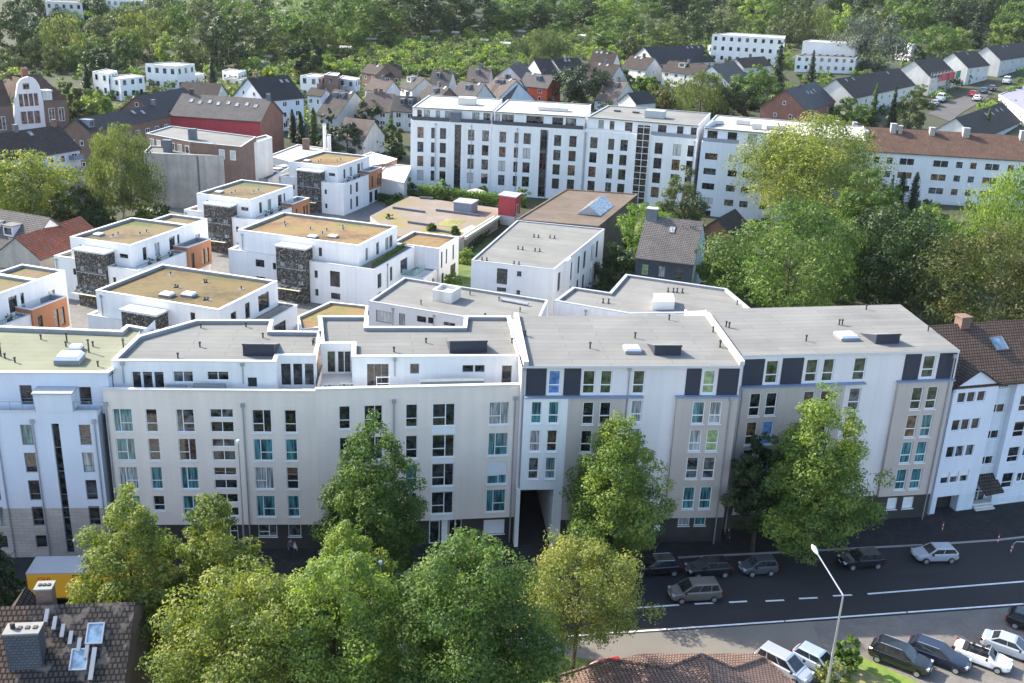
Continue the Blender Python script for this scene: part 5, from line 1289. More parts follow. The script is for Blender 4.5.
for s in (.4, L - .5): pipe_on_wall(t, A, B, s, 0, 15.5, r=.1)
A, B = at(701.5, 141.3, 16.3), at(800, 150, 16.3)
B = (A[0] + 34 * .96, A[1] - 34 * .28)
c = cpx(A, B, ((585, 643),), 302, **z8) + cpx(A, B, ((697, 740),), 320, **z8)
c = [(a, b, 'three' if i == 0 else 'v') for i, (a, b, l) in enumerate(c)] + [(9.6, 11.4, 'v'), (14, 15.8, 'v'), (18, 19.6, 'v')]
gar = cpx(A, B, ((545, 622),), 600, **z8)
t, u, n, L = row_unit('right unit of the long white row, small triple windows over a dark garage mouth', A, B, c, ((12.5, 13.9), (9.2, 10.6), (5.9, 7.3), (2.7, 4.1)), tcols=[(.8, 3, 'v'), (5.2, 7.2, 'v'), (9.5, 11.5, 'v'), (14, 16, 'v')], base=[(.3, 3.6, -.8, 1.2, None)], wm='render_bluewhite')
panel(t, lp(A, B, 0, -1.0), lp(A, B, L, -1.0), .1, 3.9, -.9, 1.4, 'opening_shade', 0, 'garage_mouth')  # near black sheet painted as the shade inside the garage
glass_rail(t, A, B, .2, 8, 16.3, 'rail_grey')
for s, o, w, hh in ((10, -6, 2, 1.2), (13, -8, 4, .8), (6, -12, 3, 1)): mb = MB(u); local_box(mb, A, B, s, s + w, o - 2, o, 19.0, 19.0 + hh); mb.build('roof_box', 'concrete_light', t)
mb = MB(u); M = Matrix.Translation((*lp(A, B, 0, 0), 0)) @ Matrix.Rotation(math.atan2(u[1], u[0]), 4, 'Z'); mb.tube([M @ Vector((.4, 2.0, 18.9)), M @ Vector((1.6, 7, 19.6)), M @ Vector((2.8, 12, 19.0))], .55, 10); mb.build('skylight_vault', 'zinc', t)
# white block with the red brown tiled roof
t, P, L = gable_house('long white block with red brown tiled roof and a row of chimneys', (828, 124), (1060, 138.3), 16.5, 16.5, 12.0, 'render_white', 'tile_red_brown', name='apartment_building', cat='apartment block', zb=0, ncol=0, gwin=0, chim=())
A_, B_ = P(0, 8.25, 0)[:2], P(L, 8.25, 0)[:2]
for x0, x1, n_ in ((838, 845, 1), (873.5, 880, 1), (886.5, 893, 1), (899.5, 914.5, 2), (933.5, 949, 2), (956.5, 964, 1), (971, 978, 1), (986, 1001, 2), (1009, 1016, 1), (1024, 1034, 1)):
    a, b = uvpx(A_, B_, x0, 160)[0], uvpx(A_, B_, x1, 160)[0]
    for k in range(3):
        flat_window(t, A_, B_, a, b, 9.0 - 3.3 * k, 10.7 - 3.3 * k, R.choice([D_, 'glass_mid', 'glass_mid', 'glass_warm']), 'frame_white', n_)
a, b = uvpx(A_, B_, 852, 160)[0], uvpx(A_, B_, 866, 160)[0]; 
mb = MB(); local_box(mb, A_, B_, a, b, -.1, .06, 5.5, 11); mb.build('stair_window', 'glass_mid', t)
mb = MB()
for i in range(5): local_box(mb, A_, B_, a + (b - a) * i / 4 - .06, a + (b - a) * i / 4 + .06, .0, .12, 5.4, 11.05)
for i in range(6): local_box(mb, A_, B_, a, b, .0, .11, 5.5 + i * 1.08, 5.62 + i * 1.08)
mb.build('stair_frame', 'frame_white', t)
for px, w, h_ in ((835, 1.3, 1.3), (853, .9, 1.2), (892, 1.3, 1.4), (899, .9, 1.0), (931, 1.2, 1.0), (965, 1.5, 1.4), (1022, 1.2, 1.5)):
    s = uvpx(P(0, 0, 0)[:2], P(L, 0, 0)[:2], px, 130)[0]; mb = MB()
    M = Matrix.Translation(P(s, 1.2, 0)) @ Matrix.Rotation(math.atan2(B_[1] - A_[1], B_[0] - A_[0]), 4, 'Z')
    mb.box(-w / 2, w / 2, -.7, .7, 14.5, 16.3 + h_, 0, M); mb.box(-w / 2 - .08, w / 2 + .08, -.78, .78, 16.3 + h_, 16.5 + h_, 1, M); mb.build('chimney', ['concrete_wall', 'coping_grey'], t)
q = P(uvpx(P(0, 0, 0)[:2], P(L, 0, 0)[:2], 862, 135)[0], 2.6, 15.2); dome(t, q[0], q[1], q[2] - .2, 2.0, 1.6, 1.1, -.1)

# ================================================================ the old quarter on the left
t, P, L = house('dark roofed tenement with blue balconies on its white end at the left edge', (-30, 137.5), (58, 125.5), (87, 147), 14, 36, wm='render_bluewhite', rm='tile_dark', name='tenement_house', ncol=7, floors=3, gwin=0, chim=(.5, .95), sky=((.6, 2, 1),), zb=0)
A_, B_ = P(L, 5, 0), P(L, -5, 0)
for px, py in ((82, 164), (82, 177), (82, 189)):
    q = at(px, py, 0); 
def balcony(parent, c, u, w, d, z, mat='render_slate'):
    mb = MB(); M = Matrix.Translation((c[0], c[1], z)) @ Matrix.Rotation(math.atan2(u[1], u[0]), 4, 'Z')
    mb.box(0, w, -d, 0, -.15, 0, 0, M); mb.box(0, w, -d, -d + .08, 0, 1.0, 1, M); mb.box(0, .08, -d + .08, 0, 0, 1.0, 1, M); mb.box(w - .08, w, -d + .08, 0, 0, 1.0, 1, M)
    return mb.build('balcony', ['concrete_light', mat], parent)
hd = P(L * .8, 0, 0)
ue = Vector(P(L, 0, 0)) - Vector(P(0, 0, 0)); ue.normalize(); dq, zq = fit_eave((-30, 137.5), (58, 125.5), (87, 147), 14, 36); dq = min(dq, 9.5)
for z in (1.6, 4.6, 7.6): q = P(L * .86, dq, 0); balcony(t, q, (ue.x, ue.y), L * .12, 1.6, z)
house('long dark roofed house with a blue grey dormer, beyond the birch tree', (75, 119), (157, 102.5), (163, 115), 13, 34, wm='brick_brown', rm='tile_black', ncol=8, floors=2, chim=(.95,), sky=((.62, 2.0, 1), (.72, 2.6, 1)), dorm=((.06, .5, 1, 1.8),), zb=0)
house('black roofed hall rising behind the long dark roofed house', (136, 96.5), (183, 82.3), (164, 110), 13, 36, wm='brick_brown', rm='tile_black', ncol=4, chim=())
house('low dark roofed hall right of the black roofed hall, left of the spruce', (183, 82), (221, 83.6), (220, 92), 9, 30, wm='render_oldwhite', rm='tile_dark', ncol=3, chim=())
t, P, L = house('long red walled hall with a brick gable end and a row of roof lights', (183, 90.5), (271, 97), (200, 115), 15, 32, wm='paint_red', rm='tile_grey', gable_mat='brick_red', name='hall', cat='hall', ncol=0, gwin=0, chim=(.1, .97), sky=[(.12 + .105 * k, 3.4 + .5 * (k % 2), 1) for k in range(8)], zb=0)
# flat roofed brick workshop and the blank concrete wall
t, q = flat_block('brick fronted workshop with a pale flat roof below the red walled hall', 'workshop', 'workshop', ((146, 133.5), (171, 126), (256, 137), (241, 147), (190, 142)), 13.5, 'brick_brown', 'felt_light', .2, 'coping_grey', flat=(1, -.2))
A, B = at(146, 133.5, 13.5), at(190, 142, 13.5)
for k in range(6): s = 1.2 + k * 2.35; flat_window(t, A, B, s, s + 1.3, 10.6, 12.6, R.choice(['glass_pale', 'glass_curtain', 'glass_mid']), 'frame_white')
A, B = at(190, 142, 13.5), at(241, 147, 13.5)
for s in (6.8, 9.4): flat_window(t, A, B, s, s + 1.3, 10.6, 12.6, 'glass_curtain', 'frame_white')
mb = MB(); x, y = at(193, 139, 13.4); mb.box(x - .8, x + .8, y - .6, y + .6, 13.3, 15.6); mb.build('chimney', 'chimney_clad', t)
c0, c1, c2, c3 = at(143, 153, 11.3), at(223.5, 156, 11.3), at(242.5, 149.5, 11.3), at(150, 146, 11.3)
t, q = flat_block('blank stained concrete wall of an old industrial building behind the birch', 'warehouse', 'industrial building', (c0, c1, c2, c3), 11.3, 'concrete_wall', 'felt_light', .25, 'concrete_light', px=False, flat=(1, -.2), th=.25)
for px, py, w in ((168, 152, 1.6), (210, 155, 2.0)):
    x, y = at(px, py, 11.0); mb = MB(); mb.box(x - w / 2, x + w / 2, y - .6, y + .6, 10, 13.4); mb.box(x - w / 2 - .1, x + w / 2 + .1, y - .7, y + .7, 13.4, 13.55); mb.build('chimney', 'chimney_clad', t)
panel(t, c0, c1, 11.0, 11.35, 3, 11, 'chimney_clad', .12, 'soot_pipe')
for s, z in ((3.0, 0), (12.5, 0)): pass
t, q = flat_block('tall narrow old white workshop end between the concrete wall and the red walled hall', 'workshop', 'workshop', ((239.5, 142), (266, 135), (272, 137.5), (248, 145)), 12.5, 'render_oldwhite', 'felt_light', .2, 'coping', flat=(1, -.2))
A, B = at(239.5, 142, 12.5), at(248, 145, 12.5)
t, q = flat_block('black flat roof with eight white dome lights beside the concrete wall', 'workshop', 'workshop', ((244, 176), (265, 164), (290, 167.5), (268, 180)), 4.5, 'render_oldwhite', 'felt_black', .2, 'coping_grey', flat=(1, -.3))
for px, py in ((249.5, 173.7), (256, 171), (262, 167.8), (268.5, 165.3), (262.5, 175.7), (270.5, 172.5), (277.8, 169.6), (284, 167.2)): x, y = at(px, py, 4.3); dome(t, x, y, 4.3, 2.0, 1.6, .5, -.5)
t, q = flat_block('low grey shed with a pale roof carrying two vent boxes, behind the rearmost villa', 'shed', 'shed', ((268, 156), (298, 144.5), (330, 149), (291, 162)), 5.5, 'render_slate', 'felt_white', .2, 'coping', flat=(1, -.3))
x, y = at(306, 149, 5.4); mb = MB(); mb.box(x - .8, x + .8, y - .6, y + .6, 5.3, 8); mb.build('chimney', 'brick_brown', t)
t, q = flat_block('white flat roofed garage range just right of the rearmost villa, upper one', 'garage', 'garage', ((361, 156), (371, 152), (397, 159), (386, 163.5), (368, 166)), 5.5, 'brick_brown', 'felt_white', .15, 'coping', flat=(1, -.3))
t, q = flat_block('white flat roofed garage range just right of the rearmost villa, lower and larger one', 'garage', 'garage', ((374.5, 177.5), (386.6, 163.8), (412, 166), (404, 183)), 4.8, 'render_oldwhite', 'felt_white', .15, 'coping', flat=(1, -.3))
for px, py0, py1, lab in ((325, 151, 125, 'taller of the two thin white chimney pipes behind the rearmost villa'), (329.5, 153, 135.5, 'shorter of the two thin white chimney pipes behind the rearmost villa')):
    x, y = at(px, py0, 5.4); z1 = height_at(x, y, py1)
    t = thing('chimney_pipe', lab, 'chimney', (x, y, 5.4)); mb = MB(); mb.tube([(x, y, 5.4), (x, y, z1)], .42, 10); mb.build('shaft', 'render_white', t); mb = MB(); mb.tube([(x, y, z1), (x, y, z1 + .25)], .5, 10); mb.build('cap', 'coping_grey', t)
house('grey tiled house with two dormers and a pink gable at the left edge', (-14, 207.5), (48.6, 217.8), (14, 238), 10, 40, wm='render_grey', rm='tile_grey', gable_mat='render_lilac', ncol=4, gwin=0, chim=(), dorm=((.34, 1.6, 1, 2.0), (.62, 1.6, 1, 2.0)), dw='render_bluewhite', zb=0)
house('barn with weathered orange red tiles and a blank grey gable, left of the white villas', (15.2, 237.8), (80, 216.7), (37.5, 258.8), 8.5, 36, wm='concrete_wall', rm='tile_old_red', ncol=0, gwin=0, chim=(), zb=0, name='barn', cat='barn', over=.1)
t, q = flat_block('small white lean-to at the left edge below the grey tiled house', 'lean_to', 'shed', ((-12, 236), (0, 236), (12, 240), (-8, 252)), 4, 'render_white', 'felt_light', .2, 'coping', flat=(1, -.3))
t, q = flat_block('low shed with a brown earth roof between the barn and the white villas', 'shed', 'shed', ((37, 262), (60, 255), (66, 265), (40, 271)), 3, 'render_oldwhite', 'sedum', .2, 'coping_grey', flat=(1, -.3))
# ornate school
A, B = at(13.8, 151, 0), at(45.8, 148, 0)
t = thing('school_building', 'ornate old brick building with a curved white gable and brown roofs, far left', 'old building', (*A, 0))
u, n, L = frame_of(A, B)
out = [uvpx(A, B, *p) for p in ((13.9, 118), (14.1, 100), (16.0, 93), (17.2, 84), (20.0, 79.5), (23.4, 77.6), (28, 76.4), (32, 77.2), (35.1, 79.3), (38.6, 84.5), (40.4, 90.5), (42.4, 99), (43.3, 107), (44.4, 118))]
s0, s1 = min(o[0] for o in out), max(o[0] for o in out)
mb = MB(); P3 = lambda s, o, z: (*lp(A, B, s, o), z)
prof = [(s1, 0)] + [(s, z) for s, z in reversed(out)] + [(s0, 0)]
mb.face([P3(s, .3, z) for s, z in [(s0, 0), (s1, 0)] + list(reversed(out))]); mb.face([P3(s, -.4, z) for s, z in [(s1, 0), (s0, 0)] + list(out)])
for (sa, za), (sb, zb_) in zip(prof, prof[1:]): mb.face([P3(sa, .3, za), P3(sa, -.4, za), P3(sb, -.4, zb_), P3(sb, .3, zb_)])
mb.build('gable', 'render_lilac', t)
mb = MB()
zr_ = max(o[1] for o in out); 
wall(mb, lp(A, B, s0 - 14), lp(A, B, s0), 0, zr_ * .62); wall(mb, lp(A, B, s1), lp(A, B, s1 + 6.5), 0, zr_ * .66)
mb.face([P3(s1 + 6.5, 0, 0), P3(s1 + 6.5, -22, 0), P3(s1 + 6.5, -22, zr_ * .66), P3(s1 + 6.5, 0, zr_ * .66)])
mb.build('wall', 'brick_brown', t)
for z0 in (zr_ * .60, zr_ * .36):
    m = 4 if z0 > zr_ * .5 else 3
    for k in range(m):
        w = L * .62 / m; s = s0 + L * .19 + k * w; flat_window(t, lp(A, B, 0, .31), lp(A, B, L, .31), s + .15, s + w - .15, z0, z0 + zr_ * .17, 'glass_mid', 'brick_red', 2)
s = (s0 + s1) / 2; flat_window(t, lp(A, B, 0, .31), lp(A, B, L, .31), s - .8, s + .8, zr_ * .83, zr_ * .91, 'glass_mid', 'brick_red', 2)
for k in range(2): flat_window(t, lp(A, B, 0, .02), lp(A, B, 40, .02), s1 + 1.2 + k * 2.6, s1 + 2.8 + k * 2.6, zr_ * .36, zr_ * .55, 'glass_mid', 'frame_white', 2)
for k in range(3): flat_window(t, lp(A, B, -14, .02), lp(A, B, 0, .02), 2.0 + k * 4 + s0, 3.8 + k * 4 + s0, zr_ * .3, zr_ * .48, 'glass_mid', 'frame_white', 2)
mb = MB(u)
mb.face([P3(s0 - 14, .2, zr_ * .62), P3(s0, .2, zr_ * .62), P3(s0 + 1, -7, zr_ * .93), P3(s0 - 14, -7, zr_ * .93)]); mb.face([P3(s1 - .4, .2, zr_ * .66), P3(s1 + 6.8, .2, zr_ * .66), P3(s1 + 3, -8, zr_ * .98), P3(s0 + 2, -8, zr_ * .98)])
mb.face([P3(s1 + 6.8, .2, zr_ * .66), P3(s1 + 6.8, -22, zr_ * .66), P3(s1 + 3, -8, zr_ * .98)])
mb.face([P3((s0 + s1) / 2, -.4, zr_ * .97), P3(s1, -.4, zr_ * .70), P3(s1, -9, zr_ * .70), P3((s0 + s1) / 2, -9, zr_ * .97)]); mb.face([P3(s0, -.4, zr_ * .70), P3((s0 + s1) / 2, -.4, zr_ * .97), P3((s0 + s1) / 2, -9, zr_ * .97), P3(s0, -9, zr_ * .70)])
mb.build('roof', 'tile_brown', t)
mb = MB(u); local_box(mb, A, B, s1 - 2.2, s1 - .6, -6.5, -5.5, zr_ * .8, zr_ * 1.08); mb.build('chimney', 'brick_red', t)
mb = MB(u); local_box(mb, A, B, s1 + .2, s1 + 2.6, -2.2, .1, zr_ * .66, zr_ * .78); local_box(mb, A, B, s1, s1 + 2.8, -2.6, .3, zr_ * .78, zr_ * .80); mb.build('dormer', 'render_oldwhite', t)

# ================================================================ houses towards the allotments
W_, T_ = 'render_oldwhite', 'tile_weathered'
t15, P, L = house('tall pale blue block with dark roof behind the red walled hall', (248, 78), (287, 73), (305, 95), 15, 38, wm='render_paleblue', rm='tile_black', name='tenement_house', ncol=3, floors=3, gwin=3, chim=(.2,), sky=((.7, 3, 1), (.85, 3, 1)))
for a in (
 ('pale roofed small gabled house in front of the brown brick one', (372.5, 78), (393, 81), (386, 92), dict(rm='tile_pinkish', wm='render_lilac')),
 ('gabled house with a large glazed dormer box, mid left of the far houses', (412.5, 73.5), (425, 78), (413, 90), dict(dorm=((.3, .6, 1, 3.4),), dw='render_grey')),
 ('brown roofed gabled house with pale right gable nearest the gardens, left of the pinkish one', (433.5, 69.7), (452.5, 71), (446, 86), dict(rm=T_, dorm=((.35, 1.0, 1, 1.0),))),
 ('pinkish roofed gabled house nearest the gardens', (470, 66.5), (491, 67.8), (482, 82), dict(rm='tile_pinkish', dorm=((.4, 1.0, 1, 1.0),))),
 ('dark grey roofed gabled house just above the left end of the white row', (461.4, 80.5), (484.3, 84), (476, 95), dict(rm='tile_grey', dorm=((.5, 1.0, 1, 1.4),), sky=((.75, 1.2, 1),))),
 ('brown gabled house with a dark gable behind the left end of the white row', (429.7, 83.6), (448.7, 88), (436, 98), dict(rm=T_, gable_mat='brick_brown', sky=((.8, 1, 1),), dorm=((.6, .8, 1, .9),))),
 ('grey tiled house with two round dark dormers left of the white row', (396, 95.7), (419, 97), (411, 112), dict(rm='tile_weathered', dorm=((.35, .8, 1, 1.1), (.7, .8, 1, 1.1)))),
 ('pale roofed house with two chimneys behind the dark shrub', (368, 92.3), (394, 94), (385, 105), dict(rm='tile_pinkish', chim=(.3, .5))),
 ('pink roofed house half hidden by the roof of the white row', (497, 76), (516, 80.5), (505, 91), dict(rm='tile_pinkish', wm='render_paleblue', dorm=((.3, .8, 1, 1.0),), sky=((.7, 1, 1),))),
 ('brown brick house with dark roof, left gable lit, behind the modern white flats', (369, 63), (384, 66), (381, 75), dict(rm='tile_dark', wm='brick_brown', gwin=1, sky=((.6, 1, 1),))),
 ('dark roofed house behind the brown brick one', (384, 64), (401, 64.5), (398, 73), dict(rm='tile_dark', wm='brick_brown')),
 ('white gabled house with two dark dormers among conifers', (335, 88.6), (354.7, 91.7), (347, 106), dict(rm=T_, dorm=((.3, .9, 1, 1.2), (.62, .9, 1, 1.2)), sky=((.82, 1.4, 1),))),
 ('small flat fronted house with a dark lean-to beside the tall pale blue block', (312, 87), (326, 89), (322, 96), dict(rm='tile_dark', wm='render_paleblue')),
 ('low long roof behind the garage range among shrubs', (346, 117), (374, 120.5), (372, 132), dict(rm='tile_pinkish', ncol=0, gwin=0, chim=())),
 ('white gabled house at the edge of the gardens left of the dark roofed terrace', (509, 66), (523, 62.5), (526, 78), dict(rm='tile_grey')),
 ('left half of the dark roofed terrace behind the red house', (534, 59), (549, 58.4), (556, 71), dict(rm='tile_black', chim=())),
 ('right half of the dark roofed terrace behind the red house', (552.5, 58.6), (578, 57), (582, 67.5), dict(rm='tile_black', sky=((.4, 2, 1), (.55, 2, 1)))),
 ('bright red gabled house with a grey roof', (527, 71.8), (554.6, 75.2), (543, 88), dict(rm='tile_grey', wm='paint_red_house', dorm=((.55, 1.0, 1, 1.2),), sky=((.2, 1.2, 1),), chim=(.6, .95))),
 ('brown roofed gabled house left of the red one, in front of a white roof', (499, 77.2), (520, 79.6), (509, 92), dict(rm='tile_pinkish', wm='render_paleblue', dorm=((.3, .8, 1, 1.0),), sky=((.5, 1, 1),))),
 ('dark roofed white house with three roof lights, rearmost of the middle group', (594, 50.8), (617, 52.8), (606, 62.8), dict(rm='tile_dark', sky=((.1, 1.4, 1), (.3, 1.4, 1), (.55, 1.4, 1)))),
 ('dark roofed white house with two roof lights just behind the large pine', (593, 61.6), (619.3, 64.8), (608, 76), dict(rm='tile_dark', sky=((.25, 1.6, 1), (.55, 1.6, 1)))),
 ('pinkish roofed house right of the large pine', (609, 79.4), (628, 82.3), (620, 95), dict(rm='tile_pinkish', dorm=((.6, .8, 1, .9),))),
 ('dark roofed white house with a blank gable in the middle of the far group', (631.4, 54.6), (654.7, 58.2), (643, 69.5), dict(rm='tile_dark', sky=((.2, 1.6, 1), (.45, 1.6, 1)), chim=(.55,))),
 ('long white hall with dark solar roof in the far group', (644, 47), (702, 42.4), (709, 52.5), dict(rm='tile_black', name='hall', cat='hall', ncol=6, floors=1, chim=(), sky=((.7, 2, 1), (.78, 2, 1), (.9, 2, 1)))),
 ('white house with a box dormer below the solar roofed hall', (669.7, 59.4), (708, 65), (676, 71.5), dict(rm='tile_dark', ncol=4, dorm=((.42, .3, 1, 3.0),), dw=W_)),
 ('pale low house below the white terraced flats', (712, 66), (738, 57), (742, 63), dict(rm='tile_grey', wm='render_white')),
 ('small brown roofed house in front of the white terraced flats', (736, 58.5), (764, 54.5), (768, 59), dict(rm='tile_brown', ncol=1)),
 ('dark blue roofed corner behind the roofs of the white row', (628, 93), (648, 90.5), (652, 96), dict(rm='tile_black', ncol=0, gwin=0, chim=())),
 ('brick house with a large dark roof, its gable facing the camera', (786, 89.5), (816, 77.5), (836, 97), dict(rm='tile_black', wm='brick_red', gable_mat='brick_red', gwin=2, sky=((.45, 4, 1), (.55, 4.4, 1), (.68, 4, 1)), zr=14)),
 ('left row of white houses with dark roofs, gable facing the camera', (836, 79), (900, 61.5), (917, 77.8), dict(rm='tile_dark', ncol=8, gwin=1, sky=((.1, 2, 1), (.2, 2, 1), (.75, 2, 1)), zr=13.5)),
 ('dark roofed house with white gable behind the scaffolded one', (953.5, 53), (976, 48.5), (989, 63), dict(rm='tile_dark', ncol=3, gwin=1, zr=13, sky=((.5, 2, 1),))),
 ('white gabled house with dark roof at the top right, last of its row', (987, 46.5), (1030, 36.5), (1016, 56), dict(rm='tile_dark', ncol=5, gwin=1, zr=13, sky=((.3, 2, 1), (.4, 2, 1)))),
 ('dark roofed row with pale roof lights at the right edge, below the lilac roof', (956, 118), (1003, 96), (1026, 113), dict(rm='tile_dark', ncol=6, gwin=1, zr=9, sky=((.5, 3, 1), (.62, 3.6, 1), (.75, 3, 1), (.85, 3.4, 1)), chim=())),
 ('white gabled house at the top left behind the trees', (30, 17), (55, 14), (58, 22), dict(rm='tile_brown', zr=9)),
 ('pale house with brown roof at the top edge, left of the wood', (125, 8), (150, 5), (152, 12), dict(rm='tile_brown', zr=9)),
 ('white gabled house at the top edge beside the wood', (178, 4), (192, 1), (195, 8), dict(rm='tile_brown', zr=9)),
):
    kw = dict(wm=W_, rm=T_, ncol=2, gwin=1, chim=(.5,)); kw.update(a[4]); zr = kw.pop('zr', 9.5)
    house(a[0], a[1], a[2], a[3], zr, 38, **kw)
# scaffolded house
t, P, L = house('house under repair with scaffolding, red and green sheets on its front', (914, 60.5), (940, 54), (950, 72), 13, 38, wm='render_oldwhite', rm='tile_dark', ncol=4, gwin=1)
dq, zq = fit_eave((914, 60.5), (940, 54), (950, 72), 13, 38); dq = min(dq, 9.5)
mb = MB()
for k in range(9):
    s = -1 + (L + 2) * k / 8
    for o in (.4, 1.3): mb.tube([P(s, dq + o, 0), P(s, dq + o, zq + 2)], .05, 5)
for z in (2, 4, 6, 8):
    if z < zq + 2:
        for o in (.4, 1.3): mb.tube([P(-1, dq + o, z), P(L + 1, dq + o, z)], .05, 5)
sc = mb.build('scaffold', 'steel', t)
for s0, s1, mname in ((L * .3, L * .5, 'tarp_red'), (L * .6, L * .85, 'tarp_red'), (L * .9, L * 1.1, 'tarp_green')):
    mb = MB(); mb.face([P(s0, dq + 1.4, zq - 2), P(s1, dq + 1.4, zq - 2), P(s1, dq + 1.4, zq + 1), P(s0, dq + 1.4, zq + 1)]); mb.build('tarp', mname, sc)

def far_block(label, pts, h, wm='render_white', roof='felt_white', rows=1, n=4, name='flat_roofed_house', cat='house', faces=(0,), group=None, base=0):
    q = ccw([att(*p, h) for p in pts]); z0 = min(terrain(*p) for p in q)
    t = thing(name, label, cat, (*q[0], z0), 0, group); mb = MB()
    for a, b in zip(q, q[1:] + q[:1]): wall(mb, a, b, z0 - 2, z0 + h)
    mb.build('wall', wm, t); roof_deck(t, q, z0 + h, .2, .3, roof, 'coping')
    cen = (sum(p[0] for p in q) / len(q), sum(p[1] for p in q) / len(q))
    for a, b in zip(q, q[1:] + q[:1]):
        u, nn, L = frame_of(a, b)
        if nn[0] * -cen[0] + nn[1] * -cen[1] < 0 or L < 3: continue
        m = max(1, min(n, int(L / 3)))
        for r in range(rows):
            for k in range(m):
                s = L * (k + .5) / m; z = z0 + h * (r + .4) / rows; flat_window(t, a, b, s - .7, s + .7, z, z + min(1.8, h / rows * .45), R.choice([D_, 'glass_mid']), 'frame_grey')
    return t, q
far_block('upper storey of the white terraced flats at the top right of centre', ((712.5, 33.5), (732, 29.5), (786, 33.5), (784, 38.5)), 13, rows=3, n=9, name='terraced_flats', cat='apartment block')
far_block('lower white front of the terraced flats with yellow and red panels', ((708, 45.5), (715, 41), (782, 45), (776, 50)), 7, rows=2, n=9, name='terraced_flats', cat='apartment block')
far_block('upper storey of the second white flats behind the spruces', ((803, 41), (812, 37.5), (862, 40), (856, 44)), 12, rows=1, n=7, name='terraced_flats', cat='apartment block')
far_block('brownish terrace storey of the second white flats behind the spruces', ((796, 56), (806, 51), (860, 52), (856, 58)), 7, rows=2, n=8, roof='felt_brown', name='terraced_flats', cat='apartment block')
far_block('small white flat roofed block behind the bluish cedar', ((897, 43), (903, 40.5), (918, 41.5), (912, 45)), 8, rows=1)
far_block('two storey white cube house left of the spruce, dark roof terrace', ((145, 63.5), (170, 60.2), (194.5, 62.5), (176, 66.5)), 9, rows=2, n=5)
far_block('long low white house with pale flat roof, behind the dark pointed spruce', ((105, 76), (130, 72), (144, 75), (120, 79)), 7, rows=2, n=5)
far_block('white house with a stepped pale roof left of the long low one', ((92, 71), (106, 67), (117, 69.5), (108, 74)), 8, rows=2, n=3)
far_block('white bungalow right of the cube house', ((183, 73), (193, 70.5), (204, 72.5), (195, 75.5)), 4.5, rows=1, n=3)
far_block('low white house right of the spruce', ((222, 70), (230, 67), (246, 69), (238, 73)), 5, rows=1, n=3)
far_block('small white pavilion above the red walled hall', ((244, 89), (250, 85.5), (257, 88.5), (251, 91)), 4.5, rows=1, n=2)
far_block('low flat garage row in the gardens above the red walled hall', ((224, 77), (232, 74.5), (250, 77.5), (241, 80)), 4, 'render_oldwhite', 'felt_light', 1, 3)
far_block('modern white flat roofed house with a dark middle storey, left part', ((300, 75.5), (312, 71.5), (328, 73.5), (318, 77.5)), 8, rows=2, n=4)
far_block('modern white flat roofed house with a dark middle storey, brick middle part', ((324, 74.5), (330, 70.5), (340, 72), (337, 76)), 9, 'brick_brown', rows=2, n=2)
far_block('modern white flat roofed house with a dark middle storey, right part', ((338, 78), (343, 73.5), (360, 77), (355, 80.5)), 7, 'render_paleblue', rows=2, n=3)
far_block('row of pale flats at the top left edge', ((45, 1.5), (52, -2), (84, -1), (82, 3)), 14, 'render_oldwhite', 'felt_light', 3, 8, 'apartment_building', 'apartment block')
far_block('blue fronted flats at the top edge left of centre', ((106, -1), (112, -4), (143, -3), (142, 1)), 13, 'render_bluewhite', 'felt_light', 3, 7, 'apartment_building', 'apartment block')
far_block('flat lilac metal roofed hall at the right edge', ((1000, 88), (1030, 72), (1060, 100), (1026, 112)), 5, 'render_oldwhite', 'metal_lilac', 1, 4, 'hall', 'hall')
# far street on the right with parked cars
mb = MB(); 
P0 = [((986, 85), (998, 88)), ((963, 97), (981, 102)), ((942, 105), (962, 113)), ((928, 114), (950, 122))]
for (a, b), (c, d) in zip(P0, P0[1:]):
    q = [att(*a), att(*b), att(*d), att(*c)]; q = ccw(q); mb.face([(x, y, terrain(x, y) + .15) for x, y in q])
structure('far_street', mb, 'street_far')
# ================================================================ trees
def trunk_mesh(H, hc, Rd, r, seed, mat='bark', limbs=7):
    q = random.Random(seed); mb = MB()
    top = hc + (H - hc) * .72
    pts = [(0, 0, -.3), (q.uniform(-.1, .1), q.uniform(-.1, .1), hc * .6), (q.uniform(-.2, .2), q.uniform(-.2, .2), hc + .1 * (H - hc)), (q.uniform(-.3, .3), q.uniform(-.3, .3), top)]
    mb.tube(pts, [r * 1.25, r, r * .8, r * .15], 9)
    for k in range(limbs):
        z = hc * .9 + (H - hc) * .5 * q.random(); a = 2 * PI * (k / limbs + .1 * q.random()); l = Rd * q.uniform(.55, .85)
        p0 = (0, 0, z); p1 = (math.cos(a) * l * .5, math.sin(a) * l * .5, z + l * .3); p2 = (math.cos(a) * l, math.sin(a) * l, z + l * .75)
        mb.tube([p0, p1, p2], [r * .42, r * .25, r * .06], 6)
    return mb.mesh('trunk', mat)

def big_tree(label, px, yb, yt, wpx_, kind, mat, n=14000, leaf=.2, name='street_tree', cat='tree', hc=.28, seed=1, group=None, clumps=90, tr=.2, bark='bark', xoff=0.0, **kw):
    x, y = att(px, yb); z0 = terrain(x, y); H = height_at(x, y, yt) - z0
    zc = project(x, y, z0 + H * .6)[2]; Rd = wpx_ / 2 * zc / FPX
    t = thing(name, label, cat, (x, y, z0), 0, group)
    me = leaf_mesh('crown', kind, H * (1 - hc), Rd * (1.0 if kind in ('spruce', 'column') else 1.08 if yb < 400 else .98), n, leaf, seed, mat, clumps, **kw)
    place('crown', me, t, (xoff, 0, H * hc)); place('trunk', trunk_mesh(H, H * hc, Rd, tr, seed, bark), t)
    return t

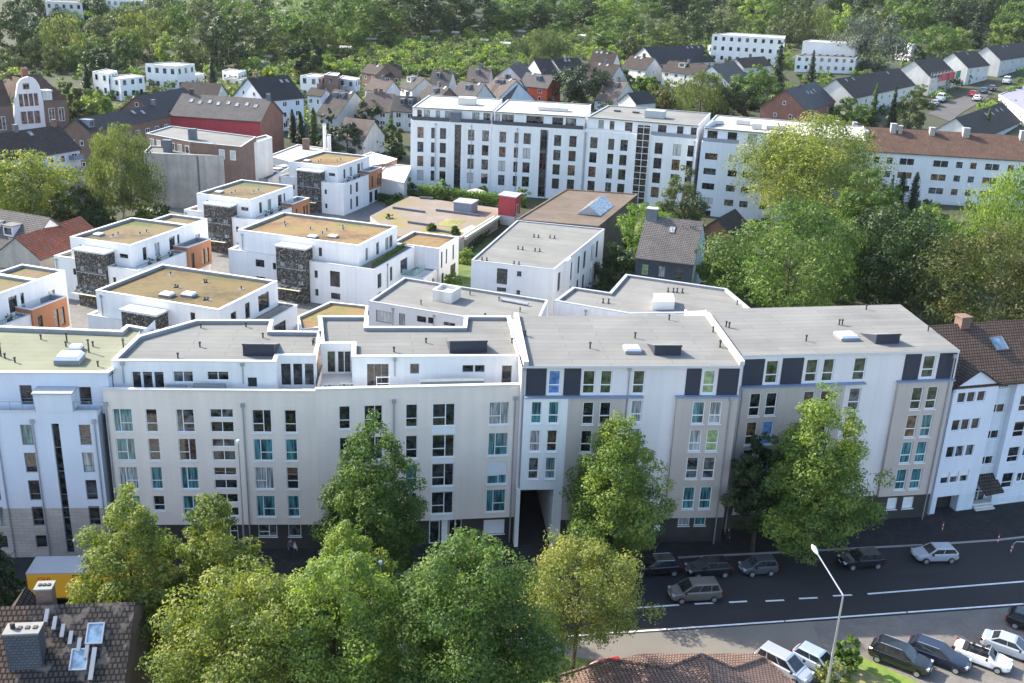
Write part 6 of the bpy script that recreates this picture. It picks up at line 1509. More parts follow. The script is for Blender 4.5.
big_tree('yellow green street tree beside the yellow truck, its bare trunk visible below', 142, 692, 478, 112, 'cone', 'leaf_yellow', 46240, .119, hc=.2, seed=11, clumps=247, fuzz=.5)
big_tree('yellowish street tree with split top, second from the left, touching the first', 222, 680, 491, 100, 'cone', 'leaf_yellow', 40800, .119, hc=.22, seed=12, clumps=202, fuzz=.5)
big_tree('tall green street tree with a deep dark right side, in front of the beige block', 374, 590, 410, 104, 'cone', 'leaf_mid', 46240, .130, hc=.12, seed=13, clumps=247, fuzz=.5)
big_tree('bright green pointed street tree beside the gateway', 609, 572, 410, 104, 'cone', 'leaf_lime', 43520, .130, hc=.16, seed=14, clumps=225, fuzz=.5)
big_tree('largest bright green street tree, near the tall lamp post', 803, 562, 378, 112, 'cone', 'leaf_lime', 48960, .136, hc=.13, seed=15, clumps=247, fuzz=.5)
big_tree('dark green tree tucked against the left side of the largest street tree', 752, 552, 436, 62, 'round', 'leaf_dark', 19040, .130, hc=.2, seed=16, clumps=112, fuzz=.5)
big_tree('broad yellow green foreground tree at the bottom, left of centre', 254, 770, 572, 156, 'round', 'leaf_yellow', 59840, .119, hc=.22, seed=17, clumps=292, fuzz=.5)
big_tree('broad foreground tree at the bottom, right neighbour of the yellow green one', 338, 765, 560, 136, 'round', 'leaf_lime', 54400, .119, hc=.22, seed=18, clumps=270, fuzz=.5)
big_tree('young light green tree standing between the foreground crowns and the beige block', 352, 640, 521, 84, 'cone', 'leaf_lime', 24480, .112, hc=.2, seed=19, clumps=135, fuzz=.5, tr=.12)
big_tree('large mid green foreground tree at the bottom centre', 466, 762, 534, 146, 'round', 'leaf_mid', 70720, .119, hc=.14, seed=20, clumps=337, fuzz=.5)
big_tree('sparse pale autumn tinted tree with a bare slanting trunk, by the road centre', 572, 692, 540, 120, 'round', 'leaf_autumn', 25840, .107, hc=.38, seed=21, clumps=180, fuzz=.5, loose=.3, tr=.17)
big_tree('dark conifer at the left edge beside the white block', 2, 612, 480, 52, 'spruce', 'leaf_conifer', 24480, .119, name='conifer', hc=.06, seed=22, clumps=270, fuzz=.5)
def bush(label, px, yb, yt, wpx_, mat='leaf_bright', n=2500, leaf=.14, seed=5, name='bush', group=None, z=0.0, kind='bush'):
    x, y = att(px, yb, z); z0 = terrain(x, y) + z; H = max(.5, height_at(x, y, yt) - z0)
    Rd = wpx_ / 2 * project(x, y, z0)[2] / FPX
    o = place(name, leaf_mesh(name, kind, H, Rd * .95, n, leaf, seed, mat, 60), None, (x, y, z0)); tag(o, label, 'bush', group); return o
bush('round bright green bush on the verge among the parked cars', 846, 669, 637, 27, 'leaf_bright', 6000, .10, kind='round')
bush('dry yellowish shrub on the verge below the round green bush', 832, 684, 664, 36, 'leaf_autumn', 1800, .12, 6)
bush('dark shrub at the left edge below the conifer', 2, 600, 560, 36, 'leaf_mid', 2500, .16, 7)
bush('loose flowering shrub at the foot of the first street tree', 160, 692, 672, 60, 'leaf_autumn', 1800, .13, 8)

# middle distance, each with its own crown
MID = [
 ('yellow flecked broad tree in front of the white rows', 808, 238, 117, 124, 'round', 'leaf_yellow', 24000, .32, .12),
 ('large rounded mid green tree below the yellow flecked one', 782, 318, 198, 132, 'round', 'leaf_mid', 15000, .30, .08),
 ('dark shaded broad tree in the middle of the right hand grove', 878, 316, 203, 100, 'round', 'leaf_dark', 13000, .32, .08),
 ('bright topped tree behind the dark shaded one', 918, 285, 205, 62, 'round', 'leaf_bright', 7000, .32, .1),
 ('light green tree at the right edge in front of the white block', 1002, 285, 166, 98, 'willow', 'leaf_lime', 12000, .32, .1),
 ('brown tinged chestnut tree at the right edge behind the brown tiled house', 985, 352, 210, 124, 'round', 'leaf_chestnut', 15000, .28, .06),
 ('small pale round tree behind the corner of the tallest block', 936, 340, 275, 56, 'round', 'leaf_pale', 5500, .24, .1),
 ('little bright pointed tree at the foot of the grove', 875, 325, 284, 22, 'cone', 'leaf_bright', 2200, .2, .05),
 ('mid green tree right of the yellow flecked one', 856, 262, 165, 56, 'round', 'leaf_mid', 6500, .32, .1),
 ('dark tree filling the gap between the mid green crowns of the grove', 838, 300, 225, 60, 'round', 'leaf_dark', 6000, .3, .05),
 ('dark loose tree behind the slate fronted house, before the white row', 677, 248, 164, 56, 'cone', 'leaf_pale', 6500, .3, .1),
 ('bright shrubby tree beside the long hall', 645, 275, 200, 58, 'round', 'leaf_bright', 5500, .26, .05),
 ('dark low tree in the shade beside the long hall', 618, 290, 245, 44, 'round', 'leaf_dark', 4000, .26, .03),
 ('green bush like tree behind the pale blue gable of the slate fronted house', 722, 302, 255, 44, 'round', 'leaf_lime', 4500, .26, .05),
 ('weeping birch before the concrete wall', 125, 222, 124, 60, 'willow', 'leaf_birch', 12000, .30, .16),
 ('yellowish broad tree at the left edge before the tenement', 34, 226, 151, 84, 'round', 'leaf_yellow', 12000, .32, .1),
 ('dark green low tree between the barn and the birch', 82, 226, 186, 46, 'round', 'leaf_dark', 4500, .3, .05),
 ('light green tree left of the long dark roofed house', 74, 128, 76, 24, 'round', 'leaf_birch', 2500, .5, .08),
 ('yellow green broad tree beside the school building', 96, 121, 88, 34, 'round', 'leaf_lime', 3000, .5, .08),
 ('pointed dark spruce by the white houses on the left', 88, 96, 61, 18, 'spruce', 'leaf_conifer', 2500, .5, .04),
 ('pointed spruce behind the red walled hall', 213, 92, 56, 20, 'spruce', 'leaf_conifer', 2500, .5, .04),
 ('left one of two slim dark conifers beside the tall pale blue block', 293, 142, 110, 10, 'column', 'leaf_conifer', 1500, .4, .03),
 ('right one of two slim dark conifers beside the tall pale blue block', 301, 144, 112, 10, 'column', 'leaf_conifer', 1500, .4, .03),
 ('slim bright conifer in the hedge of conifers right of the pale blue block', 314, 146, 108, 12, 'column', 'leaf_mid', 1600, .4, .03),
 ('dark conifer, broadest in the group behind the rearmost villa', 329, 152, 106, 20, 'cone', 'leaf_conifer', 2600, .42, .03),
 ('shaggy conifer right of the broadest dark one', 347, 158, 122, 32, 'round', 'leaf_conifer', 3600, .42, .03),
 ('bluish dark shrub like tree in front of the pale roofed houses', 373, 126, 99, 28, 'round', 'leaf_dark', 2600, .45, .03),
 ('olive tree right of the shaggy conifer', 370, 152, 122, 26, 'round', 'leaf_brownish', 2600, .42, .03),
 ('dark round tree left of the white row end', 396, 160, 140, 18, 'round', 'leaf_dark', 1800, .4, .03),
 ('green tree beside the left end of the white row', 392, 146, 120, 20, 'round', 'leaf_mid', 2000, .42, .03),
 ('large solitary dark conifer at the edge of the gardens', 308, 76, 36, 30, 'round', 'leaf_dark', 4000, .6, .03),
 ('big dark spreading pine behind the white row', 581, 105, 65, 54, 'round', 'leaf_conifer', 6000, .5, .04),
 ('brownish round tree behind the white row roof', 657, 113, 87, 36, 'round', 'leaf_brownish', 3200, .5, .03),
 ('large pale weeping willow behind the white row', 699, 118, 73, 54, 'willow', 'leaf_birch', 6500, .5, .03),
 ('dark tree right of the weeping willow', 733, 119, 80, 36, 'round', 'leaf_dark', 3800, .5, .03),
 ('mid green tree between the willow and the spruce', 752, 108, 66, 42, 'round', 'leaf_mid', 4200, .5, .03),
 ('tall spruce left of the brick house', 775, 97, 41, 34, 'spruce', 'leaf_conifer', 4500, .5, .03),
 ('smaller spruce in front of the second white flats', 810, 82, 50, 15, 'spruce', 'leaf_conifer', 2200, .55, .03),
 ('slim light spruce, left of two before the dark roofed row', 871, 126, 82, 17, 'spruce', 'leaf_mid', 2600, .42, .03),
 ('slim spruce, right of two before the dark roofed row', 890, 128, 83, 15, 'spruce', 'leaf_conifer', 2400, .42, .03),
 ('rounded light green tree right of the two slim spruces', 908, 130, 91, 34, 'round', 'leaf_pale', 4200, .42, .03),
 ('dark shrubbery tree before the gable of the dark roofed row', 846, 126, 97, 34, 'round', 'leaf_mid', 3200, .42, .03),
 ('small spruce before the roof lights of the dark roofed row at the right edge', 985, 136, 107, 13, 'spruce', 'leaf_mid', 1800, .4, .03),
 ('broad bluish cedar in front of the wood at top right', 868, 70, 8, 62, 'round', 'leaf_bluish', 6500, .65, .03),
 ('broad mid green tree behind the scaffolded house', 932, 60, 22, 44, 'round', 'leaf_mid', 4500, .65, .03),
 ('yellowish tree right of the broad one behind the scaffolded house', 957, 50, 28, 22, 'round', 'leaf_lime', 2200, .65, .03),
 ('dark spruce at the top right corner group', 974, 48, 2, 40, 'spruce', 'leaf_conifer', 4500, .7, .03),
 ('light round tree before the top right houses', 997, 47, 22, 28, 'round', 'leaf_lime', 2600, .7, .03),
 ('light round tree in the top right corner', 1018, 42, 22, 22, 'round', 'leaf_lime', 2200, .7, .03),
 ('slim conifer, left of three before the white block with chimneys', 886, 222, 175, 20, 'spruce', 'leaf_mid', 2600, .3, .03),
 ('slim dark conifer, middle of three before the white block with chimneys', 896, 222, 172, 14, 'column', 'leaf_conifer', 2200, .3, .03),
 ('slim dark conifer, right of three before the white block with chimneys', 909, 222, 172, 15, 'column', 'leaf_conifer', 2200, .3, .03),
 ('green tree in the gardens behind the red house', 548, 62, 28, 46, 'willow', 'leaf_pale', 4000, .6, .03),
 ('light tree in the gardens left of the solar roofed hall', 631, 60, 31, 28, 'round', 'leaf_pale', 2600, .6, .03),
 ('round tree behind the house with the blank gable', 622, 86, 69, 18, 'round', 'leaf_mid', 1800, .5, .03),
 ('bright small tree before the house with the box dormer', 645, 92, 76, 24, 'round', 'leaf_bright', 2000, .5, .03),
 ('pale green tree by the black conifer at the upper left', 100, 78, 48, 36, 'round', 'leaf_dark', 3200, .6, .03),
]
for i, (lab, px, yb, yt, w, kind, mat, n, leaf, hc) in enumerate(MID):
    big_tree(lab, px, yb, yt, w, kind, mat, int(n * 1.6), leaf * .8, 'conifer' if kind in ('spruce', 'column') else 'tree', 'tree', hc, 100 + i, clumps=max(45, min(190, n // 75)), tr=.25, bark='bark_birch' if 'birch' in lab else 'bark')

# round bushes and hedges of the courtyard
for i, (lab, px, yb, yt, w, mat, z) in enumerate((
 ('dark clipped round bush at the left end of the hedge', 408, 196, 177, 17, 'leaf_mid', 0), ('tall bright bush in the hedge before the white row', 440, 200, 179, 19, 'leaf_bright', 0),
 ('clipped round bush on a stem beside the parasol', 483, 199, 186, 13, 'leaf_lime', 0), ('round bush behind the red stair box', 521, 206, 187, 16, 'leaf_bright', 0),
 ('bright bush on the garden deck left of the annexe', 389, 229, 214, 12, 'leaf_mid', 0), ('small bush, left of the two by the low grey wall on the deck', 431, 230.5, 223, 9, 'leaf_mid', 2.2),
 ('small bush, right of the two by the low grey wall on the deck', 455, 234, 226, 9, 'leaf_mid', 2.2), ('light green bush at the corner of the annexe', 453, 291, 273, 20, 'leaf_bright', 0),
 ('bush behind the annexe beside the deck wall', 466, 262, 249, 22, 'leaf_lime', 0), ('dark bush left of the hedge at the garages', 398, 205, 193, 16, 'leaf_mid', 0),
 ('bush by the path right of the rearmost villa', 393, 206, 199, 14, 'leaf_bright', 0), ('dark shrub before the grey house gap', 600, 300, 280, 30, 'leaf_dark', 0),
 ('green shrub at the foot of the concrete wall', 143, 220, 208, 16, 'leaf_mid', 0), ('dark shrub below the birch', 160, 214, 204, 20, 'leaf_dark', 0), ('dark shrub beside the barn', 98, 232, 212, 26, 'leaf_dark', 0), ('flowering shrub behind the barn', 100, 222, 203, 16, 'leaf_bluish', 0))):
    bush(lab, px, yb, yt, w, mat, 1800, .2, 40 + i, z=z)
def hedge(label, p0, p1, w, h, mat, n, seed, z=0.0, leaf=.2):
    a, b = Vector(at(*p0, z)), Vector(at(*p1, z)); L = (b - a).length; g = np.random.default_rng(seed)
    me = leaf_mesh('hedge', 'box', h, 1, n, leaf, seed, mat, 40)
    co = np.zeros(4 * n * 3, dtype=np.float32); me.vertices.foreach_get('co', co); V = co.reshape(-1, 4, 3); c = V.mean(1)
    new = np.stack([g.random(n) * L, g.uniform(-w / 2, w / 2, n), g.random(n) ** .6 * h * (1 + .1 * np.sin(g.random(n) * 6))], 1)
    V += (new - c)[:, None, :]; me.vertices.foreach_set('co', V.ravel()); me.update()
    d = (b - a).normalized(); o = place('hedge', me, None, (a.x, a.y, z), math.atan2(d.y, d.x)); tag(o, label, 'hedge'); return o
hedge('long bright green hedge between the garden deck and the white row', (418, 197.5), (498, 207.5), 2.4, 3.0, 'leaf_bright', 5000, 3)
hedge('low hedge along the white garages right of the rearmost villa', (376, 200), (391, 203), 1.4, 1.6, 'leaf_mid', 1500, 4)
hedge('dark planted hedge on the roof terrace of the largest villa', (374, 268), (405, 246.5), .9, .7, 'leaf_mid', 1800, 5, 6.4, .12)
hedge('green strip of plants behind the pale grey house, by the brick path wall', (462, 260), (500, 222), 1.2, 1.2, 'leaf_dark', 1500, 6)

# far wood trees: prototypes shared by copies, every tree its own object
PROTO = {}
def far_tree(px, yb, yt, w, kind, mat, label, group, n=3600):
    key = (kind, mat, R.randrange(2))
    if key not in PROTO: PROTO[key] = leaf_mesh('crown', kind, 18, 7.5, n, .50, hash(key[2]) + len(PROTO) * 7 + 500, mat, 60, spread=1.2, fuzz=.22, loose=.72)
    x, y = att(px, yb); z0 = terrain(x, y); zc = project(x, y, z0 + 8)[2]
    H = (yb - yt) * zc / FPX / .95; Rd = w / 2 * zc / FPX
    o = place('wood_tree', PROTO[key], None, (x, y, z0), R.random() * 6.28); o.scale = (Rd / 7.5, Rd / 7.5, H / 18); tag(o, label, 'tree', group); return o
KEEP = [(355, 55, 520, 135), (290, 66, 365, 125), (500, 45, 790, 118), (700, 28, 800, 66), (795, 34, 870, 80), (820, 45, 1024, 135), (0, 64, 70, 140), (88, 58, 210, 90), (240, 68, 312, 140), (125, 80, 300, 150), (28, 12, 60, 32), (43, -6, 86, 10), (104, -8, 146, 8), (220, 64, 260, 92), (895, 36, 922, 50)]
LABS = {'leaf_mid': ('mid green tree of the wood along the top edge', 'mid green trees of the far wood'), 'leaf_dark': ('dark green tree of the wood along the top edge', 'dark green trees of the far wood'), 'leaf_pale': ('pale greyish green tree of the wood along the top edge', 'pale trees of the far wood'), 'leaf_birch': ('light feathery tree of the wood along the top edge', 'feathery trees of the far wood'), 'leaf_lime': ('yellow green tree of the wood along the top edge', 'yellow green trees of the far wood')}
HAND = [(900, 52, 30, 24, 'leaf_mid'), (845, 62, 38, 26, 'leaf_mid'), (790, 70, 52, 22, 'leaf_lime'), (700, 64, 50, 22, 'leaf_mid'), (826, 92, 78, 18, 'leaf_lime'), (918, 96, 84, 16, 'leaf_mid'), (985, 74, 62, 18, 'leaf_mid'), (1005, 68, 56, 18, 'leaf_dark'), (952, 84, 74, 16, 'leaf_dark'), (12, 64, 14, 38, 'leaf_dark'), (30, 26, -6, 38, 'leaf_dark'), (65, 66, 17, 46, 'leaf_birch'), (36, 68, 40, 20, 'leaf_pale'), (52, 72, 45, 18, 'leaf_pale'), (88, 62, 33, 30, 'leaf_mid'), (105, 52, 18, 38, 'leaf_pale'), (125, 72, 38, 18, 'leaf_dark'), (145, 56, 11, 48, 'leaf_birch'), (178, 44, 3, 24, 'leaf_mid'), (171, 66, 35, 28, 'leaf_lime'), (200, 70, 25, 38, 'leaf_pale'), (203, 36, 2, 32, 'leaf_pale'), (226, 68, 20, 40, 'leaf_dark'), (247, 62, 24, 40, 'leaf_dark'), (240, 38, 2, 38, 'leaf_mid'), (95, 32, -4, 34, 'leaf_dark'), (162, 24, -8, 30, 'leaf_dark'), (128, 60, 30, 30, 'leaf_mid'), (10, 74, 50, 26, 'leaf_pale'), (192, 64, 45, 26, 'leaf_lime'), (75, 70, 45, 30, 'leaf_mid'),
 (270, 58, 21, 42, 'leaf_pale'), (298, 54, 0, 56, 'leaf_mid'), (330, 44, -8, 52, 'leaf_mid'), (326, 58, 24, 26, 'leaf_birch'), (362, 40, -10, 52, 'leaf_mid'), (388, 37, -8, 50, 'leaf_pale'), (414, 35, -10, 54, 'leaf_dark'), (442, 34, -10, 54, 'leaf_dark'), (472, 33, -10, 54, 'leaf_dark'), (502, 32, 0, 44, 'leaf_mid'), (352, 50, 24, 24, 'leaf_mid'), (382, 48, 26, 22, 'leaf_dark'),
 (527, 31, 0, 46, 'leaf_dark'), (555, 30, -6, 48, 'leaf_mid'), (580, 28, -6, 44, 'leaf_dark'), (608, 30, -8, 44, 'leaf_lime'), (630, 28, 0, 36, 'leaf_lime'), (608, 48, 16, 44, 'leaf_mid'), (690, 46, 8, 34, 'leaf_dark'), (668, 50, 16, 40, 'leaf_pale'), (722, 42, 8, 40, 'leaf_pale'), (755, 38, -2, 40, 'leaf_lime'), (700, 20, -10, 40, 'leaf_dark'), (660, 18, -12, 40, 'leaf_dark'), (740, 16, -10, 30, 'leaf_mid'),
 (790, 46, 2, 40, 'leaf_pale'), (814, 48, 8, 36, 'leaf_birch'), (838, 46, 8, 34, 'leaf_lime'), (905, 40, -6, 44, 'leaf_mid'), (950, 34, -6, 40, 'leaf_dark'), (1000, 30, -6, 46, 'leaf_dark'), (775, 24, -12, 36, 'leaf_mid'), (880, 24, -14, 40, 'leaf_mid'), (850, 28, -10, 44, 'leaf_dark')]
for px, yb, yt, w, m in HAND:
    far_tree(px, yb, yt, w, 'willow' if m == 'leaf_birch' else 'round', m, *LABS[m])
cnt = 0
while cnt < 95:
    px = R.uniform(-30, 1054); yb = R.uniform(8, 66) if R.random() < .6 else R.uniform(8, 40)
    if any(a - 2 < px < c + 2 and b < yb < d + 12 for a, b, c, d in KEEP): continue
    if 250 < px < 560 and yb > 33: continue
    if 560 < px < 720 and yb > 26: continue
    m = R.choice(['leaf_mid', 'leaf_dark', 'leaf_dark', 'leaf_pale', 'leaf_mid', 'leaf_birch'])
    s = .45 + yb / 90; far_tree(px, yb, yb - R.uniform(24, 40) * s, R.uniform(22, 40) * s, 'round', m, *LABS[m]); cnt += 1

def mass(name, pts, mat_list, seed):
    """many crowns that read as one mass: one mesh"""
    g = np.random.default_rng(seed); allV = []; tint = []; mi = []
    for x, y, z, Rd, H, nl, lf, m in pts:
        k = 10; c = np.stack([g.normal(0, Rd * .42, k), g.normal(0, Rd * .42, k), g.uniform(.15, .85, k) * H], 1); ci = g.integers(0, k, nl)
        d = g.normal(size=(nl, 3)); d /= np.linalg.norm(d, axis=1)[:, None]
        p = c[ci] + d * (np.array([Rd, Rd, H * .5]) * .42) * (.55 + .5 * g.random(nl))[:, None]; p[:, 2] = np.maximum(p[:, 2], 0)
        nr = d + g.normal(size=(nl, 3)) * .35 + np.array([0, 0, .4]); nr /= np.linalg.norm(nr, axis=1)[:, None]
        a = np.cross(nr, g.normal(size=(nl, 3))); a /= np.linalg.norm(a, axis=1)[:, None] + 1e-9; b = np.cross(nr, a); s = (lf * g.uniform(.6, 1.3, nl))[:, None]
        allV.append((np.stack([p + a * s, p + b * s * .6, p - a * s, p - b * s * .6], 1) + np.array([x, y, z])).reshape(-1, 3))
        tint.append(np.clip(g.normal(.5, .2) + g.normal(0, .15, nl), 0, 1)); mi.append(np.full(nl, m))
    V = np.concatenate(allV); tint = np.concatenate(tint); mi = np.concatenate(mi); n = len(tint)
    me = bpy.data.meshes.new(name); me.vertices.add(4 * n); me.vertices.foreach_set('co', V.astype(np.float32).ravel()); me.loops.add(4 * n); me.loops.foreach_set('vertex_index', np.arange(4 * n, dtype=np.int32))
    me.polygons.add(n); me.polygons.foreach_set('loop_start', np.arange(0, 4 * n, 4, dtype=np.int32)); me.update(calc_edges=True)
    for m in mat_list: me.materials.append(MATS[m])
    me.polygons.foreach_set('material_index', mi.astype(np.int32)); a = me.attributes.new('tint', 'FLOAT', 'FACE'); a.data.foreach_set('value', tint.astype(np.float32)); me.validate()
    o = place(name, me); o['kind'] = 'stuff'; return o
pts = []
for k in range(1150):
    y = R.uniform(720, 1500); x = R.uniform(-.80, .80) * y * 1.05 + R.uniform(-40, 40)
    Rd = R.uniform(5, 9); pts.append((x, y, terrain(x, y), Rd, R.uniform(15, 24), 560, .9, R.randrange(4)))
for k in range(330):
    y = R.uniform(190, 760); sd = R.choice([-1, 1]); x = sd * (.53 * y + R.uniform(6, 170)); Rd = R.uniform(3.5, 8)
    pts.append((x, y, terrain(x, y), Rd, R.uniform(8, 18), 420, .8, R.randrange(4)))
mass('distant_wood', pts, ['leaf_mid', 'leaf_dark', 'leaf_dark', 'leaf_dark'], 5)
pts = []
for k in range(3000):
    if R.random() < .4: px, py = R.uniform(245, 570), R.uniform(28, 78)
    elif R.random() < .35: px, py = R.uniform(540, 740), R.uniform(24, 60)
    else: px, py = R.choice([(R.uniform(0, 300), R.uniform(55, 130)), (R.uniform(740, 1030), R.uniform(25, 125)), (R.uniform(280, 760), R.uniform(60, 125))])
    if abs((px - 992) * 32 + (py - 86) * 50) / 59.4 < 13 and 78 < py < 125: continue
    x, y = att(px, py)
    Rd = R.uniform(1.0, 3.4); pts.append((x, y, terrain(x, y), Rd, Rd * R.uniform(1.0, 1.7), 110, .5, R.choice([0, 0, 1, 2, 3, 4])))
mass('garden_shrubbery', pts, ['leaf_lime', 'leaf_mid', 'leaf_pale', 'leaf_bright', 'leaf_birch'], 6)
mb = MB()
pts = []
for k in range(260):
    px, py = R.uniform(640, 1024), R.uniform(205, 318)
    if px < 730: continue
    x, y = at(px, py); pts.append((x, y, 0, R.uniform(.8, 2), R.uniform(.8, 2.5), 120, .3, R.choice([0, 1, 2])))
for k in range(150):
    px, py = R.choice([(R.uniform(60, 170), R.uniform(212, 232)), (R.uniform(290, 420), R.uniform(138, 165)), (R.uniform(604, 640), R.uniform(235, 290))])
    x, y = at(px, py); pts.append((x, y, 0, R.uniform(.6, 1.6), R.uniform(.6, 2.0), 120, .3, R.choice([0, 1, 2])))
mass('undergrowth', pts, ['leaf_mid', 'leaf_dark', 'leaf_lime'], 8)
# garden sheds of the allotments
for px, py, w, c in ((332, 51.5, 4, 'felt_light'), (346, 52.5, 5, 'felt_white'), (352, 49.5, 4, 'felt_light'), (436, 36, 6, 'felt_white'), (449, 33.5, 5, 'tile_pinkish'), (456, 37, 4, 'felt_white'), (425, 42, 4, 'felt_light'), (405, 40.5, 4, 'felt_brown'), (268, 62, 5, 'felt_light'), (286, 55, 4, 'felt_light'), (582, 40, 5, 'felt_white'), (597, 39, 4, 'felt_light'), (521, 36, 5, 'felt_light'), (484, 45, 4, 'felt_light'), (505, 48, 5, 'felt_white'), (372, 44, 4, 'felt_light'), (262, 68, 6, 'felt_light')):
    x, y = att(px, py); z0 = terrain(x, y)
    t = thing('garden_shed', 'small garden shed with a pale roof among the shrubs of the allotments', 'shed', (x, y, z0), 0, 'sheds of the allotment gardens')
    M = Matrix.Translation((x, y, z0)) @ Matrix.Rotation(-.4 + R.random() * .5, 4, 'Z'); mb = MB(); mb.box(-w / 2, w / 2, -1.6, 1.6, -1, 2.2, 0, M); mb.build('wall', R.choice(['render_oldwhite', 'brick_brown', 'timber_deck', 'render_slate']), t)
    mb = MB(); mb.face([M @ Vector(p) for p in ((-w / 2 - .3, -1.9, 2.2), (w / 2 + .3, -1.9, 2.2), (w / 2 + .3, 0, 3.0), (-w / 2 - .3, 0, 3.0))]); mb.face([M @ Vector(p) for p in ((-w / 2 - .3, 0, 3.0), (w / 2 + .3, 0, 3.0), (w / 2 + .3, 1.9, 2.2), (-w / 2 - .3, 1.9, 2.2))]); mb.build('roof', c, t)
# ================================================================ cars
def car_meshes(kind):
    """profile stations (x, hood or belt height, half width) and the glasshouse of each kind; front looks along +x"""
    S = dict(hatch=dict(L=4.15, W=.87, belt=.93, hood=.86, roof=1.45, g=(-1.95, -1.55, .25, 1.02), tail=.98), mini=dict(L=3.45, W=.80, belt=.92, hood=.86, roof=1.50, g=(-1.62, -1.35, .30, .92), tail=.95), wagon=dict(L=4.75, W=.91, belt=.95, hood=.88, roof=1.46, g=(-2.28, -1.75, .25, 1.1), tail=.99),
             suv=dict(L=4.7, W=.94, belt=1.06, hood=1.02, roof=1.68, g=(-2.2, -1.75, .30, 1.1), tail=1.1), mpv=dict(L=4.55, W=.90, belt=1.0, hood=.90, roof=1.66, g=(-2.15, -1.85, .45, 1.45), tail=1.05), sedan=dict(L=4.5, W=.89, belt=.94, hood=.87, roof=1.43, g=(-1.75, -.95, .25, 1.05), tail=1.0), van=dict(L=5.2, W=.97, belt=1.25, hood=1.1, roof=2.0, g=(-2.52, -2.45, 1.1, 1.75), tail=1.3), open=dict(L=4.3, W=.90, belt=.88, hood=.82, roof=1.3, g=(-1.3, -1.0, .2, .75), tail=.92))[kind]
    L, W, bz, hz, rz = S['L'], S['W'], S['belt'], S['hood'], S['roof']; h = L / 2; g0, g1, g2, g3 = S['g']
    st = [(-h, .42, .72, W * .72), (-h + .06, .34, S['tail'] - .08, W * .86), (-h + .28, .26, S['tail'], W * .95), (-h * .55, .2, bz, W), (0, .2, bz, W), (h * .35, .2, bz - .01, W), (g3 + .02, .2, (bz + hz) / 2, W * .99), (h - .75, .2, hz, W * .96), (h - .25, .25, hz - .1, W * .88), (h - .05, .33, hz - .22, W * .74), (h, .4, .6, W * .6)]
    st.sort()
    body = MB(); rings = []
    for x, zl, zh, w in st:
        half = [(w * .90, zl), (w, zl + .12), (w * 1.0, (zl + zh) * .5), (w * .965, zh - .07), (w * .86, zh), (w * .45, zh + .025), (0, zh + .03)]
        ring = [Vector((x, -a, b)) for a, b in half] + [Vector((x, a, b)) for a, b in reversed(half[:-1])]
        rings.append(ring)
    for r0, r1 in zip(rings, rings[1:]):
        for i in range(len(r0) - 1): body.face([r0[i + 1], r0[i], r1[i], r1[i + 1]], 0, True)
        body.face([r0[0], r0[-1], r1[-1], r1[0]], 1)
    body.face(rings[0], 0); body.face(rings[-1][::-1], 0)
    parts = {}
    if kind != 'open':
        wb, wr = W * .93, W * .74
        base = [(g0, wb * .93), (g3, wb * .95)]; top = [(g1, wr), (g2, wr)]
        A = [Vector((g0, -wb * .93, bz - .02)), Vector((g3, -wb * .95, hz + .02 if kind != 'van' else bz - .02)), Vector((g3, wb * .95, hz + .02 if kind != 'van' else bz - .02)), Vector((g0, wb * .93, bz - .02))]
        B = [Vector((g1, -wr, rz - .06)), Vector((g2, -wr, rz - .06)), Vector((g2, wr, rz - .06)), Vector((g1, wr, rz - .06))]
        T = [Vector((g1 + .12, -wr * .84, rz)), Vector((g2 - .14, -wr * .84, rz)), Vector((g2 - .14, wr * .84, rz)), Vector((g1 + .12, wr * .84, rz))]
        for i in range(4):
            j = (i + 1) % 4
            body.face([A[i], A[j], B[j], B[i]], 0); body.face([B[i], B[j], T[j], T[i]], 0, True)
        body.face(T, 0)
        def pane(a, b, c, d, s0, s1, t0, t1, off=.012):
            f = lambda s, t: a.lerp(b, s).lerp(d.lerp(c, s), t)
            q = [f(s0, t0), f(s1, t0), f(s1, t1), f(s0, t1)]; n = (q[1] - q[0]).cross(q[3] - q[0]).normalized()
            m = MB(); m.face([p + n * off for p in q]); return m
        parts['windscreen'] = [pane(A[1], A[2], B[2], B[1], .07, .93, .12, .97)]
        parts['rear_window'] = [pane(A[3], A[0], B[0], B[3], .08, .92, .3 if kind != 'van' else .35, .92)]
        sp = [(.05, .50), (.53, .93)] if kind not in ('wagon', 'mpv', 'suv', 'van') else [(.05, .26), (.29, .58), (.61, .93)]
        parts['side_window'] = [pane(A[0], A[1], B[1], B[0], a, b, .14, .93) for a, b in sp] + [pane(A[2], A[3], B[3], B[2], 1 - b, 1 - a, .14, .93) for a, b in sp]
    else:
        m = MB(); m.box(-1.15, .45, -.62, .62, bz - .02, bz + .045); parts['cockpit'] = [m]
        m = MB(); q = [Vector((.95, -.72, bz - .02)), Vector((.95, .72, bz - .02)), Vector((.42, .62, rz)), Vector((.42, -.62, rz))]; m.face(q); m.face(q[::-1]); parts['windscreen'] = [m]
        parts['seat'] = []
        for y in (-.34, .34):
            for x in (-.1, -.8): m = MB(); m.box(x - .12, x + .1, y - .22, y + .22, bz + .05, bz + .32); parts['seat'].append(m)
        m = MB(); m.tube([(.95, -.74, bz), (.42, -.64, rz), (.42, .64, rz), (.95, .74, bz)], .035, 6); parts['windscreen_frame'] = [m]
        m = MB(); m.box(-1.5, -1.12, -.66, .66, bz, bz + .1); parts['folded_top'] = [m]
    wh = []
    for x in (-h + .82, h - .86):
        for y in (-W + .02, W - .02): wh.append((x, y))
    parts['headlight'] = []; parts['tail_light'] = []; parts['mirror'] = []
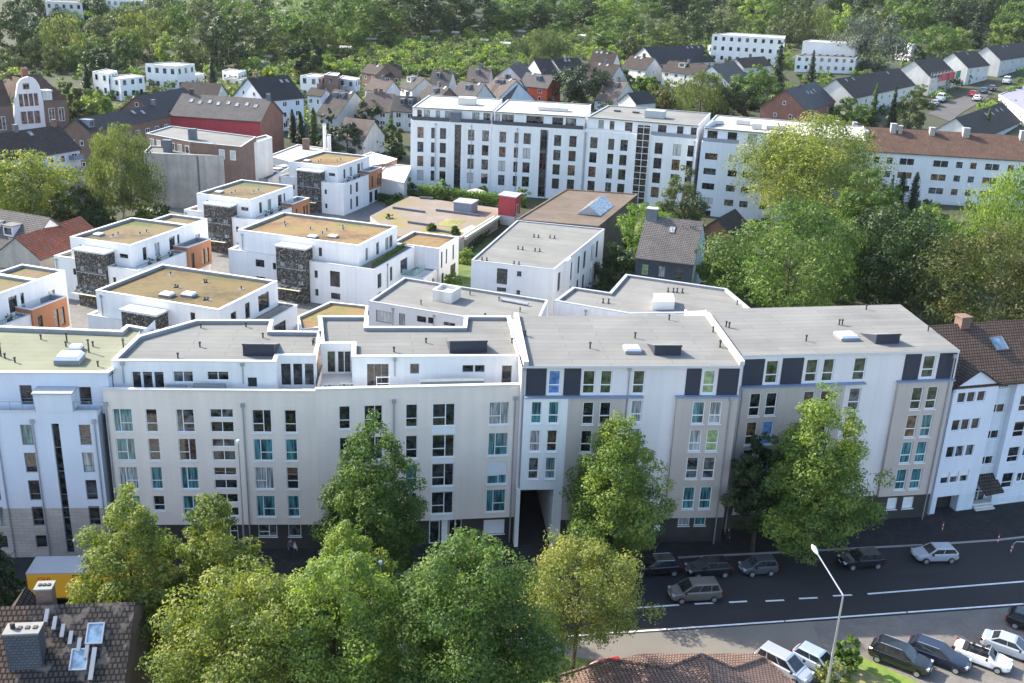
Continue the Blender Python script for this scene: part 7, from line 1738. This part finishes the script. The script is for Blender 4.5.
    for s in (-1, 1):
        m = MB(); m.box(h - .32, h - .07, s * W * .66 - .17, s * W * .66 + .17, hz - .27, hz - .11); parts['headlight'].append(m)
        m = MB(); m.box(-h - .005, -h + .2, s * W * .74 - .13, s * W * .74 + .13, .68, .92); parts['tail_light'].append(m)
        m = MB(); m.box(g3 - .42, g3 - .25, s * (W + .02), s * (W + .2), bz, bz + .16) if s > 0 else m.box(g3 - .42, g3 - .25, s * (W + .2), s * (W + .02), bz, bz + .16); parts['mirror'].append(m)
    for x in (h + .002, -h - .01): m = MB(); m.box(x - .012, x + .012, -.26, .26, .48, .59); parts.setdefault('number_plate', []).append(m)
    if kind in ('wagon', 'suv'):
        parts['roof_rail'] = []
        for s in (-1, 1): m = MB(); m.tube([(g1 + .2, s * W * .68, rz + .03), (g2 - .2, s * W * .68, rz + .03)], .025, 5); parts['roof_rail'].append(m)
    return body, parts, wh
CM = {}
def car(label, kind, color, x, y, rz, group=None, z=0.02, name='parked_car'):
    t = thing(name, label, 'car', (x, y, z), rz, group)
    if kind not in CM:
        b, p, wh = car_meshes(kind)
        tm = MB(); tm.tube([(0, -.10, 0), (0, .10, 0)], .31, 20, smooth=False); rm = MB(); rm.tube([(0, -.108, 0), (0, .108, 0)], .20, 14, smooth=False)
        CM[kind] = (b, p, wh, tm.mesh('wheel', 'tyre'), rm.mesh('rim', 'rim'), {k: [m.mesh(k, {'headlight': 'lamp_clear', 'tail_light': 'lamp_red', 'mirror': 'trim_black', 'roof_rail': 'steel', 'number_plate': 'sign_white', 'cockpit': 'trim_black', 'seat': 'trim_black', 'folded_top': 'cloth_black', 'windscreen_frame': 'steel'}.get(k, 'car_glass')) for m in v] for k, v in p.items()})
    b, p, wh, tm, rm, pm = CM[kind]
    place('body', b.mesh('body', [color, 'trim_black']), t)
    for k, ms in pm.items():
        for m in ms: place(k, m, t)
    for wx, wy in wh: w = place('wheel', tm, t, (wx, wy, .31)); place('rim', rm, w)
    return t
ST = 'cars parked along the shaded kerb'
def cat_(px, py, h=.75): return at(px, py, h)
a10 = math.radians(10)
x, y = cat_(655, 566); car('black car half hidden behind the bronze people carrier, leftmost at the shaded kerb', 'wagon', 'car_black', x, y + .2, PI + a10, ST)
x, y = cat_(709, 567.5); car('black hatchback at the shaded kerb between the dark wagon and the small pale blue car', 'hatch', 'car_black', x, y + .2, PI + a10, ST)
x, y = cat_(759, 566); car('tiny dark car with pale roof at the shaded kerb', 'mini', 'car_grey', x, y + .2, PI + a10, ST)
x, y = cat_(695, 590); car('bronze people carrier driving in the shaded lane', 'mpv', 'car_bronze', x, y, PI + math.radians(9), None, name='moving_car')
x, y = cat_(862, 559); car('black car at the shaded kerb under the largest street tree', 'hatch', 'car_black', x, y + .2, PI + a10, ST)
x, y = cat_(935, 552); car('silver hatchback alone at the shaded kerb on the right', 'hatch', 'car_silver', x, y, PI + math.radians(6), ST)
PK = 'cars parked at an angle in the sunny bays'
for px, py, k, c, a, lab in ((784, 664, 'mpv', 'car_silver', -42, 'silver people carrier parked beside the tiled roof at the bottom'), (819, 660, 'hatch', 'car_paleblue', -42, 'pale blue hatchback parked behind the tall lamp post'), (901, 656, 'suv', 'car_black', -33, 'black off-road car, first in the sunny bays right of the bush'), (939, 653, 'wagon', 'car_navy', -33, 'dark blue estate car with bright roof rails between the black and the white car'), (983, 654, 'open', 'car_white', -33, 'white open convertible with black seats in the sunny bays'), (1012, 645, 'sedan', 'car_silver', -33, 'silver saloon at the right edge of the sunny bays'), (1034, 622, 'hatch', 'car_black', -33, 'black car cut by the right edge behind the silver saloon')):
    x, y = cat_(px, py); car(lab, k, c, x, y, math.radians(a), PK)
x, y = cat_(602, 672); car('small red car with dark glass behind the tiled roof at the bottom', 'hatch', 'car_red', x, y, math.radians(200), None)
for px, py, k, c, a, lab in ((941, 99, 'van', 'car_white', 62, 'white camper van on the far street'), (930, 106, 'hatch', 'car_grey', 62, 'grey car in front of the white camper on the far street'), (935, 103.5, 'hatch', 'car_silver', 62, 'silver car beside the grey one on the far street'), (973, 94, 'hatch', 'car_red', 60, 'red car on the far street'), (983.5, 91, 'hatch', 'car_blue_green', 60, 'blue green car on the far street next to the red one'), (992, 88.5, 'hatch', 'car_grey', 60, 'dark grey car on the far street right of the blue green one'), (977, 98.5, 'hatch', 'car_white', 60, 'white car on the far street below the red one'), (1007, 81.5, 'van', 'car_white', 60, 'white van at the far end of the street, by the lilac roof')):
    x, y = att(px, py, 1.0); o = car(lab, k, c, x, y, math.radians(a), None, terrain(x, y) + .16); o.scale = (1.6, 1.6, 1.6)
# yellow delivery truck behind the first street tree
p0, p1 = Vector(at(26, 574, 3.15)), Vector(at(80, 573, 3.15)); d = (p1 - p0).normalized(); ang = math.atan2(d.y, d.x)
t = thing('delivery_truck', 'yellow delivery truck with a pale roof beside the first street tree at the left', 'truck', (p0.x, p0.y, 0), ang)
Mx = Matrix.Translation((p0.x, p0.y, 0)) @ Matrix.Rotation(ang, 4, 'Z'); I_ = Matrix.Identity(4)
def lbuild(mb, name, mat, parent): me = mb.mesh(name, mat); return place(name, me, parent)
mb = MB(); mb.box(0, 6.6, 0, 2.45, .85, 3.1); cb = lbuild(mb, 'cargo_box', 'container_yellow', t)
mb = MB(); mb.box(-.03, 6.63, -.03, 2.48, 3.1, 3.22); lbuild(mb, 'box_roof', 'coping_grey', t)
mb = MB(); mb.box(3.6, 5.2, -.03, -.002, .95, 2.9); dr = lbuild(mb, 'door', 'container_yellow', t)
mb = MB()
for x_ in (3.55, 5.2): mb.box(x_, x_ + .05, -.045, -.004, .9, 2.95)
mb.box(3.6, 5.2, -.045, -.004, 2.9, 2.95); lbuild(mb, 'door_frame', 'trim_black', dr)
mb = MB(); mb.box(6.75, 8.5, .1, 2.35, .5, 2.3); mb.box(6.75, 8.3, .15, 2.3, 2.3, 2.75); cab = lbuild(mb, 'cab', 'container_yellow', t)
mb = MB(); mb.box(8.5, 8.51, .25, 2.2, 1.5, 2.25); lbuild(mb, 'windscreen', 'car_glass', cab)
mb = MB(); mb.box(7.2, 8.2, .085, .1, 1.5, 2.2); lbuild(mb, 'side_window', 'car_glass', cab)
mb = MB(); mb.box(-.1, 6.7, .3, 2.15, .5, .84); lbuild(mb, 'chassis', 'trim_black', t)
for wx in (1.6, 7.5):
    for wy in (.2, 2.25): mb = MB(); mb.tube([(wx, wy - .15, .45), (wx, wy + .15, .45)], .45, 18, smooth=False); w = lbuild(mb, 'wheel', 'tyre', t); mb = MB(); mb.tube([(wx, wy - .16, .45), (wx, wy + .16, .45)], .25, 12, smooth=False); lbuild(mb, 'rim', 'rim', w)
cu = bpy.data.curves.new('lettering', 'FONT'); cu.body = 'DHL'; cu.size = .52; cu.extrude = .01; cu.shear = .25
tmp = bpy.data.objects.new('lettering', cu); COL.objects.link(tmp)
me = bpy.data.meshes.new_from_object(tmp.evaluated_get(bpy.context.evaluated_depsgraph_get())); bpy.data.objects.remove(tmp)
me.materials.clear(); me.materials.append(MATS['letter_red']); o = place('lettering', me, cb, (.75, -.012, 2.45)); o.rotation_euler = (PI / 2, 0, 0); o.scale = (1.15, 1, 1)

# ================================================================ people
def person(label, x, y, z, rz, pose='stand', top='cloth_blue', legs='cloth_dark', H=1.75, seed=0):
    t = thing('person', label, 'person', (x, y, z), rz)
    s = H / 1.75; st = .16 if pose == 'walk' else .03
    J = {'pel': (0, 0, .95), 'wst': (0, 0, 1.12), 'chs': (.01, 0, 1.36), 'nek': (.0, 0, 1.50), 'hed': (.02, 0, 1.62), 'top': (.01, 0, 1.74),
         'shl': (0, .19, 1.42), 'ell': (-.08 - st * .3, .25, 1.13), 'hnl': (.02 - st, .25, .88), 'fnl': (.04 - st, .25, .78), 'shr': (0, -.19, 1.42), 'elr': (-.02 + st * .4, -.25, 1.13), 'hnr': (.10 + st, -.24, .90), 'fnr': (.13 + st, -.24, .80),
         'hpl': (0, .10, .90), 'knl': (.05 + st, .11, .50), 'anl': (-.02 + st * 1.4, .11, .09), 'tol': (.16 + st * 1.4, .12, .03), 'hpr': (0, -.10, .90), 'knr': (.04 - st * .5, -.11, .50), 'anr': (-.04 - st * 1.6, -.11, .10), 'tor': (.13 - st * 1.6, -.12, .03)}
    Rr_ = {'pel': .135, 'wst': .12, 'chs': .145, 'nek': .055, 'hed': .095, 'top': .07, 'shl': .07, 'ell': .045, 'hnl': .036, 'fnl': .03, 'shr': .07, 'elr': .045, 'hnr': .036, 'fnr': .03, 'hpl': .095, 'knl': .065, 'anl': .045, 'tol': .035, 'hpr': .095, 'knr': .065, 'anr': .045, 'tor': .035}
    E_ = [('pel', 'wst'), ('wst', 'chs'), ('chs', 'nek'), ('nek', 'hed'), ('hed', 'top'), ('chs', 'shl'), ('shl', 'ell'), ('ell', 'hnl'), ('hnl', 'fnl'), ('chs', 'shr'), ('shr', 'elr'), ('elr', 'hnr'), ('hnr', 'fnr'), ('pel', 'hpl'), ('hpl', 'knl'), ('knl', 'anl'), ('anl', 'tol'), ('pel', 'hpr'), ('hpr', 'knr'), ('knr', 'anr'), ('anr', 'tor')]
    ks = list(J); me = bpy.data.meshes.new('body'); me.from_pydata([tuple(c * s for c in J[k]) for k in ks], [(ks.index(a), ks.index(b)) for a, b in E_], [])
    ob = bpy.data.objects.new('tmp', me); COL.objects.link(ob)
    md = ob.modifiers.new('s', 'SKIN'); sv = me.skin_vertices[0].data
    for i, k in enumerate(ks): sv[i].radius = (Rr_[k] * s, Rr_[k] * s); sv[i].use_root = (k == 'pel')
    sd = ob.modifiers.new('d', 'SUBSURF'); sd.levels = 2; sd.render_levels = 2
    m2 = bpy.data.meshes.new_from_object(ob.evaluated_get(bpy.context.evaluated_depsgraph_get())); bpy.data.objects.remove(ob)
    m2.materials.clear()
    for mm in ('skin', top, legs, 'trim_black'): m2.materials.append(MATS[mm])
    for p in m2.polygons:
        z_ = p.center.z / s; p.use_smooth = True
        arm = abs(p.center.y) / s > .215
        p.material_index = 3 if z_ < .09 else 0 if z_ > 1.475 or (arm and z_ < .95) else 1 if z_ > .98 or arm else 2
    place('body', m2, t)
    mb = MB()
    for i in range(5):
        for j in range(10):
            f = lambda a, b: (.0 + s * (-.005 + .108 * math.sin(a) * math.cos(b)), s * .108 * math.sin(a) * math.sin(b), s * (1.645 + .125 * math.cos(a)))
            a0, a1 = i * .32, (i + 1) * .32; b0, b1 = j * .628, (j + 1) * .628
            if i > 2 and (j in (9, 0)): continue
            mb.face([f(a0, b0), f(a1, b0), f(a1, b1), f(a0, b1)], 0, True)
    place('hair', mb.mesh('hair', 'hair'), t)
    return t
x, y = at(727, 545); person('person in dark clothes walking on the shaded pavement near the twin block entrance', x, y, .12, math.radians(170), 'walk', 'cloth_dark', 'cloth_dark')
x, y = at(291, 557); person('person in blue grey jacket standing before the plinth of the beige white block', x, y, .12, math.radians(-60), 'stand', 'cloth_blue', 'cloth_dark')
x, y = at(295.5, 558); person('person in a pale top standing right of the one in the blue grey jacket', x, y, .12, math.radians(200), 'walk', 'cloth_pale', 'cloth_dark', 1.68)

# ================================================================ street furniture
for px, py, lab in ((942, 531, 'red and white striped bollard before the dark drive-through'), (997.5, 543, 'left one of the two striped bollards at the kerb by the right edge'), (1010.5, 553, 'right one of the two striped bollards at the kerb by the right edge')):
    x, y = at(px, py, .12); t = thing('bollard', lab, 'bollard', (x, y, .12), 0, 'striped bollards on the pavement')
    for i in range(5): mb = MB(); mb.tube([(x, y, .12 + .2 * i), (x, y, .32 + .2 * i)], .05, 10); mb.build('band', 'sign_white' if i % 2 else 'letter_red', t)
x, y = at(1018, 549, .12)
t = thing('cycle_stand', 'silver hoop shaped cycle stand at the right edge beside the striped bollards', 'cycle stand', (x, y, .12))
mb = MB(); mb.tube([(x - .5, y, .12), (x - .5, y, .7), (x - .3, y, .92), (x + .5, y, .92), (x + .7, y, .7), (x + .7, y, .12)], .035, 8); mb.build('hoop', 'steel', t)
# tall lamp post on the verge
bx_, by_ = at(826, 692); zb_ = height_at(bx_, by_, 595); hd_ = (*at(817, 553, zb_ + 1.4), zb_ + 1.4)
t = thing('street_lamp', 'tall angled steel street lamp by the pale blue car', 'street lamp', (bx_, by_, 0))
mb = MB(); mb.tube([(bx_, by_, 0), (bx_, by_, zb_ * .5), (bx_, by_, zb_)], [.11, .085, .065], 10); mb.build('pole', 'steel', t)
mb = MB(); mb.tube([(bx_, by_, zb_ - .03), hd_], [.06, .05], 8); mb.build('arm', 'steel', t)
dv = Vector(hd_) - Vector((bx_, by_, zb_)); dv.normalize(); h0 = Vector(hd_)
mb = MB(); mb.tube([h0 - dv * .1, h0 + dv * .1, h0 + dv * .45, h0 + dv * .75], [.07, .15, .19, .08], 10); mb.build('lamp_head', 'acrylic', t)
for px, yb, yt, lab in ((381, 650, 565, 'slender lamp post rising between the two foreground tree groups'), (246, 575, 444, 'slender lamp post before the beige white block')):
    x, y = at(px, yb); z1 = height_at(x, y, yt)
    t = thing('street_lamp', lab, 'street lamp', (x, y, 0)); mb = MB(); mb.tube([(x, y, 0), (x, y, z1)], [.08, .05], 8); mb.build('pole', 'steel', t)
    mb = MB(); mb.tube([(x, y, z1), (x, y, z1 + .08), (x, y, z1 + .32), (x, y, z1 + .4)], [.06, .13, .16, .08], 12); mb.build('lamp_head', 'acrylic', t)
# ================================================================ the two roofs at the bottom edge
def bottom_house(label, s0, s1, rm, wm, name='gabled_house'):
    r0, r1 = at(-10, 608.3, 11), at(136, 603, 11); d = (Vector(r1) - Vector(r0)).normalized()
    a = Vector(r1) + d * s0; b = Vector(r1) + d * s1
    return gable_house(label, (a.x, a.y), (b.x, b.y), 13, 11, 6.1, wm, rm, px=False, zb=0, ncol=0, gwin=0, chim=(), over=.06)
t, P, L = bottom_house('mossy dark tiled roof with two roof windows and a ladder of steps, bottom left corner', -6.5, -.1, 'tile_mossy', 'brick_brown')
u = Vector(P(1, 0, 0)) - Vector(P(0, 0, 0)); k = (11 - 6.1) / 6.5
vv = (Vector(P(0, 0, 11)) - Vector(P(0, 6.5, 6.1))).normalized()
def on_roof(px, py):
    n = Vector((u.x, u.y, 0)).cross(vv); o = Vector(P(0, 0, 11.12)); d = Vector(sight(px, py)); c = Vector((0, 0, CH)); return c + d * ((o - c).dot(n) / d.dot(n))
for px, py in ((94, 634), (78, 660)):
    p = on_roof(px, py); M = plane_frame(p - u * .45 - vv * .65, u, vv); roof_window(t, M, 1.05, 1.35, 'glass_sky', 'zinc')
st_ = MB()
for px, py in ((47, 616), (55, 623.5), (63, 631), (71, 638), (79.5, 645), (87, 652)):
    p = on_roof(px, py); M = plane_frame(p, u, vv); st_.box(-.12, .12, -.42, .42, .05, .16, 0, M)
p = on_roof(93, 664); M = plane_frame(p, u, vv); st_.box(-.14, .14, -1.0, 1.0, .05, .16, 0, M)
st_.build('roof_step', 'rail_grey', t)
q = P(.7, -1.0, 0); mb = MB((u.x, u.y)); M = Matrix.Translation((q[0], q[1], 0)) @ Matrix.Rotation(math.atan2(u.y, u.x), 4, 'Z'); mb.box(-.48, .48, -.42, .42, 8, 11.8, 0, M); mb.box(-.56, .56, -.5, .5, 11.8, 11.93, 1, M)
for dx in (-.35, 0, .35): mb.box(dx * .8 - .09, dx * .8 + .09, -.12, .12, 11.93, 12.0, 2, M)
mb.build('chimney', ['brick_brown', 'chimney_cap', 'trim_black'], t)
t, P, L = bottom_house('brown tiled roof with a big slate clad chimney, bottom left corner', -22, -6.6, 'tile_brown', 'render_oldwhite')
p = on_roof(26, 667)
mb = MB((u.x, u.y)); M = Matrix.Translation((p.x, p.y, 0)) @ Matrix.Rotation(math.atan2(u.y, u.x), 4, 'Z'); zt_ = height_at(p.x, p.y, 634)
mb.box(-1.0, 1.0, -.1, .95, 6, zt_, 0, M); mb.box(-1.06, 1.06, -.16, 1.01, zt_, zt_ + .12, 1, M)
for dx in (-.2, .25, .7): mb.box(dx - .12, dx + .12, .3, .6, zt_ + .12, zt_ + .18, 2, M)
mb.tube([M @ Vector((-.6, .45, zt_ + .12)), M @ Vector((-.6, .45, zt_ + .5))], .15, 8, 2)
mb.build('chimney', ['slate_clad', 'chimney_cap', 'trim_black'], t)
mb = MB((u.x, u.y))
for s in (L - 6.2, L - 3.2):
    q0, q1, q2 = P(s, -5.6, 7.4), P(s + 2.2, -5.6, 7.4), P(s + 1.1, -5.6, 8.9); w0, w1, w2 = P(s, -1.5, 7.4), P(s + 2.2, -1.5, 7.4), P(s + 1.1, -1.5, 8.9)
    mb.face([q0, q2, w2, w0]); mb.face([q2, q1, w1, w2]); mb.face([q1, q2, q0])
mb.build('dormer', 'tile_dark', t)
# hipped tile roof at the bottom right of centre
ap = Vector((*at(702, 655, 5.5), 5.5)); hb = Vector((*at(719, 705, 5.2), 5.2)); lf = Vector((*at(600, 700, 2.7), 2.7)); rt = Vector((*at(812, 700, 2.7), 2.7))
def hit(px, py, a, b, c):
    n = (b - a).cross(c - a); d = Vector(sight(px, py)); o = Vector((0, 0, CH)); return o + d * ((a - o).dot(n) / d.dot(n))
t = thing('hipped_house', 'low house with hipped red brown tile roof at the bottom edge', 'house', (ap.x, ap.y, 0))
lfp = [hit(*p, ap, hb, lf) for p in ((560, 676), (585, 668.5), (610, 660), (667, 668.5), (702, 655))]; lo = [hit(*p, ap, hb, lf) for p in ((719, 705), (560, 730))]
rtp = [hit(*p, ap, rt, hb) for p in ((702, 655), (733, 668.5), (764, 658), (800, 690), (800, 720), (719, 705))]
mb = MB((1, .17)); mb.face([lo[1], lo[0]] + lfp[::-1]); mb.face([rtp[0]] + rtp[1:][::-1])
mb.build('roof', 'tile_salmon', t)
mb = MB((1, .17))
for a, b in list(zip(lfp, lfp[1:])) + list(zip(rtp[:4], rtp[1:4])):
    mb.face([b, a, (a.x, a.y, 0), (b.x, b.y, 0)]); mb.face([a, b, (b.x, b.y, 0), (a.x, a.y, 0)])
mb.build('wall', 'render_oldwhite', t)
fr_ = ccw([at(*p, 2.3) for p in ((640, 653.5), (758, 653.5), (768, 661), (745, 685), (640, 685), (612, 661))])
mb = MB((1, .17)); mb.face([(*p, 2.3) for p in fr_])
for a, b in zip(fr_, fr_[1:] + fr_[:1]): wall(mb, a, b, 0, 2.3)
mb.build('flat_roof', 'tile_salmon', t)
mb = MB((1, .17))
for a, b in ((lfp[0], lfp[2]), (lfp[2], lfp[3]), (lfp[3], lfp[4]), (rtp[0], rtp[1]), (rtp[1], rtp[2]), (ap, hb), (rtp[2], rtp[3])): mb.tube([a + Vector((0, 0, .05)), b + Vector((0, 0, .05))], .11, 8)
mb.build('ridge_tile', 'tile_salmon', t)

# ================================================================ light, air, camera
w = bpy.data.worlds.new('World'); scene.world = w; w.use_nodes = True; nt = w.node_tree
SUN_EL, SUN_AZ = 35.0, -62.0            # height above the horizon; bearing from straight ahead, negative to the left
sky = nt.nodes.new('ShaderNodeTexSky'); sky.sky_type = 'NISHITA'; sky.sun_disc = False
sky.sun_elevation = math.radians(SUN_EL); sky.sun_rotation = math.radians(SUN_AZ); sky.air_density = 1.0; sky.dust_density = 1.5; sky.ozone_density = 1.0
nt.links.new(sky.outputs[0], nt.nodes['Background'].inputs[0]); nt.nodes['Background'].inputs[1].default_value = SKY_S
sd = bpy.data.lights.new('sun', 'SUN'); sd.energy = SUN_S; sd.angle = math.radians(.5); sd.color = (1.0, .91, .77)
so = bpy.data.objects.new('sun', sd); COL.objects.link(so)
e, a = math.radians(SUN_EL), math.radians(SUN_AZ); ds = Vector((math.sin(a) * math.cos(e), math.cos(a) * math.cos(e), math.sin(e)))
so.rotation_euler = ds.to_track_quat('Z', 'Y').to_euler(); so.location = ds * 200
cd = bpy.data.cameras.new('camera'); cam = bpy.data.objects.new('camera', cd); COL.objects.link(cam); scene.camera = cam
cd.sensor_fit = 'HORIZONTAL'; cd.sensor_width = 36; cd.lens = FPX / 1024 * 36; cd.clip_end = 6000; cd.clip_start = 1
cam.matrix_world = Matrix(((RT[0], UP[0], -FW[0], 0), (RT[1], UP[1], -FW[1], 0), (RT[2], UP[2], -FW[2], CH), (0, 0, 0, 1)))
if HAZE > 0:
    mb = MB(); mb.box(-1750, 1750, -70, 2050, -1.5, 135); o = mb.build('haze', [])
    m = bpy.data.materials.new('haze'); m.use_nodes = True; n2 = m.node_tree; n2.nodes.clear()
    ou = n2.nodes.new('ShaderNodeOutputMaterial'); pv = n2.nodes.new('ShaderNodeVolumePrincipled'); pv.inputs['Density'].default_value = HAZE; pv.inputs['Color'].default_value = (.86, .90, .96, 1); pv.inputs['Anisotropy'].default_value = .2
    n2.links.new(pv.outputs[0], ou.inputs['Volume']); o.data.materials.append(m); o['kind'] = 'stuff'
scene.view_settings.view_transform = 'Standard'; scene.view_settings.look = 'None'; scene.view_settings.gamma = 1; scene.view_settings.exposure = EXPO
scene.render.resolution_x, scene.render.resolution_y = 1024, 683
cy = scene.cycles; cy.use_denoising = True; cy.max_bounces = 6; cy.diffuse_bounces = 3; cy.glossy_bounces = 2; cy.transmission_bounces = 3; cy.transparent_max_bounces = 8; cy.volume_bounces = 0; cy.caustics_reflective = False; cy.caustics_refractive = False
